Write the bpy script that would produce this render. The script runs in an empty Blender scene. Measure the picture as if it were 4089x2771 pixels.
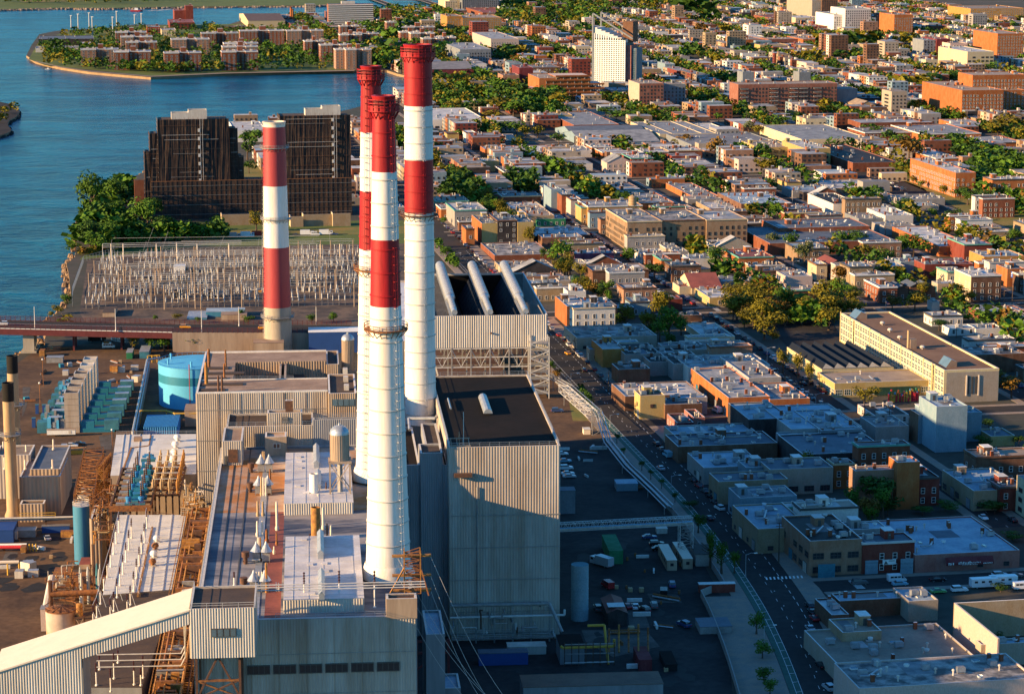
import bpy,math,random
from mathutils import Vector,Matrix
random.seed(7)
R=random.Random(11)
rad=math.radians
SC=bpy.context.scene
COL=SC.collection
# ------------------------------------------------------------------ camera, light, exposure
CAM_H=200.0
PITCH=rad(10.82)
cam_d=bpy.data.cameras.new("camera")
cam_d.sensor_width=36.0
cam_d.lens=36.0*9500/4089
cam_d.clip_start=5.0
cam_d.clip_end=30000.0
cam=bpy.data.objects.new("camera",cam_d)
cam.location=(0,0,CAM_H)
cam.rotation_euler=(math.pi/2-PITCH,0,0)
COL.objects.link(cam)
SC.camera=cam
SUN_EL=rad(15.3)
SUN_DIR=Vector((-math.cos(rad(19)),-math.sin(rad(19)),math.tan(SUN_EL))).normalized()   # towards the sun
w=bpy.data.worlds.new("World")
SC.world=w
w.use_nodes=True
nt=w.node_tree
bg=nt.nodes["Background"]
sky=nt.nodes.new("ShaderNodeTexSky")
sky.sky_type='NISHITA'
sky.sun_disc=False
sky.sun_elevation=SUN_EL
sky.sun_rotation=math.atan2(SUN_DIR.x,SUN_DIR.y)
sky.air_density=1.3
sky.dust_density=0.2
sky.ozone_density=4.0
tint=nt.nodes.new("ShaderNodeVectorMath")
tint.operation='MULTIPLY'
tint.inputs[1].default_value=(.44,.97,1.33)
nt.links.new(sky.outputs[0],tint.inputs[0])
nt.links.new(tint.outputs[0],bg.inputs[0])
bg.inputs[1].default_value=0.072
sun_d=bpy.data.lights.new("sun",'SUN')
sun_d.energy=5.0
sun_d.angle=rad(0.5)
sun_d.color=(1.0,0.655,0.315)
sun=bpy.data.objects.new("sun",sun_d)
sun.rotation_euler=SUN_DIR.to_track_quat('Z','Y').to_euler()
sun.location=(-300,-100,400)
COL.objects.link(sun)
SC.view_settings.view_transform='Standard'
SC.view_settings.look='None'
SC.view_settings.gamma=1.0
SC.view_settings.exposure=1.42
SC.view_settings.use_curve_mapping=False
SC.render.engine='CYCLES'
SC.cycles.max_bounces=5
SC.cycles.diffuse_bounces=2
SC.cycles.glossy_bounces=2
SC.cycles.transparent_max_bounces=6
# ------------------------------------------------------------------ photogrammetry helpers
SP,CP=math.sin(PITCH),math.cos(PITCH)
CROPS={'A':(0,0),'B':(1400,0),'C':(2689,0),'D':(0,700),'E':(1400,700),'F':(2689,700),
         'G':(0,1350),'H':(1400,1350),'I':(2689,1350),'J':(0,2050),'K':(1400,2050),'L':(2689,2050)}
KC=1400/2324.0
def S(c,x,y):
 if c=='P':
  return (x*1.7595,y*1.7595)
 if c=='Z':
  return (x,y)
 o=CROPS[c]
 return (o[0]+x*KC,o[1]+y*KC)
def ray(p):
 u=(p[0]-2044.5)/9500
 v=(1385.5-p[1])/9500
 return (u,CP+v*SP,-SP+v*CP)
def G(p,z=0.0):
 """where the line of sight through a point of the photograph meets height z"""
 d=ray(p)
 t=(z-CAM_H)/d[2]
 return (d[0]*t,d[1]*t)
def proj(x,y,z):
 z-=CAM_H
 f=y*CP-z*SP
 up=y*SP+z*CP
 return (2044.5+9500*x/f,1385.5-9500*up/f)
PLANT=rad(4.81)
TOWN=rad(10.0)
def to_l(ang,x,y):
 c,s=math.cos(ang),math.sin(ang)
 return (x*c+y*s,-x*s+y*c)
def to_w(ang,a,b):
 c,s=math.cos(ang),math.sin(ang)
 return (a*c-b*s,a*s+b*c)
def boxpx(ang,c,xl,xr,yt,yk,yb=None,h=None,z0=0.0):
 """local rect + height of a box from its front-top corners, back-edge line and base line"""
 sl=S(c,xl,yt)
 if yb is not None:
  x,y=G(S(c,xl,yb),z0)
  lo,hi=z0,190.0
  for _ in range(40):
   m=(lo+hi)/2
   if proj(x,y,m)[1]>sl[1]:
    lo=m
   else:
    hi=m
  h=(lo+hi)/2
 x,y=G(sl,h)
 a0,b0=to_l(ang,x,y)
 d=ray(S(c,xr,yt))
 da,db=to_l(ang,d[0],d[1])
 a1=da*b0/db
 tgt=S(c,0,yk)[1]
 lo,hi=b0,b0+900
 for _ in range(40):
  m=(lo+hi)/2
  wx,wy=to_w(ang,a0,m)
  if proj(wx,wy,h)[1]>tgt:
   lo=m
  else:
   hi=m
 return a0,a1,b0,(lo+hi)/2,h
# ------------------------------------------------------------------ materials
MATS={}
def mat(name,col,rough=0.8,n=0.25,scale=0.25,col2=None,metal=0.0,bump=0.0,stretch=None,spec=0.3,obj_rand=0.0,thr=None,coat=0.0):
 """colour broken up by two noises in world space; col2 = a second colour in patches"""
 m=bpy.data.materials.new(name)
 m.use_nodes=True
 t=m.node_tree
 N,Lk=t.nodes,t.links
 b=N["Principled BSDF"]
 b.inputs["Roughness"].default_value=rough
 b.inputs["Metallic"].default_value=metal
 b.inputs["Specular IOR Level"].default_value=spec
 g=N.new("ShaderNodeNewGeometry")
 mp=N.new("ShaderNodeMapping")
 Lk.new(g.outputs["Position"],mp.inputs[0])
 if stretch:
  mp.inputs["Scale"].default_value=stretch
 n1=N.new("ShaderNodeTexNoise")
 n1.inputs["Scale"].default_value=scale
 n1.inputs["Detail"].default_value=6
 n1.inputs["Roughness"].default_value=0.62
 Lk.new(mp.outputs[0],n1.inputs["Vector"])
 rmp=N.new("ShaderNodeValToRGB")
 lo=0.5-(thr or 0.14)
 hi=0.5+(thr or 0.14)
 rmp.color_ramp.elements[0].position=lo
 rmp.color_ramp.elements[1].position=hi
 c2=col2 or tuple(c*(1-n)for c in col)
 rmp.color_ramp.elements[0].color=(*c2,1)
 rmp.color_ramp.elements[1].color=(*col,1)
 Lk.new(n1.outputs["Fac"],rmp.inputs[0])
 out=rmp.outputs[0]
 n2=N.new("ShaderNodeTexNoise")
 n2.inputs["Scale"].default_value=scale*9
 n2.inputs["Detail"].default_value=3
 Lk.new(mp.outputs[0],n2.inputs["Vector"])
 mr=N.new("ShaderNodeMapRange")
 mr.inputs[1].default_value=0.3
 mr.inputs[2].default_value=0.7
 mr.inputs[3].default_value=1-n*0.5
 mr.inputs[4].default_value=1+n*0.4
 Lk.new(n2.outputs["Fac"],mr.inputs[0])
 mx=N.new("ShaderNodeVectorMath")
 mx.operation='SCALE'
 Lk.new(out,mx.inputs[0])
 Lk.new(mr.outputs[0],mx.inputs["Scale"])
 out=mx.outputs[0]
 if obj_rand:
  oi=N.new("ShaderNodeObjectInfo")
  r2=N.new("ShaderNodeMapRange")
  r2.inputs[3].default_value=1-obj_rand
  r2.inputs[4].default_value=1+obj_rand
  Lk.new(oi.outputs["Random"],r2.inputs[0])
  m3=N.new("ShaderNodeVectorMath")
  m3.operation='SCALE'
  Lk.new(out,m3.inputs[0])
  Lk.new(r2.outputs[0],m3.inputs["Scale"])
  out=m3.outputs[0]
 Lk.new(out,b.inputs["Base Color"])
 if bump:
  bn=N.new("ShaderNodeBump")
  bn.inputs["Strength"].default_value=bump
  bn.inputs["Distance"].default_value=0.1
  Lk.new(n2.outputs["Fac"],bn.inputs["Height"])
  Lk.new(bn.outputs[0],b.inputs["Normal"])
 MATS[name]=m
 return m
ST=(1,1,0.12)     # streaks running down a wall
mat('stack_white',(.78,.75,.71),.6,.14,.25,col2=(.58,.52,.44),stretch=ST,thr=.22)
mat('stack_red',(.36,.010,.014),.55,.35,.3,col2=(.24,.010,.012),stretch=ST,thr=.2)
mat('stack_pink',(.34,.045,.05),.5,.15,.3,stretch=ST)
mat('stack_concrete',(.38,.33,.26),.85,.2,.3,stretch=ST)
mat('stack_tan',(.42,.29,.16),.7,.25,.3,stretch=ST)
mat('stack_sooty',(.13,.016,.016),.8,.4,.6,col2=(.05,.012,.012))
mat('soot',(.012,.011,.010),.9,.3,1)
mat('steel',(.30,.29,.28),.55,.3,.8,metal=.2)
mat('steel_light',(.55,.54,.52),.5,.2,.8)
mat('galvanised',(.42,.45,.48),.42,.25,.6,metal=.5)
mat('rust',(.30,.12,.035),.85,.4,1.2,col2=(.13,.055,.03))
mat('rust_dark',(.13,.06,.035),.85,.4,1.0,col2=(.07,.04,.03))
mat('rust_gold',(.42,.20,.045),.75,.4,1.0,col2=(.2,.09,.03))
mat('siding',(.44,.40,.355),.6,.14,.25,col2=(.28,.22,.17),stretch=ST,thr=.2)
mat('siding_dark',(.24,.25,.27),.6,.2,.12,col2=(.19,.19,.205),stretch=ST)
mat('siding_cream',(.68,.58,.46),.6,.08,.3)
mat('siding_white',(.56,.53,.48),.6,.2,.2,col2=(.40,.35,.29),stretch=ST,thr=.2)
mat('siding_tan',(.38,.29,.21),.7,.2,.25,col2=(.28,.20,.14),stretch=ST)
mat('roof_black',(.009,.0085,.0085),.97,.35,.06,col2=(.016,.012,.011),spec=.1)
mat('roof_brown',(.075,.05,.036),.9,.3,.2,col2=(.05,.035,.03))
mat('roof_rust',(.42,.34,.28),.8,.25,.05,col2=(.36,.15,.045),thr=.09)
mat('roof_bluegrey',(.26,.235,.225),.7,.3,.06,col2=(.055,.065,.095),thr=.07,stretch=(.6,1.6,1))
mat('roof_white_metal',(.62,.60,.55),.55,.12,.15,col2=(.52,.49,.43))
mat('roof_grey_metal',(.60,.58,.57),.5,.15,.12,col2=(.40,.38,.38))
mat('roof_tan',(.31,.22,.16),.9,.25,.15,col2=(.21,.14,.10))
mat('roof_school',(.20,.125,.085),.95,.2,.06,col2=(.15,.09,.062),spec=.1)
mat('asphalt',(.034,.032,.033),.95,.3,.05,col2=(.046,.042,.04),spec=.1)
mat('concrete_patch',(.115,.105,.095),.95,.35,.15,col2=(.07,.062,.056),spec=.1)
mat('oil_patch',(.018,.017,.017),.8,.3,.3)
mat('asphalt_warm',(.14,.085,.050),.95,.4,.06,col2=(.07,.046,.034),spec=.1)
mat('asphalt_lot',(.05,.045,.043),.95,.4,.05,col2=(.026,.024,.025),spec=.1)
mat('sidewalk',(.27,.20,.15),.9,.2,.3,col2=(.19,.165,.145))
mat('yard_gravel',(.13,.09,.065),.95,.4,.07,col2=(.05,.04,.036),thr=.08)
mat('town_ground',(.06,.052,.044),.95,.4,.03,col2=(.035,.04,.028))
mat('grass',(.10,.13,.025),.95,.4,.06,col2=(.055,.09,.02))
mat('grass_dry',(.20,.14,.035),.95,.3,.05,col2=(.12,.13,.03))
mat('paint_white',(.75,.75,.72),.6,.15,1)
mat('paint_yellow',(.50,.30,.04),.6,.2,1)
mat('bike_green',(.035,.10,.075),.8,.3,.5)
mat('teal_tank',(.09,.38,.60),.4,.06,.3)
mat('teal_dark',(.02,.17,.26),.45,.1,.3)
mat('teal_unit',(.045,.19,.25),.6,.25,.4,col2=(.03,.12,.17))
mat('blue_paint',(.03,.20,.46),.6,.12,.4)
mat('blue_deep',(.015,.06,.22),.6,.1,.3)
mat('tank_blue',(.05,.21,.33),.5,.15,.3,col2=(.04,.16,.27),stretch=ST)
mat('stone',(.28,.24,.19),.9,.35,.3)
mat('rock',(.26,.17,.10),.95,.4,.3)
mat('seawall',(.30,.20,.11),.9,.3,.2)
mat('trunk',(.10,.07,.05),.95,.3,1)
mat('glass_dark',(.025,.03,.035),.12,.2,.3,spec=.8)
mat('glass_green',(.03,.08,.06),.15,.3,.5,spec=.8)
mat('glass_sky',(.10,.16,.2),.1,.2,.3,spec=.9)
mat('frame_white',(.70,.67,.62),.6,.1,1)
mat('frame_dark',(.07,.065,.06),.6,.1,1)
mat('netting',(.062,.038,.028),.9,.5,.22,col2=(.018,.014,.016),stretch=(1,1,.6))
mat('netting_orange',(.20,.085,.03),.9,.4,.2)
mat('solar_dark',(.012,.016,.026),.7,.2,.5,spec=.1)
mat('rubber',(.012,.012,.013),.8,.1,1)
mat('bridge_red',(.13,.028,.03),.7,.25,.5)
mat('insulator',(.42,.43,.43),.35,.1,1)
mat('insulator_brown',(.055,.018,.015),.35,.2,1)
mat('roof_copper',(.12,.34,.26),.7,.2,.5)
mat('awning_blue',(.03,.12,.5),.6,.1,1)
mat('flag_red',(.55,.03,.04),.7,.1,1)
mat('flag_white',(.8,.8,.8),.7,.05,1)
WALLS={
 'tan':(.38,.29,.19),'yellow':(.50,.38,.17),'cream':(.60,.50,.34),'brick':(.26,.10,.055),
 'redbrick':(.25,.065,.045),'orange':(.42,.16,.055),'brown':(.20,.11,.07),'grey':(.36,.34,.32),
 'white':(.68,.65,.60),'pink':(.40,.18,.15),'maroon':(.20,.045,.05),'purple':(.16,.06,.10),
 'green':(.04,.24,.12),'blue':(.25,.34,.39),'ochre':(.45,.25,.08),'dark':(.07,.06,.06),
 'mill':(.33,.23,.15),'palebrick':(.36,.21,.14),'pinkwhite':(.60,.48,.42),'beige':(.42,.36,.29),
 'slab':(.30,.14,.10),'yellowwhite':(.66,.56,.34),'steelgrey':(.24,.26,.28),
}
for k,c in WALLS.items():
 mat('wall_'+k,tuple(x**1.38 for x in c),.88,.28,.35,col2=tuple(x*.78 for x in c),stretch=(1,1,.5),obj_rand=.12)
ROOFS={
 'silver':((.30,.31,.32),(.13,.135,.15)),'white':((.52,.51,.49),(.27,.27,.28)),'grey':((.20,.19,.19),(.12,.118,.125)),
 'black':((.018,.016,.016),(.010,.010,.011)),'tan':((.30,.23,.17),(.20,.155,.12)),'blue':((.28,.36,.42),(.18,.25,.32)),
 'slate':((.11,.13,.16),(.07,.085,.11)),'red':((.24,.07,.05),(.16,.05,.04)),'brown':((.13,.08,.055),(.09,.055,.04)),
 'mottled':((.32,.30,.28),(.07,.068,.068)),
}
for k,(c,c2)in ROOFS.items():
 mat('roof_'+k+'_felt',c,.72,.25,.16 if k!='mottled' else .22,col2=c2,thr=.16 if k!='mottled' else .1,obj_rand=.15)
mat('coping',(.60,.58,.55),.7,.2,1,obj_rand=.2)
def leafmat(name,c,c2):
 m=mat(name,c,.75,.45,.55,col2=c2,thr=.18,obj_rand=.22,spec=.15)
 return m
leafmat('leaf_green',(.085,.165,.012),(.022,.06,.008))
leafmat('leaf_olive',(.185,.155,.010),(.06,.06,.008))
leafmat('leaf_dark',(.050,.105,.012),(.014,.040,.008))
leafmat('leaf_gold',(.21,.115,.015),(.08,.05,.012))
leafmat('leaf_pale',(.13,.15,.05),(.06,.08,.03))
leafmat('leaf_red',(.20,.06,.02),(.09,.03,.015))
# ------------------------------------------------------------------ mesh builder
class MB:
 def __init__(self):
  self.v,self.f,self.m=[],[],[]
  self.mats=[]
 def mi(self,name):
  if name not in self.mats:
   self.mats.append(name)
  return self.mats.index(name)
 def poly(self,pts,m):
  i=len(self.v)
  self.v+=[tuple(p)for p in pts]
  self.f.append(tuple(range(i,i+len(pts))))
  self.m.append(self.mi(m))
 def box(self,x0,x1,y0,y1,z0,z1,m,top=None,bottom=True):
  i=len(self.v)
  self.v+=[(x0,y0,z0),(x1,y0,z0),(x1,y1,z0),(x0,y1,z0),(x0,y0,z1),(x1,y0,z1),(x1,y1,z1),(x0,y1,z1)]
  k=self.mi(m)
  kt=self.mi(top)if top else k
  fs=[((0,1,5,4),k),((1,2,6,5),k),((2,3,7,6),k),((3,0,4,7),k),((4,5,6,7),kt)]
  if bottom:
   fs.append(((3,2,1,0),k))
  for q,mm in fs:
   self.f.append(tuple(i+j for j in q))
   self.m.append(mm)
  return self
 def ring(self,x0,x1,y0,y1,z0,z1,t,m,top):
  """four walls with a parapet of thickness t, open in the middle down to z1-.6"""
  i=len(self.v)
  zi=z1-0.7
  self.v+=[(x0,y0,z0),(x1,y0,z0),(x1,y1,z0),(x0,y1,z0),(x0,y0,z1),(x1,y0,z1),(x1,y1,z1),(x0,y1,z1),
                   (x0+t,y0+t,z1),(x1-t,y0+t,z1),(x1-t,y1-t,z1),(x0+t,y1-t,z1),
                   (x0+t,y0+t,zi),(x1-t,y0+t,zi),(x1-t,y1-t,zi),(x0+t,y1-t,zi)]
  k,kt=self.mi(m),self.mi(top)
  for q,mm in [((0,1,5,4),k),((1,2,6,5),k),((2,3,7,6),k),((3,0,4,7),k),
                      ((4,5,9,8),kt),((5,6,10,9),kt),((6,7,11,10),kt),((7,4,8,11),kt),
                      ((9,8,12,13),k),((10,9,13,14),k),((11,10,14,15),k),((8,11,15,12),k)]:
   self.f.append(tuple(i+j for j in q))
   self.m.append(mm)
  return self
 def lathe(self,prof,m,n=24,c=(0,0),cap=True,capm=None):
  """prof: list of (r, z) from the bottom up"""
  i=len(self.v)
  for r,z in prof:
   for j in range(n):
    t=2*math.pi*j/n
    self.v.append((c[0]+r*math.cos(t),c[1]+r*math.sin(t),z))
  k=self.mi(m)
  for q in range(len(prof)-1):
   for j in range(n):
    j2=(j+1)%n
    self.f.append((i+q*n+j,i+q*n+j2,i+(q+1)*n+j2,i+(q+1)*n+j))
    self.m.append(k)
  if cap:
   self.f.append(tuple(i+(len(prof)-1)*n+j for j in range(n)))
   self.m.append(self.mi(capm or m))
   self.f.append(tuple(i+n-1-j for j in range(n)))
   self.m.append(k)
  return self
 def bar(self,p,q,r,m,n=5):
  p,q=Vector(p),Vector(q)
  d=(q-p)
  if d.length<1e-6:
   return self
  d.normalize()
  a=Vector((0,0,1))if abs(d.z)<.9 else Vector((1,0,0))
  u=d.cross(a).normalized()
  v=d.cross(u)
  i=len(self.v)
  for o in (p,q):
   for j in range(n):
    t=2*math.pi*(j+.5)/n
    self.v.append(tuple(o+(u*math.cos(t)+v*math.sin(t))*r))
  k=self.mi(m)
  for j in range(n):
   j2=(j+1)%n
   self.f.append((i+j,i+n+j,i+n+j2,i+j2))
   self.m.append(k)
  self.f.append(tuple(i+j for j in range(n)))
  self.f.append(tuple(i+2*n-1-j for j in range(n)))
  self.m+=[k,k]
  return self
 def path(self,pts,r,m,n=6):
  for a,b in zip(pts,pts[1:]):
   self.bar(a,b,r,m,n)
  return self
 def corr(self,p0,p1,z0,z1,m,pitch=.7,dep=.16,ztop=None,zbot=None):
  """corrugated siding standing between two plan points; z1/z0 may slope to ztop/zbot at p1"""
  L=math.hypot(p1[0]-p0[0],p1[1]-p0[1])
  if L<pitch:
   return self
  nx,ny=(p1[1]-p0[1])/L,-(p1[0]-p0[0])/L
  n=max(2,int(L/pitch))
  i=len(self.v)
  ztop=z1 if ztop is None else ztop
  zbot=z0 if zbot is None else zbot
  cnt=0
  for j in range(n):
   for fr,o in ((0,0),(.22,1),(.5,1),(.72,0)):
    s=(j+fr)/n
    x=p0[0]+(p1[0]-p0[0])*s+nx*(.05+dep*o)
    y=p0[1]+(p1[1]-p0[1])*s+ny*(.05+dep*o)
    self.v.append((x,y,z0+(zbot-z0)*s))
    self.v.append((x,y,z1+(ztop-z1)*s))
    cnt+=1
  k=self.mi(m)
  for j in range(cnt-1):
   q=i+2*j
   self.f.append((q,q+2,q+3,q+1))
   self.m.append(k)
  return self
 def mesh(self,name,smooth=False):
  me=bpy.data.meshes.new(name)
  me.from_pydata(self.v,[],self.f)
  for mm in self.mats:
   me.materials.append(MATS[mm])
  me.polygons.foreach_set("material_index",self.m)
  if smooth:
   me.polygons.foreach_set("use_smooth",[True]*len(me.polygons))
   try:
    me.set_sharp_from_angle(angle=rad(40))
   except Exception:
    pass
  me.update()
  return me
 def build(self,name,parent=None,loc=(0,0,0),rz=0,smooth=False):
  return link(name,self.mesh(name,smooth),parent,loc,rz)
def link(name,me,parent=None,loc=(0,0,0),rz=0.0):
 o=bpy.data.objects.new(name,me)
 o.location=loc
 if rz:
  o.rotation_euler=(0,0,rz)
 if parent is not None:
  o.parent=parent
 COL.objects.link(o)
 return o
def tag(o,label=None,cat=None,group=None,kind=None):
 if label:
  o["label"]=label
 if cat:
  o["category"]=cat
 if group:
  o["group"]=group
 if kind:
  o["kind"]=kind
 return o
def root(name,label,cat,loc=(0,0,0),rz=0.0,group=None):
 o=link(name,None,None,loc,rz)
 return tag(o,label,cat,group)
PENDING=[]      # (object, description, x, y) to be told apart by the landmark they stand nearest to
LANDMARKS=[]    # (phrase, x, y)
def later(o,desc,x,y):
 PENDING.append((o,desc,x,y))
def landmark(phrase,x,y):
 LANDMARKS.append((phrase,x,y))
OCC=[]          # occupied plan rectangles in town coordinates
def occupy(ang,a0,a1,b0,b1,pad=0.6):
 pts=[to_l(TOWN,*to_w(ang,a,b))for a in (a0,a1)for b in (b0,b1)]
 xs=[p[0]for p in pts]
 ys=[p[1]for p in pts]
 OCC.append((min(xs)-pad,max(xs)+pad,min(ys)-pad,max(ys)+pad))
def is_free(a0,a1,b0,b1):
 for o in OCC:
  if a0<o[1]and a1>o[0]and b0<o[3]and b1>o[2]:
   return False
 return True
def inside(poly,x,y):
 c=False
 j=len(poly)-1
 for i in range(len(poly)):
  xi,yi=poly[i]
  xj,yj=poly[j]
  if (yi>y)!=(yj>y)and x<(xj-xi)*(y-yi)/(yj-yi)+xi:
   c=not c
  j=i
 return c
# ------------------------------------------------------------------ extra crops (origin, scale)
XC={'M':(0,1350,800/2291),'N':(750,1400,750/2324),'O':(800,1800,800/2100),
      'Q':(250,1700,600/2324),'R':(0,1900,900/2324),'T':(1600,2350,1100/2324)}
_S0=S
def S(c,x,y):
 if c in XC:
  o=XC[c]
  return (o[0]+x*o[2],o[1]+y*o[2])
 return _S0(c,x,y)
def pa(c,x,y,z=0.0,ang=PLANT):
 return to_l(ang,*G(S(c,x,y),z))
def solve_h(x,y,sy,lo=-5.0,hi=195.0):
 """height at which a vertical line through (x, y) meets picture row sy"""
 for _ in range(40):
  m=(lo+hi)/2
  if proj(x,y,m)[1]>sy:
   lo=m
  else:
   hi=m
 return (lo+hi)/2
def pole(c,x,yb,yt,z0=0.0,ang=PLANT):
 """plan position and top height of an upright that stands at (x, yb) and ends at row yt"""
 wx,wy=G(S(c,x,yb),z0)
 return (*to_l(ang,wx,wy),solve_h(wx,wy,S(c,x,yt)[1]))
class Thing:
 """an Empty at the base of a thing; part meshes are given in grid coordinates"""
 def __init__(self,name,label,cat,a,b,z=0.0,group=None,ang=PLANT):
  wx,wy=to_w(ang,a,b)
  self.o=root(name,label,cat,(wx,wy,z),ang,group)
  self.off=(-a,-b,-z)
  self.wx,self.wy,self.a,self.b,self.z=wx,wy,a,b,z
 def part(self,name,mb,smooth=False,parent=None,loc=None):
  return mb.build(name,parent or self.o,loc or (self.off if parent is None else (0,0,0)),smooth=smooth)
 def put(self,name,me,a,b,z,rz=0.0):
  return link(name,me,self.o,(a+self.off[0],b+self.off[1],z+self.off[2]),rz)
def railing(mb,pts,m='galvanised',h=1.1,step=2.5,r=.05):
 for p,q in zip(pts,pts[1:]):
  L=math.dist(p,q)
  n=max(1,int(L/step))
  for k in range(n+1):
   t=k/n
   x=[p[i]+(q[i]-p[i])*t for i in range(3)]
   mb.bar(x,(x[0],x[1],x[2]+h),r,m,4)
  for hh in (h,h*.55):
   mb.bar((p[0],p[1],p[2]+hh),(q[0],q[1],q[2]+hh),r,m,4)
 return mb
def hall(name,label,cat,c,xl,xr,yt,yk,h,z0=0.0,wall='siding',roof='roof_brown',left=True,front=True,rail=False,par=.5,
         yb=None,pitch=.6,occ=True,coping='coping',ang=PLANT,dep=.08,rect=None,group=None):
 a0,a1,b0,b1,h=rect if rect else boxpx(ang,c,xl,xr,yt,yk,yb,h,z0)
 t=Thing(name,label,cat,(a0+a1)/2,(b0+b1)/2,z0,group,ang)
 t.rect=(a0,a1,b0,b1,h)
 m=MB()
 if par:
  m.ring(a0,a1,b0,b1,z0,h,par,wall,coping)
  t.part('wall',m)
  t.part('roof',MB().poly([(a0+par,b0+par,h-.55),(a1-par,b0+par,h-.55),(a1-par,b1-par,h-.55),(a0+par,b1-par,h-.55)],roof)or _rp(a0+par,a1-par,b0+par,b1-par,h-.55,roof))
 else:
  m.box(a0,a1,b0,b1,z0,h,wall,roof)
  t.part('wall',m)
 if front:
  t.part('siding',MB().corr((a0,b0),(a1,b0),z0,h-.05,wall,pitch,dep))
 if left:
  t.part('siding',MB().corr((a0,b1),(a0,b0),z0,h-.05,wall,pitch,dep))
 if rail:
  q=.3
  t.part('railing',railing(MB(),[(a0+q,b0+q,h),(a1-q,b0+q,h),(a1-q,b1-q,h),(a0+q,b1-q,h),(a0+q,b0+q,h)]))
 if occ and z0<5:
  occupy(ang,a0,a1,b0,b1)
 return t
def _rp(x0,x1,y0,y1,z,m):
 b=MB()
 b.poly([(x0,y0,z),(x1,y0,z),(x1,y1,z),(x0,y1,z)],m)
 return b
# water, land, roads
def structure(name,mb,z=0):
 o=mb.build(name)
 o['kind']='structure'
 return o
def water_mat():
 m=bpy.data.materials.new('river_water')
 m.use_nodes=True
 t=m.node_tree
 N,Lk=t.nodes,t.links
 b=N["Principled BSDF"]
 b.inputs["Base Color"].default_value=(.004,.062,.118,1)
 b.inputs["Roughness"].default_value=.2
 b.inputs["IOR"].default_value=1.33
 b.inputs["Specular IOR Level"].default_value=.16
 g=N.new("ShaderNodeNewGeometry")
 mp=N.new("ShaderNodeMapping")
 mp.inputs["Scale"].default_value=(.6,1,1)
 Lk.new(g.outputs["Position"],mp.inputs[0])
 hs=[]
 for sc,de,wt in ((.022,5,2.2),(.12,5,1.3),(.5,3,.35)):
  n=N.new("ShaderNodeTexNoise")
  n.inputs["Scale"].default_value=sc
  n.inputs["Detail"].default_value=de
  n.inputs["Distortion"].default_value=.8
  Lk.new(mp.outputs[0],n.inputs["Vector"])
  k=N.new("ShaderNodeMath")
  k.operation='MULTIPLY'
  k.inputs[1].default_value=wt
  Lk.new(n.outputs["Fac"],k.inputs[0])
  hs.append(k)
 a1=N.new("ShaderNodeMath")
 Lk.new(hs[0].outputs[0],a1.inputs[0])
 Lk.new(hs[1].outputs[0],a1.inputs[1])
 a2=N.new("ShaderNodeMath")
 Lk.new(a1.outputs[0],a2.inputs[0])
 Lk.new(hs[2].outputs[0],a2.inputs[1])
 bn=N.new("ShaderNodeBump")
 bn.inputs["Strength"].default_value=.9
 bn.inputs["Distance"].default_value=2.4
 Lk.new(a2.outputs[0],bn.inputs["Height"])
 Lk.new(bn.outputs[0],b.inputs["Normal"])
 # base colour turns darker and paler in broad drifts
 r=N.new("ShaderNodeValToRGB")
 r.color_ramp.elements[0].position=.42
 r.color_ramp.elements[1].position=.6
 r.color_ramp.elements[0].color=(.001,.034,.078,1)
 r.color_ramp.elements[1].color=(.0015,.090,.165,1)
 Lk.new(hs[0].inputs[0].links[0].from_socket,r.inputs[0])
 Lk.new(r.outputs[0],b.inputs["Base Color"])
 MATS['river_water']=m
water_mat()
WZ=-2.6
m=MB()
m.poly([(-9000,200,WZ),(9000,200,WZ),(9000,14000,WZ),(-9000,14000,WZ)],'river_water')
structure('river',m)
def land(name,pts,mt,skirt='seawall'):
 m=MB()
 m.poly([(x,y,0)for x,y in pts],mt)
 for p,q in zip(pts,pts[1:]+pts[:1]):
  m.poly([(p[0],p[1],WZ-1.5),(q[0],q[1],WZ-1.5),(q[0],q[1],0),(p[0],p[1],0)],skirt)
 o=structure(name,m)
 return o
QUEENS=[(-400,250),(-260,600)]+[G(p)for p in [
 (-80,1800),(0,1690),(22,1560),(50,1440),(88,1404),(178,1386),(182,1340),(176,1290),(225,1250),(265,1228),(283,1182),(274,1092),(265,1055),
 (300,1025),(306,960),(310,899),(373,808),(421,754),(518,712),(578,688),(640,600),(760,545),(921,515),(1130,500),(1400,436),(1560,395),(1701,349),
 (1872,343),(1860,322),(1704,320),(1587,296),(1545,282),(1400,283),(1200,288),(904,295),(602,310),(520,303),(361,289),(241,271),(142,247),(105,223),(126,181),
 (157,138),(223,125),(313,118),(430,112),(542,99),(753,101),(904,101),(976,80),(1150,74),(1307,70),(1400,62),(1550,66),(1701,54),(1791,20),
 (1993,27),(2069,12),(2200,-40)]]+[(90,9000),(6000,9000),(6000,250)]
land('ground',QUEENS,'town_ground')
land('far_island_ground',[G(p)for p in [(-500,44),(0,39),(240,33),(420,34),(750,28),(1250,23),(1345,20),(1420,-25),(1420,-120)]]+[(-500,9000),(-5000,9000),(-5000,4400)],'grass','rock')
land('island_tip_ground',[G(p)for p in [(-300,380),(-40,405),(0,408),(36,415),(66,430),(79,446),(66,466),(36,482),(30,500),(46,520),(30,532),(0,540),(-60,556),(-300,560)]],'asphalt_lot','rock')
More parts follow.
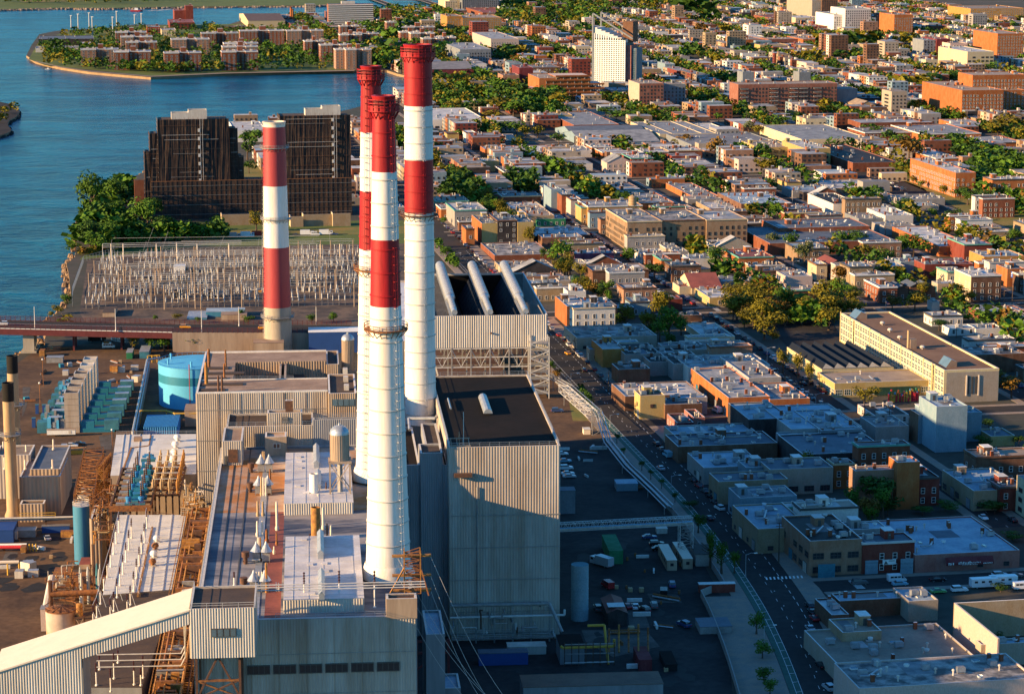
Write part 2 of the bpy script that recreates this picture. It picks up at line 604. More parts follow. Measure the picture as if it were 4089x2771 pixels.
# rocky edges
def rocks(name,line,n,spread,smin,smax,mt='rock'):
 m=MB()
 for _ in range(n):
  k=R.randrange(len(line)-1)
  f=R.random()
  x=line[k][0]+(line[k+1][0]-line[k][0])*f+R.uniform(-spread,spread)
  y=line[k][1]+(line[k+1][1]-line[k][1])*f+R.uniform(-spread,spread)
  s=R.uniform(smin,smax)
  i=len(m.v)
  for a_ in range(6):
   m.v.append((x+s*math.cos(a_*1.047)*R.uniform(.7,1.2),y+s*math.sin(a_*1.047)*R.uniform(.7,1.2),WZ-.3))
  for a_ in range(6):
   m.v.append((x+s*.55*math.cos(a_*1.047+.3),y+s*.55*math.sin(a_*1.047+.3),WZ+s*R.uniform(.7,1.3)))
  kk=m.mi(mt)
  for a_ in range(6):
   m.f.append((i+a_,i+(a_+1)%6,i+6+(a_+1)%6,i+6+a_))
   m.m.append(kk)
  m.f.append(tuple(i+6+a_ for a_ in range(6)))
  m.m.append(kk)
 o=m.build(name)
 tag(o,kind='stuff')
 return o
rocks('shore_rocks',QUEENS[5:24],420,3.0,.8,2.2)
rocks('far_shore_rocks',[G(p)for p in [(-60,40),(0,40),(240,34),(420,35),(750,29),(1250,24),(1345,21)]],500,5.0,1.2,3.2,'sidewalk')
rocks('island_rocks',[G(p)for p in [(0,408),(36,415),(66,430),(79,446),(66,466),(36,482),(30,500),(46,520),(30,532),(0,540)]],90,2.0,.8,2.0,'asphalt')
def sheet(name,pts,mt,z,world=True):
 m=MB()
 m.poly([(x,y,z)for x,y in pts],mt)
 return structure(name,m)
def px_sheet(name,c,pts,mt,z):
 return sheet(name,[G(S(c,x,y))for x,y in pts],mt,z)
def tw(a,b):
 return to_w(TOWN,a,b)
def strip_w(pts,o0,o1):
 """offset both sides of a world polyline"""
 L,Rr=[],[]
 for i,p in enumerate(pts):
  a=pts[max(0,i-1)]
  b=pts[min(len(pts)-1,i+1)]
  dx,dy=b[0]-a[0],b[1]-a[1]
  l=math.hypot(dx,dy)
  nx,ny=dy/l,-dx/l
  L.append((p[0]+nx*o0,p[1]+ny*o0))
  Rr.append((p[0]+nx*o1,p[1]+ny*o1))
 return L,Rr
def ribbon(mb,pts,o0,o1,z,mt,h=0):
 L,Rr=strip_w(pts,o0,o1)
 for i in range(len(pts)-1):
  mb.poly([(*L[i],z),(*Rr[i],z),(*Rr[i+1],z),(*L[i+1],z)],mt)
  if h:
   mb.poly([(*L[i],z-h),(*L[i+1],z-h),(*L[i+1],z),(*L[i],z)],mt)
   mb.poly([(*Rr[i],z-h),(*Rr[i+1],z-h),(*Rr[i+1],z),(*Rr[i],z)],mt)
def dashes(mb,pts,off,w_,dash,gap,z,mt='paint_white'):
 L,_=strip_w(pts,off,off)
 acc,on=0.0,True
 for i in range(len(L)-1):
  p,q=L[i],L[i+1]
  l=math.dist(p,q)
  s=0
  while s<l:
   step=min((dash if on else gap)-acc,l-s)
   if on and step>.05:
    dx,dy=(q[0]-p[0])/l,(q[1]-p[1])/l
    a=(p[0]+dx*s,p[1]+dy*s)
    b=(p[0]+dx*(s+step),p[1]+dy*(s+step))
    nx,ny=-dy*w_/2,dx*w_/2
    mb.poly([(a[0]+nx,a[1]+ny,z),(a[0]-nx,a[1]-ny,z),(b[0]-nx,b[1]-ny,z),(b[0]+nx,b[1]+ny,z)],mt)
   s+=step
   acc+=step
   if acc>=(dash if on else gap)-1e-6:
    acc,on=0.0,not on
# the boulevard along the plant, from the picture's bottom edge to the cove   (world polyline, drawn from near to far)
def smooth(pts,n=6):
 out=[]
 for i in range(len(pts)-1):
  p0,p1,p2,p3=pts[max(0,i-1)],pts[i],pts[i+1],pts[min(len(pts)-1,i+2)]
  for k in range(n):
   t=k/n
   out.append(tuple(.5*((2*p1[j])+(-p0[j]+p2[j])*t+(2*p0[j]-5*p1[j]+4*p2[j]-p3[j])*t*t+(-p0[j]+3*p1[j]-3*p2[j]+p3[j])*t**3)for j in (0,1)))
 out.append(pts[-1])
 return out
BLVD=smooth([tw(168,500),tw(178,556),tw(184.5,596),tw(190,640),tw(194.5,700),tw(196.5,760),tw(197,860),tw(199,1013),tw(201,1290),tw(203,1450),tw(203,1800),tw(205,2100)])
m=MB()
ribbon(m,BLVD,-12.5,-8.2,.14,'sidewalk',.14)
ribbon(m,BLVD[:19],-21,-12.5,.14,'sidewalk',.14)
ribbon(m,BLVD,8.2,14.5,.14,'sidewalk',.14)
structure('sidewalk',m)
m=MB()
ribbon(m,BLVD,-8.2,8.2,.02,'asphalt')
structure('road',m)
m=MB()
ribbon(m,BLVD[:40],-8.0,-4.9,.03,'bike_green')
structure('bike_lane',m)
m=MB()
dashes(m,BLVD[:50],-4.8,.12,1000,.1,.045)
dashes(m,BLVD[:50],-6.4,.10,1000,.1,.045)
dashes(m,BLVD[:50],5.2,.16,3,3,.045)
dashes(m,BLVD[:50],-.1,.12,2.5,6,.045)
dashes(m,BLVD[:50],.9,.3,.6,14,.045)
L6,L4=strip_w(BLVD[:50],-6.4,-4.8)
for i in range(len(L6)-1):
 n=max(1,int(math.dist(L6[i],L6[i+1])/4))
 for k in range(n):
  f=k/n
  a=[L6[i][j]+(L6[i+1][j]-L6[i][j])*f for j in (0,1)]
  b=[L4[i][j]+(L4[i+1][j]-L4[i][j])*f for j in (0,1)]
  m.poly([(a[0],a[1],.045),(b[0],b[1]+.7,.045),(b[0],b[1]+.85,.045),(a[0],a[1]+.3,.045)],'coping')
structure('road_marking',m)
STREETS_A=[285,368,451,535,620,705,790,875,960,1045,1130,1215,1300,1385,1470]
CROSS_B=[646,868,1108,1390,1640,1890,2060,2300,2540,2780,3020,3260,3500,3740,3980,4220,4460]
def visible(x,y,z=0,mx=80,my=60):
 if y<300:
  return False
 p=proj(x,y,z)
 return -mx<p[0]<4089+mx and -my<p[1]<2771+my*3
m=MB()
ms=MB()
mk=MB()
for a in STREETS_A:
 b_end=4600
 b0=560 if a<700 else 1300
 if a==285:
  b0,b_end=700,2300
 if a in (368,451):
  b0,b_end=646,2360
 pts=[tw(a,b0+(b_end-b0)*k/20)for k in range(21)]
 ribbon(m,pts,-5.2,5.2,.021,'asphalt')
 ribbon(ms,pts,-8.8,-5.2,.13,'sidewalk',.12)
 ribbon(ms,pts,5.2,8.8,.13,'sidewalk',.12)
 dashes(mk,[tw(a,b)for b in range(int(b0),min(int(b_end),1900),40)],0,.14,2,7,.05)
for b in CROSS_B:
 a0,a1=(205,700)if b<1500 else (205,1000)
 if b>2200:
  a0,a1=560,1700
 pts=[tw(a0+(a1-a0)*k/20,b)for k in range(21)]
 ribbon(m,pts,-5.5,5.5,.15,'asphalt')
 for s in (-1,1):
  ribbon(ms,pts,s*5.5 if s>0 else -8.8,8.8 if s>0 else -5.5,.16,'sidewalk',.1)
structure('street',m)
structure('pavement',ms)
mk2=MB()
for a,b in ((205,646),(285,868),(285,1108)):
 for k in range(9):
  x0,y0=tw(a+10.5,b-4+k*1.0)
  mk2.poly([(x0,y0,.18),(x0+2.6,y0+.4,.18),(x0+2.6,y0+.85,.18),(x0,y0+.45,.18)],'paint_white')
for k in range(10):
 x0,y0=tw(192+k*1.2,655.5)
 mk2.poly([(x0,y0,.18),(x0+.5,y0,.18),(x0+.5,y0+2.6,.18),(x0,y0+2.6,.18)],'paint_white')
structure('crossing_marking',mk2)
structure('street_marking',mk)
# plant yards
px_sheet('plant_yard','P',[(-60,1640),(-60,1010),(30,830),(90,790),(330,770),(640,790),(640,1000),(985,1000),(985,740),(1240,740),(1375,1000),(1130,1000),(1130,1640)],'asphalt_warm',.01)
px_sheet('service_yard','P',[(930,1640),(930,1000),(1235,1000),(1375,1000),(1440,1080),(1560,1210),(1640,1360),(1670,1640)],'asphalt_lot',.018)
for c_,q_ in (('K',[(1965,530),(2170,535),(2195,590),(2000,590)]),('K',[(1835,635),(1940,632),(1985,755),(1850,760)]),('K',[(1530,770),(1960,775),(2050,880),(1740,950),(1560,850)]),
               ('R',[(60,780),(190,785),(130,920),(0,930)]),('M',[(1130,1120),(1300,1095),(1270,1270),(1160,1270)]),('M',[(260,560),(350,560),(300,800),(255,900)])):
 px_sheet('concrete_apron',c_,q_,'concrete_patch',.034)
m=MB()
for k_ in range(46):
 c_,x_,y_=('K',R.uniform(1500,2250),R.uniform(150,1150))if k_%2 else ('R',R.uniform(0,700),R.uniform(650,1300))
 g_=G(S(c_,x_,y_))
 r_=R.uniform(.8,3.5)
 m.poly([(g_[0]+r_*R.uniform(.6,1.3)*math.cos(t*.7),g_[1]+r_*R.uniform(.8,2)*math.sin(t*.7),.04+k_*.0005)for t in range(9)],'oil_patch')
tag(m.build('oil_stains'),'dark oil stains on the yards','stains',kind='stuff')
px_sheet('gravel_verge','P',[(1290,905),(1312,900),(1345,955),(1300,955)],'grass_dry',.026)
px_sheet('switchyard_gravel','P',[(180,710),(200,585),(235,575),(985,545),(985,740),(200,740)],'yard_gravel',.012)
px_sheet('lawn','P',[(180,590),(250,520),(350,505),(985,500),(985,552),(440,560)],'grass',.014)
px_sheet('lawn','P',[(440,525),(985,512),(985,528),(440,541)],'grass_dry',.022)
px_sheet('lawn','P',[(545,372),(598,368),(598,402),(545,402)],'grass_dry',.02)
px_sheet('peninsula_lawn','A',[(190,395),(300,435),(1000,505),(1500,485),(2350,468),(2350,150),(1000,170),(420,215),(250,290)],'grass',.05)
px_sheet('quay_path','A',[(235,408),(400,445),(600,475),(1000,508),(1500,485),(2350,468),(2350,474),(1500,491),(1000,513),(600,480),(400,451),(235,413)],'sidewalk',.4)
px_sheet('peninsula_lawn','A',[(610,215),(760,225),(790,205),(640,200)],'grass_dry',.09)
px_sheet('far_lawn','A',[(180,22),(600,8),(600,0),(100,4)],'grass_dry',.1)
px_sheet('playing_field','C',[(900,790),(1190,785),(1280,830),(1130,850),(900,830)],'grass',.2)
px_sheet('playing_field','C',[(560,760),(1200,745),(1790,735),(1790,780),(900,785),(560,790)],'sidewalk',.19)
px_sheet('school_yard','F',[(330,950),(700,1000),(1000,900),(1100,1060),(1200,1200),(760,1140),(700,1080)],'asphalt_lot',.17)
px_sheet('park_lawn','F',[(1400,-30),(1560,60),(1700,120),(1950,260),(2330,380),(2330,100),(1900,-40)],'grass_dry',.17)
px_sheet('park_lawn','F',[(1850,60),(2330,240),(2330,60),(2000,-40)],'grass',.2)
px_sheet('parking_lot','F',[(1090,-30),(1350,-30),(1660,90),(1850,260),(1600,280),(1300,120)],'asphalt',.17)
px_sheet('parking_lot','C',[(280,760),(900,780),(880,830),(420,850)],'asphalt',.17)
px_sheet('parking_lot','B',[(1180,770),(1360,760),(1500,850),(1250,900),(1180,860)],'asphalt',.17)
px_sheet('parking_lot','F',[(1600,300),(2330,380),(2330,500),(1900,420)],'asphalt',.175)
px_sheet('dirt_lot','B',[(1480,740),(1700,690),(1900,700),(1800,760),(1680,780)],'sidewalk',.17)
# smokestacks
def smokestack(label,a,b,z0,ztop,r0,r1,bands,hoops,gallery,platforms,ladder_az,flare=True,base='stack_white',kind='round'):
 """bands: [(z from, z to, material)] from the bottom up"""
 t=Thing('smokestack',label,'smokestack',a,b,z0)
 def rr(z):
  f=(z-z0)/(ztop-z0)
  return r0+(r1-r0)*f**.85
 for (za,zb,mm)in bands:
  m=MB()
  k=max(2,int((zb-za)/6))
  m.lathe([(rr(za+(zb-za)*i/k),za+(zb-za)*i/k)for i in range(k+1)],mm,40,(a,b),cap=False)
  t.part('band',m,True)
 z=z0+3
 mm0=None
 while z<ztop-3:
  mm0=[q[2]for q in bands if q[0]<=z<q[1]+.01][0]
  r=rr(z)
  m=MB()
  m.lathe([(r+.02,z-.16),(r+.17,z-.1),(r+.17,z+.1),(r+.02,z+.16)],mm0 if mm0!='stack_white' else 'siding_white',40,(a,b),cap=False)
  t.part('hoop',m,True)
  z+=hoops
 if flare and gallery:
  t.part('soot_band',MB().lathe([(rr(ztop-2.6)+.03,ztop-2.6),(rr(ztop)+.05,ztop-.6)],'stack_sooty',40,(a,b),cap=False),True)
 # rim
 top=bands[-1][2]
 m=MB()
 r=rr(ztop)
 m.lathe([(r,ztop-1),(r+.35,ztop),(r-.5,ztop+.05),(r-.6,ztop-3)],top,40,(a,b),cap=False)
 m.lathe([(r-.6,ztop-3.1),(r-.6,ztop-3)],'soot',40,(a,b))
 t.part('rim',m,True)
 if gallery:
  zg=ztop-gallery
  R1=rr(zg)+1.0
  m=MB()
  m.lathe([(rr(zg)-.1,zg-.25),(R1,zg-.25),(R1,zg),(rr(zg)-.1,zg)],top,32,(a,b),cap=False)
  for j in range(16):
   tt=2*math.pi*j/16
   ca,sa=math.cos(tt),math.sin(tt)
   m.bar((a+ca*R1,b+sa*R1,zg-.2),(a+ca*rr(zg),b+sa*rr(zg),zg-1.9),.13,top,4)
   m.bar((a+ca*R1,b+sa*R1,zg),(a+ca*R1,b+sa*R1,zg+gallery*.75),.09,top,4)
  for q in (.25,.5,.75):
   m.lathe([(R1-.06,zg+gallery*q-.09),(R1+.06,zg+gallery*q-.09),(R1+.06,zg+gallery*q+.09),(R1-.06,zg+gallery*q+.09)],top,32,(a,b),cap=False)
  m.lathe([(R1-.12,zg),(R1-.12,zg+gallery*.34)],top,32,(a,b),cap=False)
  t.part('gallery',m)
 for zp,mat_ in platforms:
  rp=rr(zp)
  R1=rp+1.35
  m=MB()
  m.lathe([(rp-.05,zp-.25),(R1,zp-.25),(R1,zp),(rp-.05,zp)],mat_,32,(a,b),cap=False)
  for j in range(20):
   tt=2*math.pi*j/20
   ca,sa=math.cos(tt),math.sin(tt)
   m.bar((a+ca*R1,b+sa*R1,zp),(a+ca*R1,b+sa*R1,zp+1.15),.07,mat_,4)
   m.bar((a+ca*R1,b+sa*R1,zp-.2),(a+ca*rp,b+sa*rp,zp-1.7),.1,mat_,4)
  for q in (.6,1.15):
   m.lathe([(R1-.05,zp+q-.06),(R1+.05,zp+q-.06),(R1+.05,zp+q+.06),(R1-.05,zp+q+.06)],mat_,32,(a,b),cap=False)
  t.part('platform',m)
 # caged ladder
 for (za,zb,mm)in bands:
  m=MB()
  mm='stack_red' if mm=='stack_red' else ('stack_pink' if mm=='stack_pink' else 'steel_light')
  ca,sa=math.cos(ladder_az),math.sin(ladder_az)
  tx,ty=-sa,ca
  z=za
  pr=None
  while z<zb:
   r=rr(z)+.15
   p0=(a+ca*r+tx*.35,b+sa*r+ty*.35,z)
   p1=(a+ca*r-tx*.35,b+sa*r-ty*.35,z)
   p2=(a+ca*(r+.55)+tx*.35,b+sa*(r+.55)+ty*.35,z)
   p3=(a+ca*(r+.55)-tx*.35,b+sa*(r+.55)-ty*.35,z)
   m.bar(p0,p2,.06,mm,4)
   m.bar(p2,p3,.06,mm,4)
   m.bar(p3,p1,.06,mm,4)
   m.bar(p0,p1,.06,mm,4)
   if pr:
    for u,v in zip(pr,(p0,p1,p2,p3)):
     m.bar(u,v,.035,mm,4)
   pr=(p0,p1,p2,p3)
   z+=1.9
  t.part('ladder',m)
 return t
def stack_px(xc,ybase,z0,ytop,wtop,ytop_w,wbot,band_rows,mats):
 wx,wy=G((xc,ybase),z0)
 ztop=solve_h(wx,wy,ytop)
 a,b=to_l(PLANT,wx,wy)
 def dist(z):
  return wy*CP+(CAM_H-z)*SP
 r1=wtop/2/9500*dist(ztop)
 r0=wbot/2/9500*dist(z0)
 zs=[solve_h(wx,wy,r)for r in band_rows]
 lim=[z0]+zs+[ztop]
 return a,b,ztop,r0,r1,[(lim[i],lim[i+1],mats[i])for i in range(len(mats))],(wx,wy)
SR=154/158
RF=46.0       # boiler house roof
a,b,zt,r0,r1,bands,wv=stack_px(1551,2300,RF,382,87,0,182,[1218,953,684],['stack_white','stack_red','stack_white','stack_red'])
t=smokestack('nearest of the three tall red and white steel smokestacks, rusty platform ring halfway up',a,b,RF,zt,r0,r1,bands,5.2,3.2,
               [(solve_h(*wv,1312),'rust')],rad(-55))
SM1=(a,b,zt,r0)
# flared foot
m=MB()
m.lathe([(r0+.9,RF),(r0+.9,RF+.8),(r0+.1,RF+3.4),(r0,RF+3.4)],'stack_white',40,(a,b),cap=False)
t.part('foot',m,True)
landmark('the nearest red and white smokestack',*wv)
a,b,zt,r0,r1,bands,wv=stack_px(1499,1910,RF,264,77,0,158,[992,760,527],['stack_white','stack_red','stack_white','stack_red'])
t=smokestack('slim red and white steel smokestack half hidden behind the nearest one',a,b,RF,zt,r0,r1,bands,5.2,3.2,
               [(solve_h(*wv,1073),'rust')],rad(-125))
m=MB()
m.lathe([(r0+.9,RF),(r0+.9,RF+.8),(r0+.1,RF+3.4),(r0,RF+3.4)],'stack_white',40,(a,b),cap=False)
t.part('foot',m,True)
a,b,zt,r0,r1,bands,wv=stack_px(1680,1687,RF,178,111,0,124,[848,637,422],['stack_white','stack_red','stack_white','stack_red'])
t=smokestack('widest and tallest red and white smokestack, behind the other two steel ones',a,b,RF,zt,r0,r1,bands,4.7,3.2,
               [(solve_h(*wv,856),'rust_dark')],rad(-72))
landmark('the widest red and white smokestack',*wv)
a,b,zt,r0,r1,bands,wv=stack_px(1111,1400,0,486,89,0,114,[1223,985,741,506],['stack_concrete','stack_pink','stack_white','stack_pink','siding_cream'])
t=smokestack('lone concrete smokestack with faded pink-red and white bands on a bare concrete base',a,b,0,zt,r0,r1,bands,400,0,
               [(solve_h(*wv,1262),'steel'),(solve_h(*wv,872),'steel'),(solve_h(*wv,588),'steel')],rad(200))
occupy(PLANT,a-7,a+7,b-7,b+7)
landmark('the lone pink-banded concrete smokestack',*wv)
def small_stack(label,x,yb,yt):
 a,b,zt=pole('Z',x,yb,yt)
 t=Thing('exhaust_stack',label,'smokestack',a,b,group='tan exhaust stacks by the river')
 m=MB()
 m.lathe([(2.6,0),(2.6,.8),(1.95,2.4),(1.85,zt*.6),(1.85,zt-6)],'stack_tan',28,(a,b),cap=False)
 t.part('shaft',m,True)
 m=MB()
 m.lathe([(1.87,zt-6),(1.9,zt),(1.6,zt),(1.6,zt-2)],'soot',28,(a,b),cap=False)
 m.lathe([(1.6,zt-2),(1.6,zt-1.9)],'soot',28,(a,b))
 t.part('cap',m,True)
 m=MB()
 zp=zt-17
 m.lathe([(1.8,zp-.2),(3.6,zp-.2),(3.6,zp),(1.8,zp)],'steel',20,(a,b),cap=False)
 for j in range(14):
  q=2*math.pi*j/14
  c,s=math.cos(q)*3.6,math.sin(q)*3.6
  m.bar((a+c,b+s,zp),(a+c,b+s,zp+1.3),.07,'steel',4)
  m.bar((a+c,b+s,zp),(a+c*.5,b+s*.5,zp-2.2),.09,'steel',4)
 for q in (.6,1.2):
  m.lathe([(3.55,zp+q),(3.65,zp+q),(3.65,zp+q+.1),(3.55,zp+q+.1)],'steel',20,(a,b),cap=False)
 t.part('platform',m)
 occupy(PLANT,a-3,a+3,b-3,b+3)
small_stack('front one of the two tan exhaust stacks with sooty black tips beside the river',52,2065,1528)
small_stack('rear one of the two tan exhaust stacks with sooty black tips beside the river',68,1935,1420)
# boiler house (the building the near stacks rise from)
# roof plane first: left edge, right edge, front wall row, back row
a0,b0=pa('J',1320,712,RF)
a1=pa('K',443,705,RF)[0]
a0=-27.0
b1=boxpx(PLANT,'N',475,1550,940,780,1220,None,RF-.6)[2]+.2
BH=(a0,a1,b0,b1)
t=Thing('boiler_house','long boiler house with ribbed metal walls and a stained flat roof carrying vents and smokestacks','industrial building',(a0+a1)/2,(b0+b1)/2)
occupy(PLANT,a0,a1,b0,b1)
m=MB()
m.ring(a0,a1,b0,b1,0,RF,.9,'siding_dark','coping')
t.part('wall',m)
t.part('siding',MB().corr((a0,b0),(a1,b0),8,RF-.05,'siding',.6,.07))
t.part('siding',MB().corr((a0,b1),(a0,b0),8,RF-.05,'siding',.6,.12))
m=MB()
for z in (20,29,38):
 m.box(a0,a1,b0-.2,b0-.12,z,z+.14,'steel')
for k in range(1,8):
 x=a0+(a1-a0)*k/8
 m.box(x,x+.12,b0-.2,b0-.12,8,RF-.2,'siding_tan')
t.part('panel_joint',m)
# strip of windows in the front wall
zw1=solve_h(*to_w(PLANT,0,b0),S('J',0,992)[1])
zw0=solve_h(*to_w(PLANT,0,b0),S('J',0,1052)[1])
for k in range(7):
 xa=pa('J',1640,992,zw1)[0]+k*5.6
 if xa+5<a1-3:
  m=MB()
  m.box(xa,xa+4.9,b0-.42,b0-.1,zw0,zw1,'frame_dark')
  for q in range(4):
   m.poly([(xa+.15+q*1.2,b0-.43,zw0+.2),(xa+1.2+q*1.2,b0-.43,zw0+.2),(xa+1.2+q*1.2,b0-.43,zw1-.2),(xa+.15+q*1.2,b0-.43,zw1-.2)],'glass_dark')
  t.part('window',m)
zr=RF-.6
bsplit=pa('O',500,645,zr)[1]
xr1=pa('O',715,1000,zr)[0]
xr2=pa('O',868,1000,zr)[0]
t.part('roof',_rp(a0+.9,a1-.9,bsplit,b1-.9,zr,'roof_rust'))
t.part('roof',_rp(a0+.9,xr1,b0+.9,bsplit,zr,'roof_bluegrey'))
t.part('roof',_rp(xr1,xr2,b0+.9,bsplit,zr,'roof_red_felt'))
t.part('roof',_rp(xr2,a1-.9,b0+.9,bsplit,zr,'roof_bluegrey'))
# walkway strips and seams on the roof
m=MB()
for q,w_ in ((4.2,.25),(8.2,.3),(12.2,1.6)):
 m.box(a0+q,a0+q+w_,b0+1,b1-1,zr,zr+.12,'galvanised' if w_>1 else 'frame_dark',bottom=False)
t.part('roof_seam',m)
# raised metal roofs (front block, rear block)
def raised(xl,xr,yt,yk,hgt,c='O'):
 q0,q1,r0_,r1_,_=boxpx(PLANT,c,xl,xr,yt,yk,None,RF+hgt,0)
 m=MB()
 m.box(q0,q1,r0_,r1_,zr,RF+hgt,'siding_white','roof_grey_metal')
 p=t.part('monitor_roof',m)
 m=MB().corr((q0,r0_),(q1,r0_),zr,RF+hgt-.1,'siding_white',.6,.12)
 t.part('siding',m)
 m=MB()
 k=q0+2
 while k<q1-1:
  m.box(k,k+.12,r0_,r1_,RF+hgt,RF+hgt+.07,'steel_light',bottom=False)
  k+=3.4
 k=r0_+3
 while k<r1_:
  m.box(q0,q1,k,k+.12,RF+hgt,RF+hgt+.06,'steel_light',bottom=False)
  k+=6.5
 t.part('roof_seam',m)
 for _ in range(7):
  x,y=R.uniform(q0+2,q1-3),R.uniform(r0_+3,r1_-3)
  t.part('roof_hatch',MB().box(x,x+1.3,y,y+1.8,RF+hgt,RF+hgt+.25,'roof_grey_metal',bottom=False))
 return q0,q1,r0_,r1_
RA=raised(875,1605,552,18,2.4)
RB=raised(870,1718,1560,897,2.4)
def roof_duct(xl,xr,yn,yf,h,z=RF+2.4,c='O',mm='galvanised'):
 p0=pa(c,xl,yn,z)
 p1=pa(c,xr,yn,z)
 bb=pa(c,xl,yf,z)[1]
 m=MB()
 mid=(p0[0]+p1[0])/2
 m.box(p0[0],p1[0],p0[1],bb,z,z+h*.6,mm)
 i=[(p0[0]-.15,z+h*.6),(mid,z+h),(p1[0]+.15,z+h*.6)]
 for (u,v)in ((0,1),(1,2)):
  m.poly([(i[u][0],p0[1],i[u][1]),(i[v][0],p0[1],i[v][1]),(i[v][0],bb,i[v][1]),(i[u][0],bb,i[u][1])],mm)
 for y in (p0[1],bb):
  m.poly([(q[0],y,q[1])for q in i],mm)
 t.part('ridge_ventilator',m)
roof_duct(1190,1245,180,-5,2.2)
roof_duct(1232,1292,1130,905,2.2)
roof_duct(1245,1302,1575,1315,2.2)
roof_duct(1205,1262,400,240,1.4)
m=railing(MB(),[(a0+17.5,b0+.4,RF),(a1-.5,b0+.4,RF)],step=2)
t.part('railing',m)
m=railing(MB(),[(a0+.4,b0+.4,RF),(a0+.4,b1,RF)],step=4)
t.part('railing',m)
landmark('the boiler house',*to_w(PLANT,0,590))
BHT=t
def std_pole(c,x,yb,yt,z,r,mm,name,label,cat,group=None,tip=None):
 a,b,zt=pole(c,x,yb,yt,z)
 t=Thing(name,label,cat,a,b,z,group)
 m=MB()
 m.lathe([(r*1.4,z),(r*1.4,z+.3),(r,z+.35),(r,zt-1.2),(r*.72,zt)],mm,10,(a,b))
 t.part('pipe',m,True)
 if tip:
  m=MB()
  m.lathe([(r*1.2,z+.0),(r*1.7,z+.5),(r*1.2,z+1)],tip,10,(a,b))
  t.part('flange',m,True)
 return t
VP=[(603,683,525,.30,'stack_tan'),(657,683,528,.30,'stack_tan'),(599,895,735,.28,'siding_cream'),(652,890,733,.28,'siding_cream'),
      (804,830,530,.30,'siding_cream'),(1288,822,590,.30,'siding_cream'),(1370,932,780,.26,'siding_cream'),(640,470,268,.24,'stack_tan'),
      (662,470,275,.24,'siding_cream'),(687,470,280,.24,'siding_cream'),(735,435,190,.28,'rust'),(655,150,5,.22,'stack_tan'),
      (672,150,5,.22,'stack_tan'),(697,960,820,.34,'rust'),(772,1080,1000,.2,'siding_cream'),(1232,590,450,.2,'siding_cream'),
      (1330,920,760,.2,'rust_dark'),(800,985,850,.2,'rust'),(620,1160,905,.2,'siding_cream'),(634,1160,905,.2,'rust_gold'),(608,1160,905,.2,'siding_cream'),
      (695,1480,1170,.26,'rust_gold'),(592,1470,1265,.2,'siding_cream'),(620,1470,1265,.2,'siding_cream'),(650,1470,1265,.2,'siding_cream'),
      (796,1470,1375,.16,'steel_light'),(822,1470,1380,.16,'steel_light'),(1345,510,380,.14,'rust_dark'),(1320,515,330,.2,'rust_dark')]
for (x,yb,yt,r,mm)in VP:
 nm={'siding_cream':'pale','stack_tan':'tan','rust':'rusty','rust_gold':'orange','rust_dark':'dark rusty','steel_light':'thin grey'}[mm]
 o=std_pole('O',x,yb,yt,RF-.6,r,mm,'vent_pipe',None,'vent pipe','vent pipes on the boiler house roof',tip=mm)
 later(o.o,nm+' %s upright vent pipe on the boiler house roof'%('tall' if yb-yt>200 else 'short'),o.wx,o.wy)
def cone_vent(x,y):
 a,b=pa('O',x,y,RF-.6)
 t=Thing('cone_vent',None,'roof vent',a,b,RF-.6,'cone-capped vents on the boiler house roof')
 z=RF-.6
 m=MB()
 m.box(a-.9,a+.9,b-.9,b+.9,z+.4,z+2.3,'steel')
 t.part('housing',m)
 m=MB()
 for sx in (-.8,.8):
  for sy in (-.8,.8):
   m.bar((a+sx,b+sy,z),(a+sx,b+sy,z+.5),.12,'steel',4)
 t.part('stand',m)
 m=MB()
 m.lathe([(1.5,z+2.6),(1.0,z+3.3),(.35,z+4.3),(.12,z+5.0)],'galvanised',14,(a,b))
 t.part('cone_cap',m)
 later(t.o,'shiny cone-capped vent on a grey box on the boiler house roof',t.wx,t.wy)
for x,y in ((637,222),(722,222),(612,455),(710,450),(590,1160),(690,1160),(562,1470),(677,1470)):
 cone_vent(x,y)
for x,y,yt in ((532,225,128),(522,432,332),(474,1182,1055),(455,1395,1325)):
 a,b,zt=pole('O',x,y,yt,RF-.6)
 t=Thing('cowl',None,'vent cowl',a,b,RF-.6,'rusty cowls on the boiler house roof')
 m=MB()
 m.lathe([(.5,RF-.6),(.5,zt-1.4),(.9,zt-1.3),(.9,zt),(.6,zt)],'rust_dark',12,(a,b))
 t.part('pipe',m,True)
 m=MB()
 m.bar((a+.4,b,zt-2),(a+3.4,b,zt-2),.16,'steel_light')
 m.bar((a+.4,b,zt-2.3),(a+3.2,b,RF+.4),.12,'steel')
 m.bar((a-.6,b-.4,RF),(a,b,zt-1.8),.1,'rust_dark')
 t.part('bracket',m)
 later(t.o,'rusty brown pipe cowl with a side bracket on the boiler house roof',t.wx,t.wy)
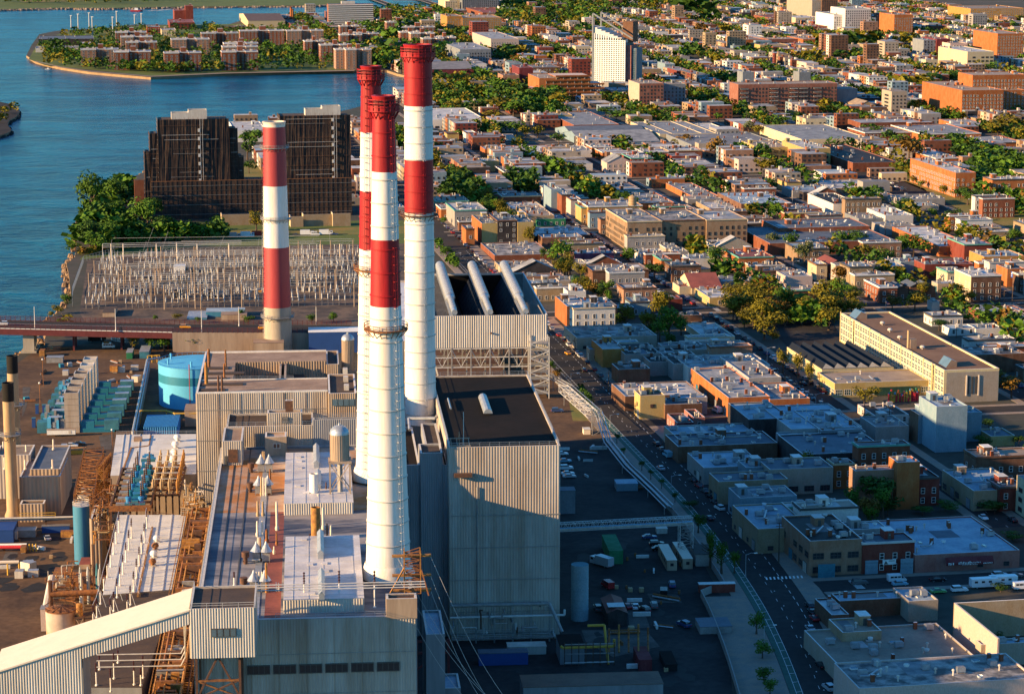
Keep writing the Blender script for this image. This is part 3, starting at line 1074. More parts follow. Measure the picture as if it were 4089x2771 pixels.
def big_vent(x,yb,yt,mm,label):
 a,b,zt=pole('O',x,yb,yt,RF)
 t=Thing('exhaust_cylinder',label,'exhaust stack',a,b,RF)
 z1=zt-9
 m=MB()
 m.lathe([(1.15,z1),(1.15,zt),(.95,zt),(.95,zt-.8)],mm,20,(a,b),cap=False)
 m.lathe([(.95,zt-.9),(.95,zt-.8)],'soot',20,(a,b))
 t.part('cylinder',m,True)
 m=MB()
 for sx in (-1.5,1.5):
  for sy in (-1.5,1.5):
   m.bar((a+sx,b+sy,RF-.5),(a+sx,b+sy,z1+1.8),.14,'rust_dark',4)
 for zz in (z1,z1+1.8):
  m.box(a-1.7,a+1.7,b-1.7,b-1.45,zz-.12,zz+.12,'rust_dark')
  m.box(a-1.7,a+1.7,b+1.45,b+1.7,zz-.12,zz+.12,'rust_dark')
  m.box(a-1.7,a-1.45,b-1.5,b+1.5,zz-.12,zz+.12,'rust_dark')
  m.box(a+1.45,a+1.7,b-1.5,b+1.5,zz-.12,zz+.12,'rust_dark')
 t.part('stand',m)
big_vent(1193,530,238,'stack_white','white upright exhaust cylinder on a rusty stand on the rear pale metal roof')
big_vent(1212,905,590,'rust_gold','rust-streaked upright exhaust cylinder between the two pale metal roofs')
def silo(c,xl,xr,ydt,ybot,yleg,z,label,legs=True):
 xm=(xl+xr)/2
 wx,wy=G(S(c,xm,yleg),z)
 a,b=to_l(PLANT,wx,wy)
 zb=solve_h(wx,wy,S(c,0,ybot)[1])
 zt=solve_h(wx,wy,S(c,0,ydt)[1])
 r=(S(c,xr,0)[0]-S(c,xl,0)[0])/2/9500*(wy*CP+(CAM_H-zb)*SP)
 t=Thing('silo',label,'silo',a,b,z)
 zs=zt-r*.95
 m=MB()
 m.lathe([(r,zb),(r,zs)],'siding_tan',28,(a,b),cap=False)
 for j in range(28):
  q=2*math.pi*j/28
  m.bar((a+r*math.cos(q),b+r*math.sin(q),zb),(a+r*math.cos(q),b+r*math.sin(q),zs),.09,'siding_tan',4)
 t.part('shell',m)
 m=MB()
 m.lathe([(r*1.05*math.cos(q*math.pi/14),zs+(zt-zs)*math.sin(q*math.pi/14))for q in range(8)],'galvanised',28,(a,b))
 t.part('dome',m)
 m=MB()
 m.lathe([(.3,zt-.1),(.3,zt+.5)],'galvanised',10,(a,b))
 t.part('vent',m)
 m=MB()
 rr=r*1.05
 for sx in (-1,1):
  for sy in (-1,1):
   m.bar((a+sx*rr,b+sy*rr,z),(a+sx*rr,b+sy*rr,zb),.28,'siding_tan',4)
 m.box(a-rr-.4,a+rr+.4,b-rr-.4,b+rr+.4,zb-.5,zb,'siding_tan')
 m.bar((a,b,z),(a,b,zb),.7,'steel')
 for sy in (-1,1):
  m.bar((a-rr,b+sy*rr,z+.3),(a+rr,b+sy*rr,zb-.6),.16,'siding_tan',4)
  m.bar((a+rr,b+sy*rr,z+.3),(a-rr,b+sy*rr,zb-.6),.16,'siding_tan',4)
 t.part('stand',m)
silo('N',1768,2003,918,1345,1740,RF+2.4,'dome-topped steel silo on a braced stand on the boiler house roof')
silo('G',2268,2350,-28,210,330,RF+2,'rear dome-topped silo left of the hidden smokestack, behind the ribbed hall')
# ---- penthouses on and behind the boiler house
STEP=boxpx(PLANT,'N',475,1550,940,780,1220,None,RF-.6)
hT=solve_h(*to_w(PLANT,STEP[0]-8,STEP[3]),S('N',0,535)[1])
BHALL=boxpx(PLANT,'N',105,1730,535,370,None,hT,0)
a0,a1,b0,bq,hT=BHALL
bw=boxpx(PLANT,'N',105,1705,535,150,None,hT,0)[3]
bb=boxpx(PLANT,'N',105,1705,535,32,None,hT,0)[3]
aw=a0+(a1-a0)*.262
t=Thing('rear_boiler_hall','big ribbed metal hall with sunken roof wells behind the boiler house','industrial building',(a0+a1)/2,(b0+bb)/2)
occupy(PLANT,a0,a1,b0,bb)
m=MB()
m.box(a0,a1,b0,bq,0,hT,'siding_tan','roof_tan')
m.box(a0,aw,bq,bw,0,hT,'siding_tan','roof_tan',bottom=False)
m.box(a0,a1,bw,bb,0,hT,'siding_tan','roof_tan',bottom=False)
t.part('wall',m)
t.part('well_floor',MB().box(aw,a1-.3,bq+.01,bw-.01,0,hT-9,'siding_tan','roof_brown'))
t.part('siding',MB().corr((a0,b0),(a1,b0),2,hT,'siding',.62,.07))
t.part('siding',MB().corr((a0,bb),(a0,b0),2,hT,'siding',.62,.14))
t.part('siding',MB().corr((aw,bw-.25),(a1,bw-.25),hT-9,hT,'siding_tan',.8,.2))
t.part('pipe',MB().bar((aw+2,bq+8,hT-5),(a1-4,bq+10,hT-4),.4,'steel'))
m=railing(MB(),[(aw,bq-.3,hT),(a1-10,bq-.3,hT)])
t.part('railing',m)
m=MB()
m.box(a0,a0+.5,b0,bb,hT,hT+.5,'coping')
m.box(a0+.5,a1,b0,b0+.5,hT,hT+.45,'coping')
m.box(a0+.5,a1,bq-.5,bq-.2,hT,hT+.3,'coping')
m.box(a0+.5,a1,bb-.5,bb,hT,hT+.5,'coping')
t.part('coping',m)
m=MB()
for j in range(5):
 bz=b0+3+j*8
 m.box(a0+.7,a0+8+(j%2)*5,bz,bz+3.2,hT,hT+.3,'roof_brown')
t.part('walkway',m)
m=MB()
for z in range(8,int(hT),9):
 m.box(a0-.22,a1,b0-.22,b0-.14,z,z+.14,'steel')
for k in range(1,6):
 x=a0+(a1-a0)*k/6
 m.box(x,x+.14,b0-.22,b0-.14,4,hT-.2,'siding_tan')
t.part('panel_joint',m)
# partition walls in the well
m=MB()
for q in (.62,.66):
 x=a0+(a1-a0)*q
 m.box(x,x+.6,bq+.2,bw-.3,hT-9,hT-.5,'siding_tan')
x0=a0+(a1-a0)*.50
m.box(x0,x0+12,bq+6,bw-.3,hT-9,hT-4,'siding_dark','roof_brown')
t.part('partition',m)
landmark('the rear ribbed boiler hall',*to_w(PLANT,(a0+a1)/2,(b0+bb)/2))
for (x,yb,yt,r,mm)in ((262,215,-20,.45,'rust'),(230,420,140,.5,'rust_gold'),(380,515,310,.3,'rust_dark'),(426,515,310,.3,'rust_dark'),(470,205,-10,.3,'rust'),(452,340,160,.3,'rust')):
 o=std_pole('N',x,yb,yt,hT,r,mm,'vent_pipe',None,'vent pipe','vent pipes on the rear boiler hall')
 later(o.o,'rusty upright vent pipe on the rear ribbed hall roof',o.wx,o.wy)
m=MB()
t=hall('stair_penthouse','ribbed cube penthouse with brown doors at the front left of the rear hall','penthouse','N',425,675,1120,950,None,RF-.6,'siding','roof_tan',yb=1420)
a0,a1,b0,b1,h=t.rect
m=MB()
m.box(a0+(a1-a0)*.29,a0+(a1-a0)*.75,b0-.35,b0-.02,RF+.3,RF+3.9,'rust_dark')
t.part('door',m)
t.part('door',MB().box(a0+(a1-a0)*.12,a0+(a1-a0)*.26,b0-.35,b0-.02,RF-.4,RF+2.1,'frame_dark'))
t=hall('step_block','long ribbed block with a sunken brown roof in front of the rear hall','industrial building','N',475,1550,940,780,None,RF-.6,'siding','roof_brown',rail=True,rect=STEP)
sb=t.rect
t=hall('louvre_penthouse','small ribbed penthouse with one dark louvre window above the long ribbed block','penthouse','N',982,1415,772,732,None,sb[4]-.55,'siding','roof_tan',yb=932)
a0,a1,b0,b1,h=t.rect
wm=MB()
wm.box(a0+(a1-a0)*.44,a0+(a1-a0)*.60,b0-.4,b0-.05,h-2.9,h-1.2,'frame_dark')
for q in range(4):
 wm.box(a0+(a1-a0)*.455,a0+(a1-a0)*.585,b0-.5,b0-.4,h-2.7+q*.4,h-2.55+q*.4,'steel')
t.part('louvre',wm)
hall('flue_box','narrow brown flue box rising from the louvre penthouse','flue','N',1205,1300,620,606,sb[4]+6.5,sb[4],'rust_dark','roof_brown',front=False,left=False)
t=hall('tan_block','smooth tan block with one small window against the long ribbed block','penthouse','N',955,1220,1068,1006,None,RF-.6,'siding_tan','roof_rust',front=False,left=False,yb=1300)
a0,a1,b0,b1,h=t.rect
wm=MB()
wm.box(a0+2.2,a0+4.2,b0-.15,b0-.01,RF+1.5,RF+2.9,'frame_white')
for q in range(2):
 wm.poly([(a0+2.3+q*.95,b0-.16,RF+1.6),(a0+3.1+q*.95,b0-.16,RF+1.6),(a0+3.1+q*.95,b0-.16,RF+2.8),(a0+2.3+q*.95,b0-.16,RF+2.8)],'glass_dark')
t.part('window',wm)
hall('dark_block','plain dark-sided ribbed block behind the dome silo','industrial building','N',1545,2150,855,825,None,RF-.6,'siding_dark','roof_brown',rail=True,yb=1200)
t=hall('window_block','ribbed block with a band of grey windows left of the hidden smokestack','industrial building','N',1740,2085,530,292,hT,hT-12,'siding_tan','roof_brown')
a0,a1,b0,b1,h=t.rect
for k in range(4):
 t.part('window',MB().box(a0+1.2+k*1.6,a0+2.6+k*1.6,b0-.4,b0-.1,h-3.6,h-1.7,'glass_sky'))
for k in range(3):
 t.part('rooftop_unit',MB().box(a0+4.6,a0+6,b0+6+k*12,b0+9+k*12,h-.5,h+1,'siding_white'))
hall('rear_block','brown-roofed ribbed block at the rear right corner of the ribbed hall','industrial building','N',1715,1870,170,0,hT-1,hT-12,'siding_tan','roof_brown')
# unseen block added behind the three steel stacks to cast shade over the yard
fh=hall('shade_block','tall grey block added unseen behind the steel smokestacks to shade the yard','industrial building','P',0,0,0,0,0,wall='siding',roof='roof_grey_metal',rect=(20.5,36.5,722.0,838.0,64.0))
# grey block with the black roof
t=hall('grey_block','tall windowless grey ribbed block with a black flat roof, half in shadow','industrial building','H',650,1390,724,250,54.0,0,'siding','roof_black',rail=True,pitch=.75,yb=None,dep=.06)
GB=t.rect
a0,a1,b0,b1,h=GB
m=MB()
for z in (8,17,26,35):
 m.box(a0-.1,a1+.05,b0-.32,b0-.24,z,z+.18,'steel')
t.part('girt',m)
t.part('hatch',MB().box(a0+1.4,a0+6.2,b0-1.6,b0-.3,46,47,'rust_dark'))
t.part('drain_pipe',MB().bar((a0+7.6,b0-.4,3),(a0+7.6,b0-.4,43),.2,'steel'))
t.part('vent',MB().box(a1-3.2,a1-2.2,b0-.6,b0-.3,8.2,9.2,'steel'))
t.part('vent',MB().box(a1-5.6,a1-5.2,b0-.6,b0-.3,9.2,10.6,'frame_dark'))
for (x,y,L,w_)in ((912,500,22,2.6),(664,475,14,.6)):
 p=pa('H',x,y,h)
 m=MB()
 if w_>1:
  m.lathe([(1,0),(1,1)],'galvanised',3,(0,0))if False else None
  for k in range(6):
   u=k*math.pi/6
   u2=(k+1)*math.pi/6
   m.poly([(p[0]+w_/2*math.cos(u),p[1],h+w_/2*math.sin(u)),(p[0]+w_/2*math.cos(u2),p[1],h+w_/2*math.sin(u2)),
     (p[0]+w_/2*math.cos(u2),p[1]+L,h+w_/2*math.sin(u2)),(p[0]+w_/2*math.cos(u),p[1]+L,h+w_/2*math.sin(u))],'galvanised')
  m.poly([(p[0]+w_/2*math.cos(k*math.pi/6),p[1],h+w_/2*math.sin(k*math.pi/6))for k in range(7)],'galvanised')
 else:
  m.bar((p[0],p[1],h+.3),(p[0],p[1]+L,h+.3),.3,'galvanised')
 t.part('roof_ventilator',m)
m=MB()
m.bar((a0+4.2,b0+3,h-.5),(a0+4.2,b0+3,h+9),.09,'steel_light')
t.part('mast',m)
m=MB()
for k in range(4):
 m.bar((a0+.8+k*1.6,b0+.8,h),(a0+.8+k*1.6,b0+5,h+1.4),.12,'siding_tan',4)
m.box(a0+.5,a0+6,b0+.6,b0+.85,h+.1,h+.3,'siding_tan')
m.box(a0+.5,a0+6,b0+4.8,b0+5.1,h+1.2,h+1.4,'siding_tan')
m.bar((a0+3,b0+3,h),(a0+3,b0+3,h+3.6),.12,'siding_tan',4)
t.part('hoist_frame',m)
landmark('the tall grey block',*to_w(PLANT,a1,b0))
# lower annexes squeezed between it and the boiler house
hall('annex','dark ribbed annex left of the tall grey block, tallest of the three','industrial building','H',462,610,762,700,51.6,0,'siding_dark','roof_brown')
hall('annex','dark ribbed annex directly beside the nearest white smokestack shaft','industrial building','H',330,458,842,590,48.1,0,'siding_dark','roof_black')
hall('annex','narrow dark ribbed annex touching the tall grey block','industrial building','H',612,648,842,600,48.1,0,'siding_dark','roof_black')
t=hall('annex_plant_room','small plant room with pale edges between the widest stack and the black roof','plant room','H',495,600,705,565,51,47.5,'siding_dark','roof_brown',front=False,left=False)
p0,p1=pa('H',385,555,49),pa('H',560,545,50)
t=Thing('flue_pipe','bent pale pipe round the foot of the widest smokestack','pipe',p0[0],p0[1],44)
t.part('pipe',MB().path([(p0[0],p0[1]-6,48),(p0[0],p0[1],50),(p1[0],p1[1],50.6),(p1[0]+2.2,p1[1]+9,50.6)],.45,'galvanised'))
# conveyor head house, its gallery
a0,a1,b0,b1,h=boxpx(PLANT,'J',1258,1692,632,482,None,200-150*SR,0)
zb=solve_h(*to_w(PLANT,a0,b0),S('J',0,960)[1])
t=Thing('conveyor_head_house','ribbed metal box house on legs at the upper end of the sloping gallery','conveyor house',(a0+a1)/2,(b0+b1)/2,zb)
t.part('wall',MB().ring(a0,a1,b0,b1,zb,h,.35,'siding','coping'))
t.part('floor',_rp(a0+.1,a1-.1,b0+.1,b1-.1,zb+.02,'steel'))
t.part('roof',_rp(a0+.35,a1-.35,b0+.35,b1-.35,h-.5,'roof_brown'))
t.part('siding',MB().corr((a0,b0),(a1,b0),zb,h,'siding_white',.55,.09))
t.part('siding',MB().corr((a0,b1),(a0,b0),zb,h,'siding',.62,.2))
t.part('railing',railing(MB(),[(a0+.2,b1,h),(a0+.2,b0+.2,h),(a1-.2,b0+.2,h),(a1-.2,b1,h)],'steel_light',step=3))
for k in range(4):
 x=a0+(a1-a0)*(.315+k*.098)
 w2=(a1-a0)*.09
 m=MB()
 m.box(x,x+w2,b0-.42,b0-.1,h-6.1,h-4.3,'frame_dark')
 m.poly([(x+.12,b0-.43,h-5.95),(x+w2-.12,b0-.43,h-5.95),(x+w2-.12,b0-.43,h-4.45),(x+.12,b0-.43,h-4.45)],'glass_sky')
 t.part('window',m)
m=MB()
zl=zb-9
for x in (a0+1,a1-3.5):
 for y in (b0+.8,b1-.8):
  m.bar((x,y,zl-20),(x,y,zb),.35,'rust_dark',4)
m.bar((a0+1,b0+.8,zb-5.2),(a1-3.5,b0+.8,zb-5.2),.3,'rust',4)
m.bar((a0+1,b0+.8,zl),(a1-3.5,b0+.8,zl),.4,'rust',4)
xm=(a0+a1-2.5)/2
m.bar((a0+1,b0+.8,zl),(xm,b0+.8,zb),.28,'rust_dark',4)
m.bar((a1-3.5,b0+.8,zl),(xm,b0+.8,zb),.28,'rust_dark',4)
m.bar((a0+1,b0+.8,zb-5.2),(a1-3.5,b0+.8,zl),.22,'rust',4)
m.bar((a1-3.5,b0+.8,zb-5.2),(a0+1,b0+.8,zl),.22,'rust_dark',4)
t.part('leg_frame',m)
HH=(a0,a1,b0,b1,h,zb)
# gallery
al=pa('J',-40,1000,200-162.4*SR)[0]
gz1,gz0=h-.1,200-163*SR
t=Thing('conveyor_gallery','sloping enclosed conveyor gallery with cream roof and ribbed side, climbing to the head house','conveyor',al,b0,0)
g0,g1=b0+.2,b1-.6
def gz(x):
 return gz0+(gz1-gz0)*(x-al)/(a0-al)
t.part('roof',(lambda m:(m.poly([(al,g0-.35,gz(al)),(a0-.05,g0-.35,gz1),(a0-.05,g1,gz1),(al,g1,gz(al))],'siding_cream'),
                           m.poly([(al,g0-.35,gz(al)-.35),(a0-.05,g0-.35,gz1-.35),(a0-.05,g0-.35,gz1),(al,g0-.35,gz(al))],'siding_cream'),m)[-1])(MB()))
xs=pa('J',550,965,gz(a0-18)-5)[0]
dd=gz(xs)-solve_h(*to_w(PLANT,xs,b0),S('J',0,962)[1])
m=MB()
m.corr((xs,g0),(a0,g0),gz(xs)-dd,gz(xs)-.3,'siding_white',.55,.09,ztop=gz1-.3,zbot=gz1-dd*.98)
t.part('siding',m)
m=MB()
m.corr((al,g0),(xs,g0),8,gz(al)-.3,'siding_white',.55,.09,ztop=gz(xs)-.3,zbot=8)
t.part('siding',m)
m=MB()
m.poly([(xs,g0+.1,8),(xs,g1,8),(xs,g1,gz(xs)-.1),(xs,g0+.1,gz(xs)-.1)],'siding_dark')
m.poly([(xs,g0+.1,gz(xs)-dd),(a0,g0+.1,gz1-dd),(a0,g1,gz1-dd),(xs,g1,gz(xs)-dd)],'siding_dark')
m.poly([(al,g1,8),(xs,g1,8),(xs,g1,gz(xs)-.1),(al,g1,gz(al)-.1)],'siding_dark')
m.poly([(xs,g1,gz(xs)-dd),(a0,g1,gz1-dd),(a0,g1,gz1-.1),(xs,g1,gz(xs)-.1)],'siding_dark')
t.part('wall',m)
GAL=(al,xs)
landmark('the sloping conveyor gallery',*to_w(PLANT,(al+a0)/2,b0))
# turbine hall roofs
TH=26.0
def polyroof(name,label,pts,z,roof,wall,c='R',seams=()):
 P=[pa(c,x,y,z)for x,y in pts]
 cx,cy=sum(p[0]for p in P)/len(P),sum(p[1]for p in P)/len(P)
 t=Thing(name,label,'industrial building',cx,cy)
 m=MB()
 m.poly([(p[0],p[1],z)for p in P],roof)
 t.part('roof',m)
 m=MB()
 for p,q in zip(P,P[1:]+P[:1]):
  m.poly([(p[0],p[1],0),(q[0],q[1],0),(q[0],q[1],z-.02),(p[0],p[1],z-.02)],wall)
  L=math.dist(p,q)
 t.part('wall',m)
 xs_=[p[0]for p in P]
 ys_=[p[1]for p in P]
 occupy(PLANT,min(xs_),max(xs_),min(ys_),max(ys_))
 t.P=P
 return t
t=polyroof('turbine_hall','pale metal roof of the turbine hall carrying rows of white insulator posts',[(1060,1225),(1830,1165),(1915,400),(1215,400)],TH,'roof_white_metal','siding_tan')
landmark('the pale turbine hall roof',t.wx,t.wy)
A_,B_,C_,D_=t.P
m=MB()
for k in range(1,12):
 f=k/12
 p=[A_[i]+(D_[i]-A_[i])*f for i in (0,1)]
 q=[B_[i]+(C_[i]-B_[i])*f for i in (0,1)]
 m.bar((p[0],p[1],TH+.02),(q[0],q[1],TH+.02),.05,'roof_white_metal',4)
for k in (.14,.42,.62,.8):
 p=[A_[i]+(B_[i]-A_[i])*k for i in (0,1)]
 q=[D_[i]+(C_[i]-D_[i])*k for i in (0,1)]
 m.bar((p[0],p[1],TH+.05),(q[0],q[1],TH+.05),.16,'steel_light',4)
t.part('roof_seam',m)
p=pa('R',1420,1240,TH)
q=pa('R',1570,530,TH)
t.part('expansion_joint',MB().bar((p[0],p[1],TH+.05),(q[0],q[1],TH+.05),.3,'rust_gold',4))
for x,y,g_ in ((1615,680,0),(1600,760,1),(1585,840,0),(1573,925,1)):
 p=pa('R',x,y,TH)
 vt=Thing('dome_vent',None,'roof vent',p[0],p[1],TH,'round vents on the turbine hall roof')
 m=MB()
 m.lathe([(.45,TH),(.45,TH+.6),(.95,TH+.8),(1.0,TH+1.3),(.7,TH+1.8),(.2,TH+2.0)],'paint_white' if not g_ else 'rust',14,p)
 vt.part('cowl',m,True)
 vt.part('base',MB().box(p[0]-.8,p[0]+.8,p[1]-.8,p[1]+.8,TH,TH+.25,'siding_white'))
 later(vt.o,('white round' if not g_ else 'rust-stained')+' vent on the pale turbine hall roof',vt.wx,vt.wy)
BW=polyroof('lower_turbine_hall','dark brown patched roof under the sloping gallery',[(760,2180),(1460,2180),(1812,1188),(1055,1235)],TH-.4,'roof_brown','siding_dark')
t=polyroof('rear_turbine_hall','rear pale metal roof with small round vents behind the rusty switchgear',[(740,770),(2066,745),(2066,125),(830,135)],TH,'roof_white_metal','siding_tan',c='Q')
landmark('the rear pale roof',t.wx,t.wy)
A_,B_,C_,D_=t.P
m=MB()
for k in (.1,.17,.30,.42):
 p=[A_[i]+(B_[i]-A_[i])*k for i in (0,1)]
 q=[D_[i]+(C_[i]-D_[i])*k for i in (0,1)]
 m.bar((p[0],p[1],TH+.05),(q[0],q[1],TH+.05),.15,'steel_light',4)
t.part('roof_seam',m)
p,q=pa('Q',930,700,TH),pa('Q',1060,340,TH)
t.part('expansion_joint',MB().bar((p[0],p[1],TH+.05),(q[0],q[1],TH+.05),.3,'rust_gold',4))
p,q=pa('Q',1075,345,TH),pa('Q',1335,310,TH)
t.part('expansion_joint',MB().path([(p[0],p[1],TH+.05),(q[0],q[1],TH+.05),(*pa('Q',1365,150,TH),TH+.05)],.25,'rust_gold',4))
m=railing(MB(),[(*D_,TH),(*C_,TH)],step=3)
t.part('railing',m)
t.part('rooftop_box',MB().box(*sum([[pa('Q',1100,245,TH)[0],pa('Q',1225,245,TH)[0]],[pa('Q',1100,245,TH)[1],pa('Q',1100,215,TH)[1]]],[]),TH,TH+1.2,'roof_tan'))
for x,y in ((1775,240),(1745,345),(1730,460),(1700,575),(1660,680)):
 p=pa('Q',x,y,TH)
 vt=Thing('dome_vent',None,'roof vent',p[0],p[1],TH,'round vents on the rear turbine hall roof')
 m=MB()
 m.lathe([(.6,TH),(.6,TH+.8),(1.1,TH+1.0),(1.15,TH+1.6),(.7,TH+2.2),(.2,TH+2.3)],'paint_white',14,p)
 vt.part('cowl',m,True)
 vt.part('base',MB().box(p[0]-.9,p[0]+.9,p[1]-.9,p[1]+.9,TH,TH+.3,'siding_white'))
 later(vt.o,'white round vent on the rear pale metal roof',vt.wx,vt.wy)
# insulator posts
def bus_post(c,x,yb,yt,z,group,desc,mm='stack_white',im='insulator_brown',r=.16):
 a,b,zt=pole(c,x,yb,yt,z)
 t=Thing('busbar_post',None,'insulator post',a,b,z,group)
 zi=z+(zt-z)*.58
 m=MB()
 m.lathe([(r*2,z),(r*2,z+.3),(r,z+.35),(r,zi)],mm,8,(a,b))
 t.part('post',m,True)
 m=MB()
 n=5
 prof=[]
 for k in range(n):
  q=zi+(zt-zi)*k/n
  s=(zt-zi)/n
  prof+=[(r*.8,q),(r*2.0,q+s*.35),(r*.8,q+s*.7)]
 m.lathe(prof,im,8,(a,b))
 t.part('insulator',m,True)
 later(t.o,desc,t.wx,t.wy)
 return (a,b,zt)
rowsR=[[(1230,580),(1200,695),(1172,805),(1143,935),(1108,1045),(1072,1180),(1038,1320),(1000,1460),(963,1540)],
         [(1358,640),(1330,760),(1300,885),(1270,1010),(1240,1130),(1208,1255),(1175,1395),(1140,1470)],
         [(1516,540),(1490,690),(1462,805),(1438,930),(1410,1055),(1380,1185),(1347,1330),(1315,1415)]]
nth=['left','middle','right']
for ri,row in enumerate(rowsR):
 tops=[]
 for (x,y)in row:
  tops.append(bus_post('R',x,y,y-210,TH,'insulator posts on the turbine hall roof','white insulator post in the %s row on the pale turbine hall roof'%nth[ri]))
 wt=Thing('overhead_line','thin metal conductor strung along the %s row of roof insulator posts'%nth[ri],'conductor',tops[0][0],tops[0][1],TH)
 wt.part('conductor',MB().path([(p[0],p[1],p[2]+.1)for p in tops],.07,'steel_light',4))
 m=MB()
 for p in tops:
  m.bar((p[0],p[1],p[2]-1.5),(p[0]+1.6,p[1]-3,TH+.1),.06,'steel_light',4)
 wt.part('brace',m)
tops=[]
for (x,yb,yt)in ((640,1140,985),(757,1095,915),(660,1035,930),(735,1180,1020),(783,990,900),(890,1135,970),(935,1140,1015),(950,1090,935)):
 tops.append(bus_post('J',x,yb,yt,TH-.4,'insulator posts on the brown roof','white insulator post on the dark brown roof under the gallery'))
# white pipes running across in front of the head house roof
for k,(y0,yh)in enumerate(((935,378),(975,415),(1017,462))):
 zA=TH+5
 p=[(*pa('J',640,y0,zA),zA),(*pa('J',1200,y0-10,zA),zA)]
 pz=(pa('J',1222,yh,h:=RF+5.5))
 q=[(p[1][0]+1,p[1][1],zA+2),(HH[0]-1.5-k*.6,HH[3]+1+k*2,RF+5.5),(HH[0]+2,HH[3]+1+k*2,RF+6.2),(BH[1]+2,HH[3]+1+k*2,RF+6.2)]
 t=Thing('busbar_pipe',['rearmost','middle','frontmost'][k]+' white tubular busbar crossing above the boiler house front edge','busbar',q[1][0],q[1][1],TH)
 t.part('tube',MB().path(p+q,.13,'steel_light',6))
for x,y,yt in ((1553,480,383),(2018,590,383),(2250,590,372)):
 bus_post('J',x,y,yt,RF,'insulator posts at the boiler house front','twisted insulator post at the boiler house front edge')
bus_post('K',160,622,372,RF,'insulator posts at the boiler house front','twisted insulator post at the boiler house front edge')
# orange pipe rack between the turbine hall and the boiler house
pts=[pa('R',1962,430,TH+1),pa('R',1872,1180,TH+1)]
e0,e1=pts[0],(pts[1][0],pts[1][1])
f0=-27-2.0
t=Thing('pipe_rack','long rust-orange rack of pipes between the pale roof and the boiler house','pipe rack',(e0[0]+f0)/2,600,0)
cols_=['rust_gold','rust','rust_gold','stack_tan','rust','rust_gold','rust_dark']
WR=f0-8.6
for k in range(7):
 x=WR+1.0+k*1.25
 t.part('pipe',MB().path([(x,BH[2],TH+1.6+(k%3)*.7),(x,BH[3],TH+1.6+(k%3)*.7)],.22+.1*(k%2),cols_[k],6),True)
m=MB()
y=BH[2]
while y<BH[3]:
 m.box(WR+.4,f0+.3,y,y+.3,TH+.6,TH+1.1,R.choice(['rust','rust_gold','rust_dark']))
 if R.random()<.6:
  m.box(WR+R.uniform(1,5),WR+R.uniform(5.5,8),y+.3,y+R.uniform(.9,1.6),TH+1.6,TH+R.uniform(2.2,4.2),R.choice(['rust','rust_gold','rust_dark','steel']))
 y+=1.7
o=t.part('rung',m)
o['kind']='stuff'
t.part('deck',MB().box(WR+.2,f0+.5,BH[2],BH[3],0,TH-.2,'rust_dark','rust_dark'))
tt=railing(MB(),[(WR,BH[2],TH+.6),(WR,BH[3],TH+.6)],'rust_gold',step=2)
t.part('railing',tt)
# rusty switchgear bay between the two pale roofs
t=Thing('switchgear_bay','rusty steel switchgear frame between the two pale roofs','switchgear',*pa('Q',1030,1250,27))
z0=27.2
A_,B_=pa('Q',745,1270,z0),pa('Q',1340,1270,z0)
C_=pa('Q',1340,650,z0)
x0,x1,y0,y1=A_[0],B_[0],A_[1],C_[1]
m=MB()
for i in range(8):
 y=y0+(y1-y0)*i/7
 m.box(x0,x1,y-.35,y+.35,z0-.5,z0+.1,'rust')
m.box(x0-.5,x0,y0,y1,z0-.9,z0+.4,'rust_dark')
m.box(x1,x1+.5,y0,y1,z0-.9,z0+.4,'rust')
m.box(x0-.5,x1+.5,y0-.9,y0-.4,z0-.9,z0+.8,'rust')
t.part('frame',m)
m=MB()
for x in (x0,(x0+x1)/2,x1):
 for y in (y0,(y0+y1)/2,y1):
  t.part('leg',MB().bar((x,y,0),(x,y,z0),.4,'rust_dark',4))
for i in range(7):
 y=y0+(y1-y0)*(i+.5)/7
 t.part('panel',MB().box(x0+1.2,x0+(x1-x0)*.34,y-1.0,y+1.0,z0,z0+.5,'steel'))
t.part('railing',railing(MB(),[(x0,y0-1,z0+.8),(x1,y0-1,z0+.8)],'rust',step=2.4))
# teal breaker bodies
for i in range(6):
 for j,(xx)in enumerate((.45,.78)):
  y=y0+2+(y1-y0-2)*i/6
  x=x0+(x1-x0)*xx
  bt=Thing('circuit_breaker',None,'circuit breaker',x,y,z0,'teal circuit breakers in the rusty bay')
  m=MB()
  m.lathe([(.75,z0),(.75,z0+2),(.9,z0+2.1),(.9,z0+2.6),(.5,z0+2.8)],'teal_dark' if i%2 else 'blue_paint',12,(x,y))
  m.box(x-1.1,x+1.1,y-1.2,y+1.2,z0,z0+1.0,'teal_dark')
  bt.part('tank',m)
  m=MB()
  pf=[]
  for k in range(7):
   pf+=[(.24-k*.015,z0+2.8+k*.58),(.36-k*.02,z0+3.0+k*.58),(.24-k*.015,z0+3.2+k*.58)]
  m.lathe(pf,'insulator_brown',10,(x,y))
  bt.part('bushing',m,True)
  m=MB()
  m.lathe([(.3,z0+6.7),(.4,z0+7.0),(.15,z0+7.3)],'galvanised',10,(x,y))
  bt.part('cap',m)
  later(bt.o,'teal circuit breaker in the %s column of the bay'%('left' if j==0 else 'right'),bt.wx,bt.wy)
xm0,xm1=x0+(x1-x0)*.53,x0+(x1-x0)*.70
bt=Thing('breaker_manifold','long teal box of pipework between the two columns of circuit breakers','switchgear',(xm0+xm1)/2,(y0+y1)/2,z0)
m=MB()
m.box(xm0,xm1,y0+1,y1-2,z0,z0+1.8,'teal_dark')
bt.part('body',m)
m=MB()
for k in range(26):
 y=y0+2+R.uniform(0,y1-y0+3)
 m.box(xm0+R.uniform(-.5,1.5),xm0+R.uniform(2,4),y,y+R.uniform(.5,1.4),z0+2.2,z0+R.uniform(2.5,3.6),R.choice(['teal_unit','blue_paint','teal_dark']))
bt.part('pipework',m)
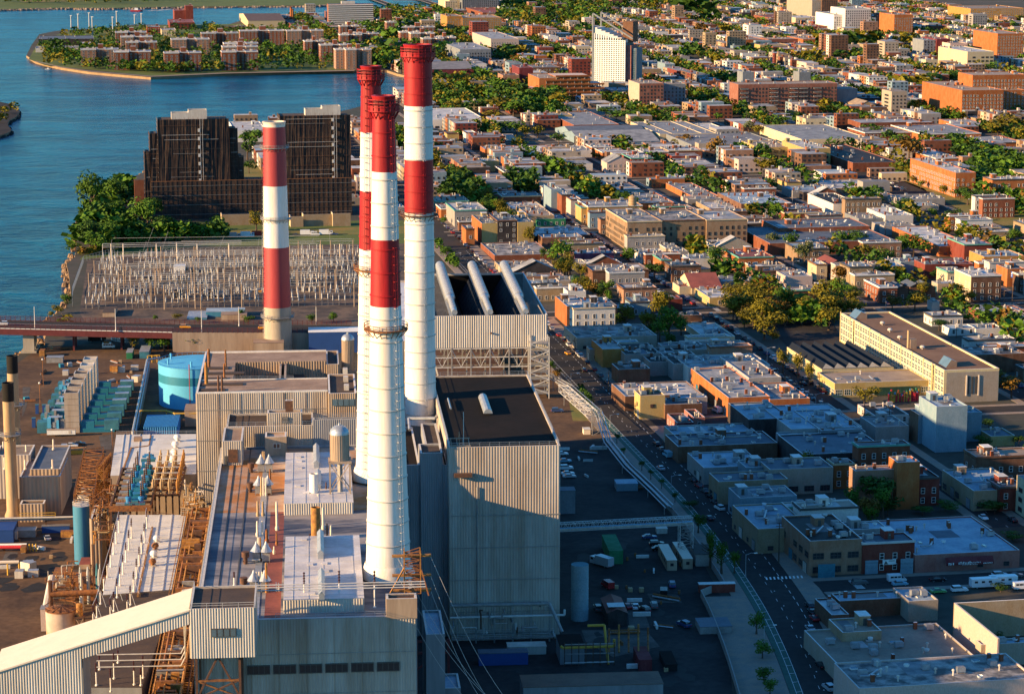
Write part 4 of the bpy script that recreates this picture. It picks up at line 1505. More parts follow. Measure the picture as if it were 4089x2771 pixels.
# right-hand block of orange posts on frames
x0,y0=pa('Q',1390,1070,27)
x1=pa('Q',1800,1070,27)[0]
y1=pa('Q',1500,610,27)[1]
ft=Thing('disconnect_rack','rusty frame carrying rows of tan insulator posts beside the teal breakers','switchgear',(x0+x1)/2,(y0+y1)/2,0)
m=MB()
for i in range(7):
 y=y0+(y1-y0)*i/6
 m.box(x0,x1,y-.3,y+.3,26.6,27.2,'rust')
 for k in range(4):
  m.bar((x0+(x1-x0)*k/4,y,27),(x0+(x1-x0)*(k+1)/4,y+3,27.3),.14,'stack_tan',4)
for k in range(5):
 x=x0+(x1-x0)*k/4
 m.box(x-.3,x+.3,y0,y1,26.2,26.6,'rust_dark')
 for y in (y0,y1):
  m.bar((x,y,0),(x,y,26.2),.3,'rust_dark',4)
ft.part('frame',m)
for i in range(6):
 tops=[]
 for k in range(4):
  x=x0+(x1-x0)*(k+.1)/3.3
  y=y0+(y1-y0)*i/5
  wx,wy=to_w(PLANT,x,y)
  bp=Thing('insulator_post',None,'insulator post',x,y,27.2,'tan insulator posts on the rusty frame')
  m=MB()
  m.lathe([(.3,27.2),(.3,29),(.42,29.1),(.42,30.8),(.24,31),(.24,31.8)],'stack_tan' if k<3 else 'rust_gold',8,(x,y))
  bp.part('post',m,True)
  later(bp.o,'tan insulator post standing on the rusty disconnect frame',wx,wy)
  tops.append((x,y,31.8))
 lt=Thing('busbar',None,'busbar',tops[0][0],tops[0][1],26,'busbars across the tan insulator posts')
 lt.part('bar',MB().path(tops,.12,'steel_light',4))
 later(lt.o,'thin busbar across a row of tan insulator posts',lt.wx,lt.wy)
def lattice(mb,p,q,wd,hd,n,m1,m2=None,r=.12):
 """box truss between two points in plan"""
 p,q=Vector(p),Vector(q)
 d=(q-p).normalized()
 s=Vector((-d.y,d.x,0)).normalized()*wd/2
 u=Vector((0,0,hd))if abs(d.z)<.7 else Vector((0,1,0))*hd
 if abs(d.z)>=.7:
  s=Vector((wd/2,0,0))
 cs=[s,-s,s+u,-s+u]if abs(d.z)<.7 else [s-u/2,-s-u/2,s+u/2,-s+u/2]
 for c in cs:
  mb.bar(p+c,q+c,r,m1,4)
 m2=m2 or m1
 for k in range(n):
  A=p+(q-p)*k/n
  B=p+(q-p)*(k+1)/n
  for (i,j)in ((0,1),(2,3),(0,2),(1,3)):
   mb.bar(A+cs[i],A+cs[j],r*.7,m2,4)
   if k%2:
    mb.bar(A+cs[i],B+cs[j],r*.7,m2,4)
   else:
    mb.bar(A+cs[j],B+cs[i],r*.7,m2,4)
 return mb
# rusty lattice structures left of the bay
LT=[((200,1240,330,800),'long rusty lattice girder leaning over the blue tanks'),((480,1240,600,380),'rusty lattice girder right of the blue tanks')]
p,q=pa('Q',330,1300,14),pa('Q',490,520,24)
t=Thing('lattice_gantry','long rusty lattice gantry running back from the blue tank','gantry',p[0],p[1])
t.part('girder',lattice(MB(),(p[0],p[1],16),(q[0],q[1],25),6.0,3.0,14,'rust_dark','rust',.2))
m=MB()
for k in range(6):
 f=k/5
 x,y=p[0]+(q[0]-p[0])*f,p[1]+(q[1]-p[1])*f
 for s in (-3,3):
  t.part('leg',MB().bar((x+s,y,0),(x+s,y,17+9*f),.3,'rust',4))
 t.part('brace',MB().bar((x-3,y,6),(x+3,y,15),.15,'rust',4))
p,q=pa('Q',600,1200,14),pa('Q',700,760,20)
t=Thing('lattice_tower','tangled rusty lattice towers left of the rusty switchgear frame','lattice tower',p[0],p[1])
for k in range(5):
 f=k/4
 x,y=p[0]+(q[0]-p[0])*f,p[1]+(q[1]-p[1])*f
 t.part('mast',lattice(MB(),(x,y,0),(x,y,27),2.2,2.2,11,'rust','rust_gold',.15))
 t.part('cross_arm',lattice(MB(),(x-4.5,y,21-k),(x+4.5,y,21-k),.8,.8,6,'rust','stack_tan',.09))
for k in range(4):
 f,f2=k/4,(k+1)/4
 t.part('girder',lattice(MB(),(p[0]+(q[0]-p[0])*f,p[1]+(q[1]-p[1])*f,25),(p[0]+(q[0]-p[0])*f2,p[1]+(q[1]-p[1])*f2,25),1.2,1.2,8,'rust_dark','rust',.1))
# three pale blue tank sections under the gantry + the tall blue tank
a,b,zt=pole('R',860,930,300)
r=(S('R',948,0)[0]-S('R',775,0)[0])/2/9500*math.hypot(b,200)
t=Thing('blue_tank','tall blue cylindrical tank at the left of the turbine hall','tank',a,b)
t.part('shell',MB().lathe([(r,0),(r,zt)],'tank_blue',32,(a,b),capm='siding_white'),True)
t.part('base',MB().box(a-r-1,a+r+1,b-r-1,b+r+1,0,1.2,'roof_brown'))
m=MB()
for j in range(16):
 q=2*math.pi*j/16
 m.bar((a+r*math.cos(q),b+r*math.sin(q),zt),(a+r*math.cos(q),b+r*math.sin(q),zt+1.2),.07,'steel_light',4)
for hh in (.6,1.2):
 m.lathe([(r-.05,zt+hh),(r+.05,zt+hh),(r+.05,zt+hh+.1)],'steel_light',24,(a,b),cap=False)
t.part('railing',m)
landmark('the tall blue tank',*to_w(PLANT,a,b))
occupy(PLANT,a-r,a+r,b-r,b+r)
for k,(x,y)in enumerate(((290,1190),(330,1040),(372,910))):
 pa_,pb_=pa('Q',x,y,zt-1)
 tt=Thing('blue_tank',['nearest','middle','farthest'][k]+' of three pale blue tanks partly hidden by the rusty lattice gantry','tank',pa_,pb_)
 tt.part('shell',MB().lathe([(r*.8,0),(r*.8,zt-1-k*.5)],'siding_white',24,(pa_,pb_)),True)
 m=MB()
 for hh in (.1,.7,1.3):
  m.lathe([(r*.85,zt-1+hh),(r*.9,zt-1+hh),(r*.9,zt-.88+hh)],'stack_tan',24,(pa_,pb_),cap=False)
 m.lathe([(r*.78,zt-5.5),(r*.82,zt-5.5),(r*.82,zt-3),(r*.78,zt-3)],'tank_blue',24,(pa_,pb_),cap=False)
 tt.part('ring',m)
# ribbed tan shaft right of the tank with rust frame on top
t=hall('ribbed_shaft','narrow tan ribbed shaft topped with rusted steelwork right of the tall blue tank','industrial building','R',932,1040,440,300,22,0,'siding_tan','rust_dark',pitch=.9,dep=.3)
a0,a1,b0,b1,h=t.rect
m=MB()
for k in range(14):
 z=h+R.uniform(0,5)
 m.bar((a0+R.uniform(-1,2),b0+R.uniform(0,8),z),(a1+R.uniform(-1,2),b0+R.uniform(0,12),z+R.uniform(-1,1)),.16,R.choice(['rust','rust_dark']),4)
for x in (a0,a1):
 for y in (b0,b0+9):
  m.bar((x,y,h),(x,y,h+6),.2,'rust',4)
t.part('steelwork',m)
def drum_on_stand(c,x,yb,yd,yt,w_,label,mm='rust_gold'):
 a,b,zt=pole(c,x,yb,yt,0)
 wx,wy=to_w(PLANT,a,b)
 zd=solve_h(wx,wy,S(c,0,yd)[1])
 r=w_*(XC[c][2]if c in XC else KC)/2/9500*math.hypot(b,190)
 t=Thing('drum_on_stand',label,'drum',a,b)
 m=MB()
 m.lathe([(r,zd),(r,zt),(r*.6,zt+.3)],mm,16,(a,b))
 for z in (zd+(zt-zd)*.33,zd+(zt-zd)*.66):
  m.lathe([(r+.02,z),(r+.12,z+.1),(r+.02,z+.2)],'rust',16,(a,b),cap=False)
 t.part('drum',m,True)
 m=MB()
 rr=r*1.3
 for sx in (-1,1):
  for sy in (-1,1):
   m.bar((a+sx*rr,b+sy*rr,0),(a+sx*rr,b+sy*rr,zd),.16,'rust_dark',4)
  m.bar((a-rr,b+sx*rr,zd-4),(a+rr,b+sx*rr,zd-.4),.12,'siding_tan',4)
  m.bar((a+rr,b+sx*rr,zd-4),(a-rr,b+sx*rr,zd-.4),.12,'siding_tan',4)
 m.box(a-rr-.2,a+rr+.2,b-rr-.2,b+rr+.2,zd-.35,zd,'rust_dark')
 t.part('stand',m)
drum_on_stand('R',988,1180,900,780,66,'rusty banded drum on a crossed stand right of the tall blue tank')
drum_on_stand('R',832,1720,1440,1320,66,'rusty banded drum on a crossed stand beside the rust-topped tank')
# rust-topped tank
a,b=pa('R',640,1480,9)
a,b,zt=pole('R',640,1700,1370,0)
r=(790-480)*900/2324/2/9500*math.hypot(b,190)
t=Thing('rusty_tank','pale tank with a rust-stained top behind the sloping gallery','tank',a,b)
t.part('shell',MB().lathe([(r,0),(r,zt)],'roof_rust',32,(a,b),cap=False),True)
t.part('top',MB().lathe([(r+.1,zt-.2),(r+.1,zt),(.5,zt+.8)],'rust',32,(a,b)))
m=MB()
for j in range(12):
 q=2*math.pi*j/12
 m.bar((a+r*math.cos(q),b+r*math.sin(q),zt+.1),(a,b,zt+.9),.12,'rust_dark',4)
for j in range(18):
 q=2*math.pi*j/18
 m.bar((a+r*math.cos(q),b+r*math.sin(q),zt),(a+r*math.cos(q),b+r*math.sin(q),zt+1.1),.05,'rust',4)
m.lathe([(r,zt+1),(r+.1,zt+1),(r+.1,zt+1.15)],'rust',28,(a,b),cap=False)
t.part('rafter',m)
occupy(PLANT,a-r,a+r,b-r,b+r)
landmark('the rust-topped tank',*to_w(PLANT,a,b))
RT=(a,b,r,zt)
# equipment cluster behind that tank
p0=pa('R',560,1290,6)
t=Thing('pump_station','cluster of rusty pipes and small silver vessels behind the rust-topped tank','pump station',*p0)
m=MB()
m.bar((p0[0]-1,p0[1],8),(p0[0]+12,p0[1]+1,8),.9,'rust',10)
m.bar((p0[0]-1,p0[1],0),(p0[0]-1,p0[1],12),.6,'rust_dark',8)
m.bar((p0[0]-3,p0[1]+2,2),(p0[0]-2,p0[1]+14,9),1.0,'siding_white',8)
t.part('pipe',m,True)
for k in range(6):
 x,y=p0[0]+2+R.uniform(0,11),p0[1]+R.uniform(6,26)
 m=MB()
 m.lathe([(.5,0),(.5,R.uniform(5,11)),(.2,11)],R.choice(['siding_white','teal_unit','galvanised']),10,(x,y))
 t.part('vessel',m,True)
m=MB()
m.box(p0[0]+1,p0[0]+15,p0[1]+20,p0[1]+34,0,5,'rust','rust')
m.box(p0[0]+3,p0[0]+9,p0[1]+40,p0[1]+48,0,5,'siding_tan','roof_red_felt')
t.part('housing',m)
# air-cooled condenser (the open-topped box on a steel frame)
ZT,ZB=33.0,20.0
a0,a1,b0,b1,_=boxpx(PLANT,'E',566,1305,935,655,None,ZT,0)
a0-=1.5
t=Thing('air_condenser','big open-topped cooling box with three fat ribbed pipes, raised on a steel frame','air-cooled condenser',(a0+a1)/2,(b0+b1)/2)
occupy(PLANT,a0,a1,b0,b1)
m=MB()
T_=.5
m.box(a0,a1,b0,b0+T_,ZB,ZT,'siding_white','coping')
m.box(a0,a0+T_,b0+T_,b1-T_,ZB,ZT,'siding_white','coping')
m.box(a1-T_,a1,b0+T_,b1-T_,ZB,ZT,'siding_white','coping')
m.box(a0,a1,b1-T_,b1,ZB,ZT,'siding_white','coping')
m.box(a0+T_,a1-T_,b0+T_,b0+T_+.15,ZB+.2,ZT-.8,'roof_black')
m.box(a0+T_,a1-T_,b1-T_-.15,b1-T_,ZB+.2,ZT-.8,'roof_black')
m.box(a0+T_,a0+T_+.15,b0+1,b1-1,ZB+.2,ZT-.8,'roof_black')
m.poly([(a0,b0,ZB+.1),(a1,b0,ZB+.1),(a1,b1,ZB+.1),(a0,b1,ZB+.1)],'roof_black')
t.part('wall',m)
t.part('siding',MB().corr((a0,b0),(a1,b0),ZB,ZT,'siding_white',.9,.12))
zi=ZT-.1
xs=[a0+(a1-a0)*f for f in (0,.195,.505,.815,1)]
lines_=xs[1:4]
gl=[xs[0]+1,(xs[1]+xs[2])/2,(xs[2]+xs[3])/2,xs[4]-1]
# slanted cooling panels (A-frames with a duct on each ridge)
for k,x in enumerate(lines_):
 w2=(xs[2]-xs[1])/2
 for s in (-1,1):
  n=12
  for j in range(n):
   ya=b0+T_+(b1-b0-2*T_)*j/n
   yb=b0+T_+(b1-b0-2*T_)*(j+.93)/n
   m=MB()
   m.poly([(x+s*.8,ya,zi-.5),(x+s*.8,yb,zi-.5),(x+s*w2*.96,yb,ZB+2),(x+s*w2*.96,ya,ZB+2)],'solar_dark')
   t.part('cooling_panel',m)
m=MB()
# slatted wind walls lying over the outer bays
for (u0,u1)in ((xs[0]+T_,xs[1]-1.6),(xs[3]+1.6,xs[4]-T_)):
 n=38
 for j in range(n):
  y=b0+1+(b1-b0-3)*j/n
  m.box(u0,u1,y,y+.35,zi-.5,zi-.35,'steel')
t.part('slat',m)['kind']='stuff'
for x in lines_:
 m=MB()
 r0,r1=1.15,2.0
 n=30
 prof=[]
 for j in range(n+1):
  f=j/n
  r=r0 if f<.28 else r1
  prof.append((x,b0+1.5+(b1+2-b0)*f,ZT+1.2+2.0*f,r))
 i0=len(m.v)
 nn=16
 kk=m.mi('galvanised')
 for (px_,py_,pz_,r)in prof:
  for q in range(nn):
   u=2*math.pi*q/nn
   m.v.append((px_+r*math.cos(u),py_,pz_+r*math.sin(u)))
 for j in range(n):
  for q in range(nn):
   m.f.append((i0+j*nn+q,i0+j*nn+(q+1)%nn,i0+(j+1)*nn+(q+1)%nn,i0+(j+1)*nn+q))
   m.m.append(kk)
 m.f.append(tuple(i0+q for q in range(nn)))
 m.m.append(kk)
 t.part('steam_duct',m,True)
 m=MB()
 for j in range(2,n,1):
  px_,py_,pz_,r=prof[j]
  for q in range(nn):
   u,u2=2*math.pi*q/nn,2*math.pi*(q+1)/nn
   m.bar((px_+(r+.1)*math.cos(u),py_,pz_+(r+.1)*math.sin(u)),(px_+(r+.1)*math.cos(u2),py_,pz_+(r+.1)*math.sin(u2)),.1,'steel_light',3)
 t.part('hoop',m)
 m=MB()
 for j in range(0,n):
  px_,py_,pz_,r=prof[j]
  m.bar((x-1.8,py_,zi),(x-1.8,py_,zi+1.1),.07,'galvanised',4)
  m.bar((x-1.8,py_,zi),(x-.8,py_+1,zi+1.1),.05,'galvanised',4)
 m.bar((x-1.8,b0+1,zi+1.1),(x-1.8,b1,zi+1.1),.08,'galvanised',4)
 m.box(x-1.9,x-.6,b0+1,b1-1,zi-.2,zi,'galvanised')
 t.part('walkway',m)
m=MB()
for j in range(7):
 x=a0+(a1-a0)*j/6
 for i in range(5):
  y=b0+(b1-b0)*i/4
  t.part('column',MB().bar((x,y,0),(x,y,ZB),.38,'steel',4))
m=MB()
for z in (ZB-.4,ZB-4,ZB-8,ZB-12):
 m.bar((a0,b0,z),(a1,b0,z),.26,'steel_light',4)
 m.bar((a1,b0,z),(a1,b1,z),.22,'steel',4)
 m.bar((a0,b0+24,z),(a1,b0+24,z),.22,'steel',4)
for j in range(12):
 x=a0+(a1-a0)*j/12
 x2=a0+(a1-a0)*(j+1)/12
 m.bar((x,b0+.2,ZB-8 if j%2 else ZB-.5),(x2,b0+.2,ZB-.5 if j%2 else ZB-8),.13,'steel_light',4)
 m.bar((x,b0+20,ZB-10 if j%2 else ZB-2),(x2,b0+20,ZB-2 if j%2 else ZB-10),.13,'steel',4)
t.part('truss',m)
t.part('dark_infill',MB().box(a0+4,a1-14,b0+16,b1-26,0,2.6,'steel','rust_dark'))  # low dark block added to deepen the tone beneath the frame
# stair tower on the right corner
m=MB()
sx0,sx1,sy0,sy1=a1-7.5,a1,b0-7,b0-.6
for x in (sx0,sx1):
 for y in (sy0,sy1):
  m.bar((x,y,0),(x,y,ZB+5),.25,'steel_light',4)
for k in range(8):
 z=2+k*2.9
 m.box(sx0,sx1,sy0,sy1,z,z+.15,'steel')
 m.bar((sx0 if k%2 else sx1,sy0,z),(sx1 if k%2 else sx0,sy0,z+2.9),.2,'steel_light',4)
t.part('stair_tower',m)
t.part('wall_lamp',MB().box((a0+a1)/2,(a0+a1)/2+.8,b0-.9,b0-.2,ZB+5.6,ZB+6.2,'rust_dark'))
landmark('the open-topped cooling box',*to_w(PLANT,a1,b0))
# left yard: peaking generators
bx=[]
for i,(xl,yt,xr)in enumerate(((730,628,895),(765,560,925),(800,490,950),(832,425,985),(885,355,1020),(918,285,1050),(946,205,1075))):
 bx.append((xl,yt,xr))
p0=boxpx(PLANT,'M',730,895,628,578,1085,None,0)
a0,a1,b0,b1,h=p0
H_=h
x_last=pa('M',946,205,H_)
for i in range(7):
 f=i/6
 bb0=b0+(x_last[1]-b0)*f
 aa0=a0+(x_last[0]-a0)*f
 w_=(a1-a0)
 d_=(b1-b0)*.85
 white=i in (4,5,6)
 st=Thing('turbine_exhaust',None,'generator exhaust',aa0+w_/2,bb0+d_/2,0,'square exhaust stacks of the peaking generators')
 mt='siding_white' if white else 'siding'
 m=MB()
 m.ring(aa0,aa0+w_,bb0,bb0+d_,0,H_-(0 if i<4 else 1.5),.25,mt,'coping')
 st.part('casing',m)
 m=MB()
 for k in range(1,7):
  z=H_*k/7
  m.box(aa0-.12,aa0+w_+.12,bb0-.12,bb0+d_+.12,z-.12,z+.06,mt)
 st.part('stiffener',m)
 st.part('grille',MB().box(aa0+.3,aa0+w_-.3,bb0+.3,bb0+d_-.3,H_-2.6,H_-2.2,'roof_black' if not white else 'roof_tan'))
 later(st.o,('pale ribbed' if white else 'grey')+' square exhaust stack in the row of peaking generators',st.wx,st.wy)
 gt=Thing('generator_unit',None,'generator unit',aa0,bb0,0,'teal generator units')
 m=MB()
 m.box(aa0-10.5,aa0-.15,bb0+.5,bb0+5.2,0,4.2,'teal_unit')
 gt.part('housing',m)
 gt.part('inlet',MB().box(aa0-6.3,aa0-1.2,bb0+.8,bb0+4.6,4.2,5.8,'teal_unit','galvanised'))
 m=MB()
 for k in range(9):
  x=aa0-10+R.uniform(0,9)
  m.box(x,x+R.uniform(.6,1.6),bb0+R.uniform(-.6,.4),bb0+R.uniform(.5,2),R.uniform(0,3),R.uniform(3.2,6.2),R.choice(['teal_unit','teal_tank','steel','galvanised']))
 gt.part('fitting',m)
 m=MB()
 m.box(aa0+w_+.1,aa0+w_+13,bb0+.3,bb0+4.0,0,1.6,'teal_dark')
 gt.part('skid',m)
 gt.part('filter_house',MB().box(aa0+w_+9.2,aa0+w_+14.6,bb0+.2,bb0+4.4,.8,4.6,'teal_unit','teal_unit' if i<3 else 'galvanised'))
 gt.part('control_cabin',MB().box(aa0+w_+.6,aa0+w_+5.4,bb0+.6,bb0+3.8,1.6,4.2,'teal_dark','teal_unit'))
 later(gt.o,'teal generator unit either side of a square exhaust stack in the yard',gt.wx,gt.wy)
occupy(PLANT,a0-12,x_last[0]+26,b0-3,x_last[1]+12)
landmark('the row of peaking generators',*to_w(PLANT,a0,b0))
# white box trailer
def simple_box_thing(name,label,cat,c,xl,xr,yt,yk,yb,wall,roof,z0=0,h=None,group=None,extra=None,ang=PLANT):
 a0,a1,b0,b1,h=boxpx(ang,c,xl,xr,yt,yk,yb,h,z0)
 t=Thing(name,label,cat,(a0+a1)/2,(b0+b1)/2,z0,group,ang)
 t.rect=(a0,a1,b0,b1,h)
 t.part('body',MB().box(a0,a1,b0,b1,z0+(.8 if name.endswith('trailer')else 0),h-.12,wall))
 t.part('roof',MB().box(a0-.12,a1+.12,b0-.12,b1+.12,h-.12,h,roof))
 if name.endswith('trailer'):
  for k in (.40,.48):
   m=MB()
   x=a0+(a1-a0)*k
   for q in (b0+.05,b1-.35):
    i0=len(m.v)
    m2=MB()
    m2.bar((x,q,.45),(x,q+.3,.45),.45,'rubber',12)
    m.v+=m2.v
    m.f+=[tuple(i+i0 for i in f)for f in m2.f]
    m.m+=[m.mi('rubber')]*len(m2.f)
   t.part('wheel',m)
  t.part('tow_bar',MB().bar((a0-2.5,(b0+b1)/2,.7),(a0,(b0+b1)/2,.8),.12,'rust'))
 if extra:
  extra(t,a0,a1,b0,b1,h)
 return t
def tr_extra(t,a0,a1,b0,b1,h):
 x=a0+(a1-a0)*.76
 t.part('door',MB().box(x,x+1.1,b0-.06,b0,1.1,h-.4,'siding_white'))
simple_box_thing('white_trailer','long white box trailer parked in front of the peaking generators','trailer','M',535,860,1050,1038,1130,'paint_white','siding_tan',extra=tr_extra)
simple_box_thing('equipment_cabinet','left blue cabinet of a pair beside the generators, nearer the river','cabinet','M',402,438,762,755,868,'blue_deep','teal_unit')
simple_box_thing('equipment_cabinet','right blue cabinet of a pair beside the generators, nearer the stacks','cabinet','M',482,520,762,755,868,'blue_deep','teal_unit')
simple_box_thing('equipment_cabinet','tall blue cabinet left of the nearest teal generator','cabinet','M',362,402,915,905,1025,'blue_deep','teal_unit')
simple_box_thing('equipment_cabinet','low dark blue cabinet touching the nearest teal generator','cabinet','M',430,468,960,950,1025,'blue_deep','teal_unit')
simple_box_thing('site_container','dark green container behind the big blue-green tank','container','M',1443,1512,165,115,240,'wall_green','galvanised')
simple_box_thing('site_container','pale teal cabin with a sign beside the dark green container','container','M',1594,1700,155,85,235,'teal_unit','galvanised')
simple_box_thing('site_container','long dark container at the back of the river yard','container','M',530,718,222,198,285,'steel','galvanised')
simple_box_thing('grey_shed','tall narrow pale stair box right of the big shed roofs','shed','M',698,750,1225,1205,1345,'siding_white','galvanised')
simple_box_thing('skip','yellow ribbed skip on rubble behind the rusty lattice gantry','skip','M',770,972,1280,1245,1330,'paint_yellow','rust_gold')
for (x,y,yt,r_,l)in ((460,775,520,.12,'lamp post between the two blue cabinets'),(497,555,250,.12,'lamp post behind the blue cabinets'),(1285,1225,1055,.12,'lamp post at the rear left corner of the rear pale roof')):
 a,b,zt=pole('M',x,y,yt,0)
 t=Thing('yard_lamp',l,'lamp post',a,b)
 t.part('pole',MB().bar((a,b,0),(a,b,zt),.11,'rust'))
 t.part('lamp_head',MB().lathe([(.15,zt-.1),(.4,zt+.1),(.3,zt+.5),(.1,zt+.6)],'paint_white',8,(a,b)))
# teal storage tank
cx,cy=S('G',1307,425)
wx,wy=G((cx,cy),0)
a,b=to_l(PLANT,wx,wy)
r=15.0
h=solve_h(wx,wy,S('G',0,158)[1])
t=Thing('storage_tank','big round turquoise storage tank with a darker blue band','storage tank',a,b)
occupy(PLANT,a-r-10,a+r+3,b-r-14,b+r+4)
m=MB()
for z0,z1,mm in ((0,h*.58,'teal_tank'),(h*.58,h*.78,'teal_dark'),(h*.78,h,'teal_tank')):
 t.part('shell',MB().lathe([(r,z0),(r,z1)],mm,56,(a,b),cap=False),True)
t.part('roof',MB().lathe([(r+.15,h-.1),(r+.15,h+.05),(r*.5,h+.5),(.4,h+.9)],'teal_tank',56,(a,b)),True)
m=MB()
for j in range(44):
 q=2*math.pi*j/44
 m.bar((a+r*math.cos(q),b+r*math.sin(q),h),(a+r*math.cos(q),b+r*math.sin(q),h+1.1),.05,'teal_tank',4)
m.lathe([(r,h+1.05),(r+.08,h+1.05),(r+.08,h+1.15)],'teal_tank',56,(a,b),cap=False)
t.part('railing',m)
for q in (2.6,3.6,4.6,1.2):
 t.part('vent',MB().lathe([(.4,h),(.4,h+2),(.6,h+2.1),(.2,h+2.5)],'teal_tank',10,(a+r*.8*math.cos(q),b+r*.8*math.sin(q))))
m=MB()
m.bar((a-2,b-r-.4,0),(a-2,b-r-.4,h+2),.16,'stack_red')
t.part('foam_pipe',m)
landmark('the big turquoise tank',wx,wy)
# bund wall
m=MB()
c1,c2,c3=pa('M',1545,1085,3),pa('M',1700,285,3),pa('M',1830,260,3)
t=Thing('bund_wall','low pale containment wall with a silver pipe on top left of the turquoise tank','wall',c1[0],c1[1])
m.poly([(c1[0],c1[1],0),(c2[0],c2[1],0),(c2[0],c2[1],4),(c1[0],c1[1],4)],'steel')
m.poly([(c1[0]+.5,c1[1],0),(c2[0]+.5,c2[1],0),(c2[0]+.5,c2[1],4),(c1[0]+.5,c1[1],4)],'steel')
m.poly([(c1[0],c1[1],4),(c1[0]+.5,c1[1],4),(c2[0]+.5,c2[1],4),(c2[0],c2[1],4)],'steel_light')
t.part('wall',m)
t.part('pipe',MB().path([(c1[0]-.6,c1[1]-4,0),(c1[0]-.6,c1[1]-3,4.4),(c2[0]-.6,c2[1],4.4),(c3[0],c3[1],4.4)],.45,'galvanised',8),True)
# blue corrugated shed
t=hall('blue_shed','bright blue ribbed metal shed in front of the turquoise tank','shed','M',1640,2030,1012,882,None and 0,wall='blue_paint',roof='blue_paint',yb=1090,par=0,pitch=.6)if False else None
a0,a1,b0,b1,h=boxpx(PLANT,'M',1640,2030,1020,882,1150,None,0)
t=Thing('blue_shed','bright blue ribbed metal shed in front of the turquoise tank','shed',(a0+a1)/2,(b0+b1)/2)
t.part('wall',MB().box(a0,a1,b0,b1,0,h,'blue_paint'))
t.part('siding',MB().corr((a0,b0),(a1,b0),0,h,'blue_paint',.8,.15))
m=MB()
n=26
for k in range(n):
 x=a0+(a1-a0)*k/n
 m.box(x,x+.35,b0-.2,b1,h+.02,h+.2,'blue_paint',bottom=False)
t.part('roof_rib',m)
occupy(PLANT,a0,a1,b0,b1)
t=simple_box_thing('tan_shed','small tan flat-roofed hut between the blue shed and the ribbed hall','shed','M',2110,2300,830,752,1010,'siding_tan','roof_tan')
t=simple_box_thing('tool_store','white and brown boxes stacked against the blue shed','shed','M',1636,1790,1045,1018,1092,'siding_white','roof_brown')
p=[pa('M',1600,830,5),pa('M',1900,830,5),pa('M',2000,862,5),pa('M',2245,860,5)]
t=Thing('yellow_pipe','yellow gas pipe running past the blue shed into the ribbed hall','pipe',p[1][0],p[1][1])
t.part('pipe',MB().path([(q[0],q[1],5)for q in p],.32,'paint_yellow',8),True)
m=MB()
for q in p:
 m.bar((q[0],q[1],0),(q[0],q[1],5),.2,'paint_yellow')
t.part('support',m)
for x,y in ((1690,280),(1770,275),(1740,280)):
 a,b=pa('M',x,y,0)
 t=Thing('guard_rail',None,'guard frame',a,b,0,'yellow guard frames behind the tank')
 t.part('frame',MB().path([(a,b,0),(a,b,3),(a+2.2,b,3),(a+2.2,b,0)],.22,'paint_yellow',6))
 later(t.o,'yellow tubular guard frame beside the turquoise tank',t.wx,t.wy)
# the big shed at the picture's left edge
t=hall('gable_shed','big grey-beige ribbed shed at the left edge behind the tan exhaust stacks','industrial building','M',345,690,1500,1225,14.5,0,'siding_tan','roof_slate_felt',pitch=1.2)
t=hall('gable_shed','large beige shed front with a small lean-to, right behind the front tan exhaust stack','industrial building','R',200,622,10,-180,13,0,'siding_tan','roof_tan_felt',pitch=1.2)
sa0,sa1,sb0,sb1,sh=t.rect
hall('lean_to','small lean-to with one little window below the beige shed front','shed','R',205,455,290,250,6,0,'siding_tan','roof_brown',pitch=1.0)
t=hall('pump_house','grey pump house with pale roof left of the big beige shed at the picture edge','industrial building','M',-60,345,1340,1225,15,0,'siding','roof_tan_felt',pitch=1.1)
for x,y,yt in ((40,1280,1190),(300,1310,1230),(612,1275,1165),(290,1500,1400),(602,1490,1395),(55,1500,1370)):
 a,b,zt=pole('M',x,y,yt,14)
 tt=Thing('vent_pipe',None,'vent pipe',a,b,14,'vent pipes on the river-side sheds')
 m=MB()
 m.lathe([(.5,14),(.5,14.5),(.28,14.6),(.28,zt),(.15,zt+.3)],'siding_cream',10,(a,b))
 tt.part('pipe',m,True)
 later(tt.o,'cream upright vent pipe on the beige river-side shed roofs',tt.wx,tt.wy)
# low yard buildings at far left bottom
simple_box_thing('blue_store','dark blue flat-roofed store with grey front at the left edge','shed','R',-80,135,560,470,690,'blue_deep','blue_deep')
simple_box_thing('parked_bus','dark grey bus-like vehicle under the rusty pipe bridge','bus','R',160,365,560,525,635,'steel','siding_white')
simple_box_thing('blue_store','row of small blue stores behind the bus-like vehicle','shed','R',430,715,515,500,590,'blue_deep','roof_grey_felt')
t=simple_box_thing('site_hut','tan hut with a rusty flat roof left of the tall blue tank','shed','R',545,705,1020,940,1110,'siding_tan','rust')
t=simple_box_thing('concrete_bund','low dark concrete box at the foot of the tall blue tank','wall','R',725,930,990,965,1160,'stone','roof_brown')
t=simple_box_thing('pink_wall','tall pinkish steel-framed box at the left of the rust-topped tank','shed','R',415,480,1370,1330,1600,'wall_pinkwhite','steel')
p=[pa('R',-30,890,4),pa('R',195,885,4)]
t=Thing('pipe_trestle','yellow and cream pipe trestle at the left edge of the yard','pipe',p[1][0],p[1][1])
t.part('pipe',MB().bar((p[0][0]-4,p[0][1],4),(p[1][0],p[1][1],4),.5,'siding_cream',8),True)
m=MB()
for k in range(5):
 x=p[1][0]-k*3.4
 m.bar((x,p[1][1],0),(x,p[1][1],4),.25,'paint_yellow')
t.part('support',m)
p=[pa('R',-30,715,2),pa('R',270,712,2)]
t=Thing('red_pipe','red and white barrier pipe on the left yard','barrier',p[1][0],p[1][1])
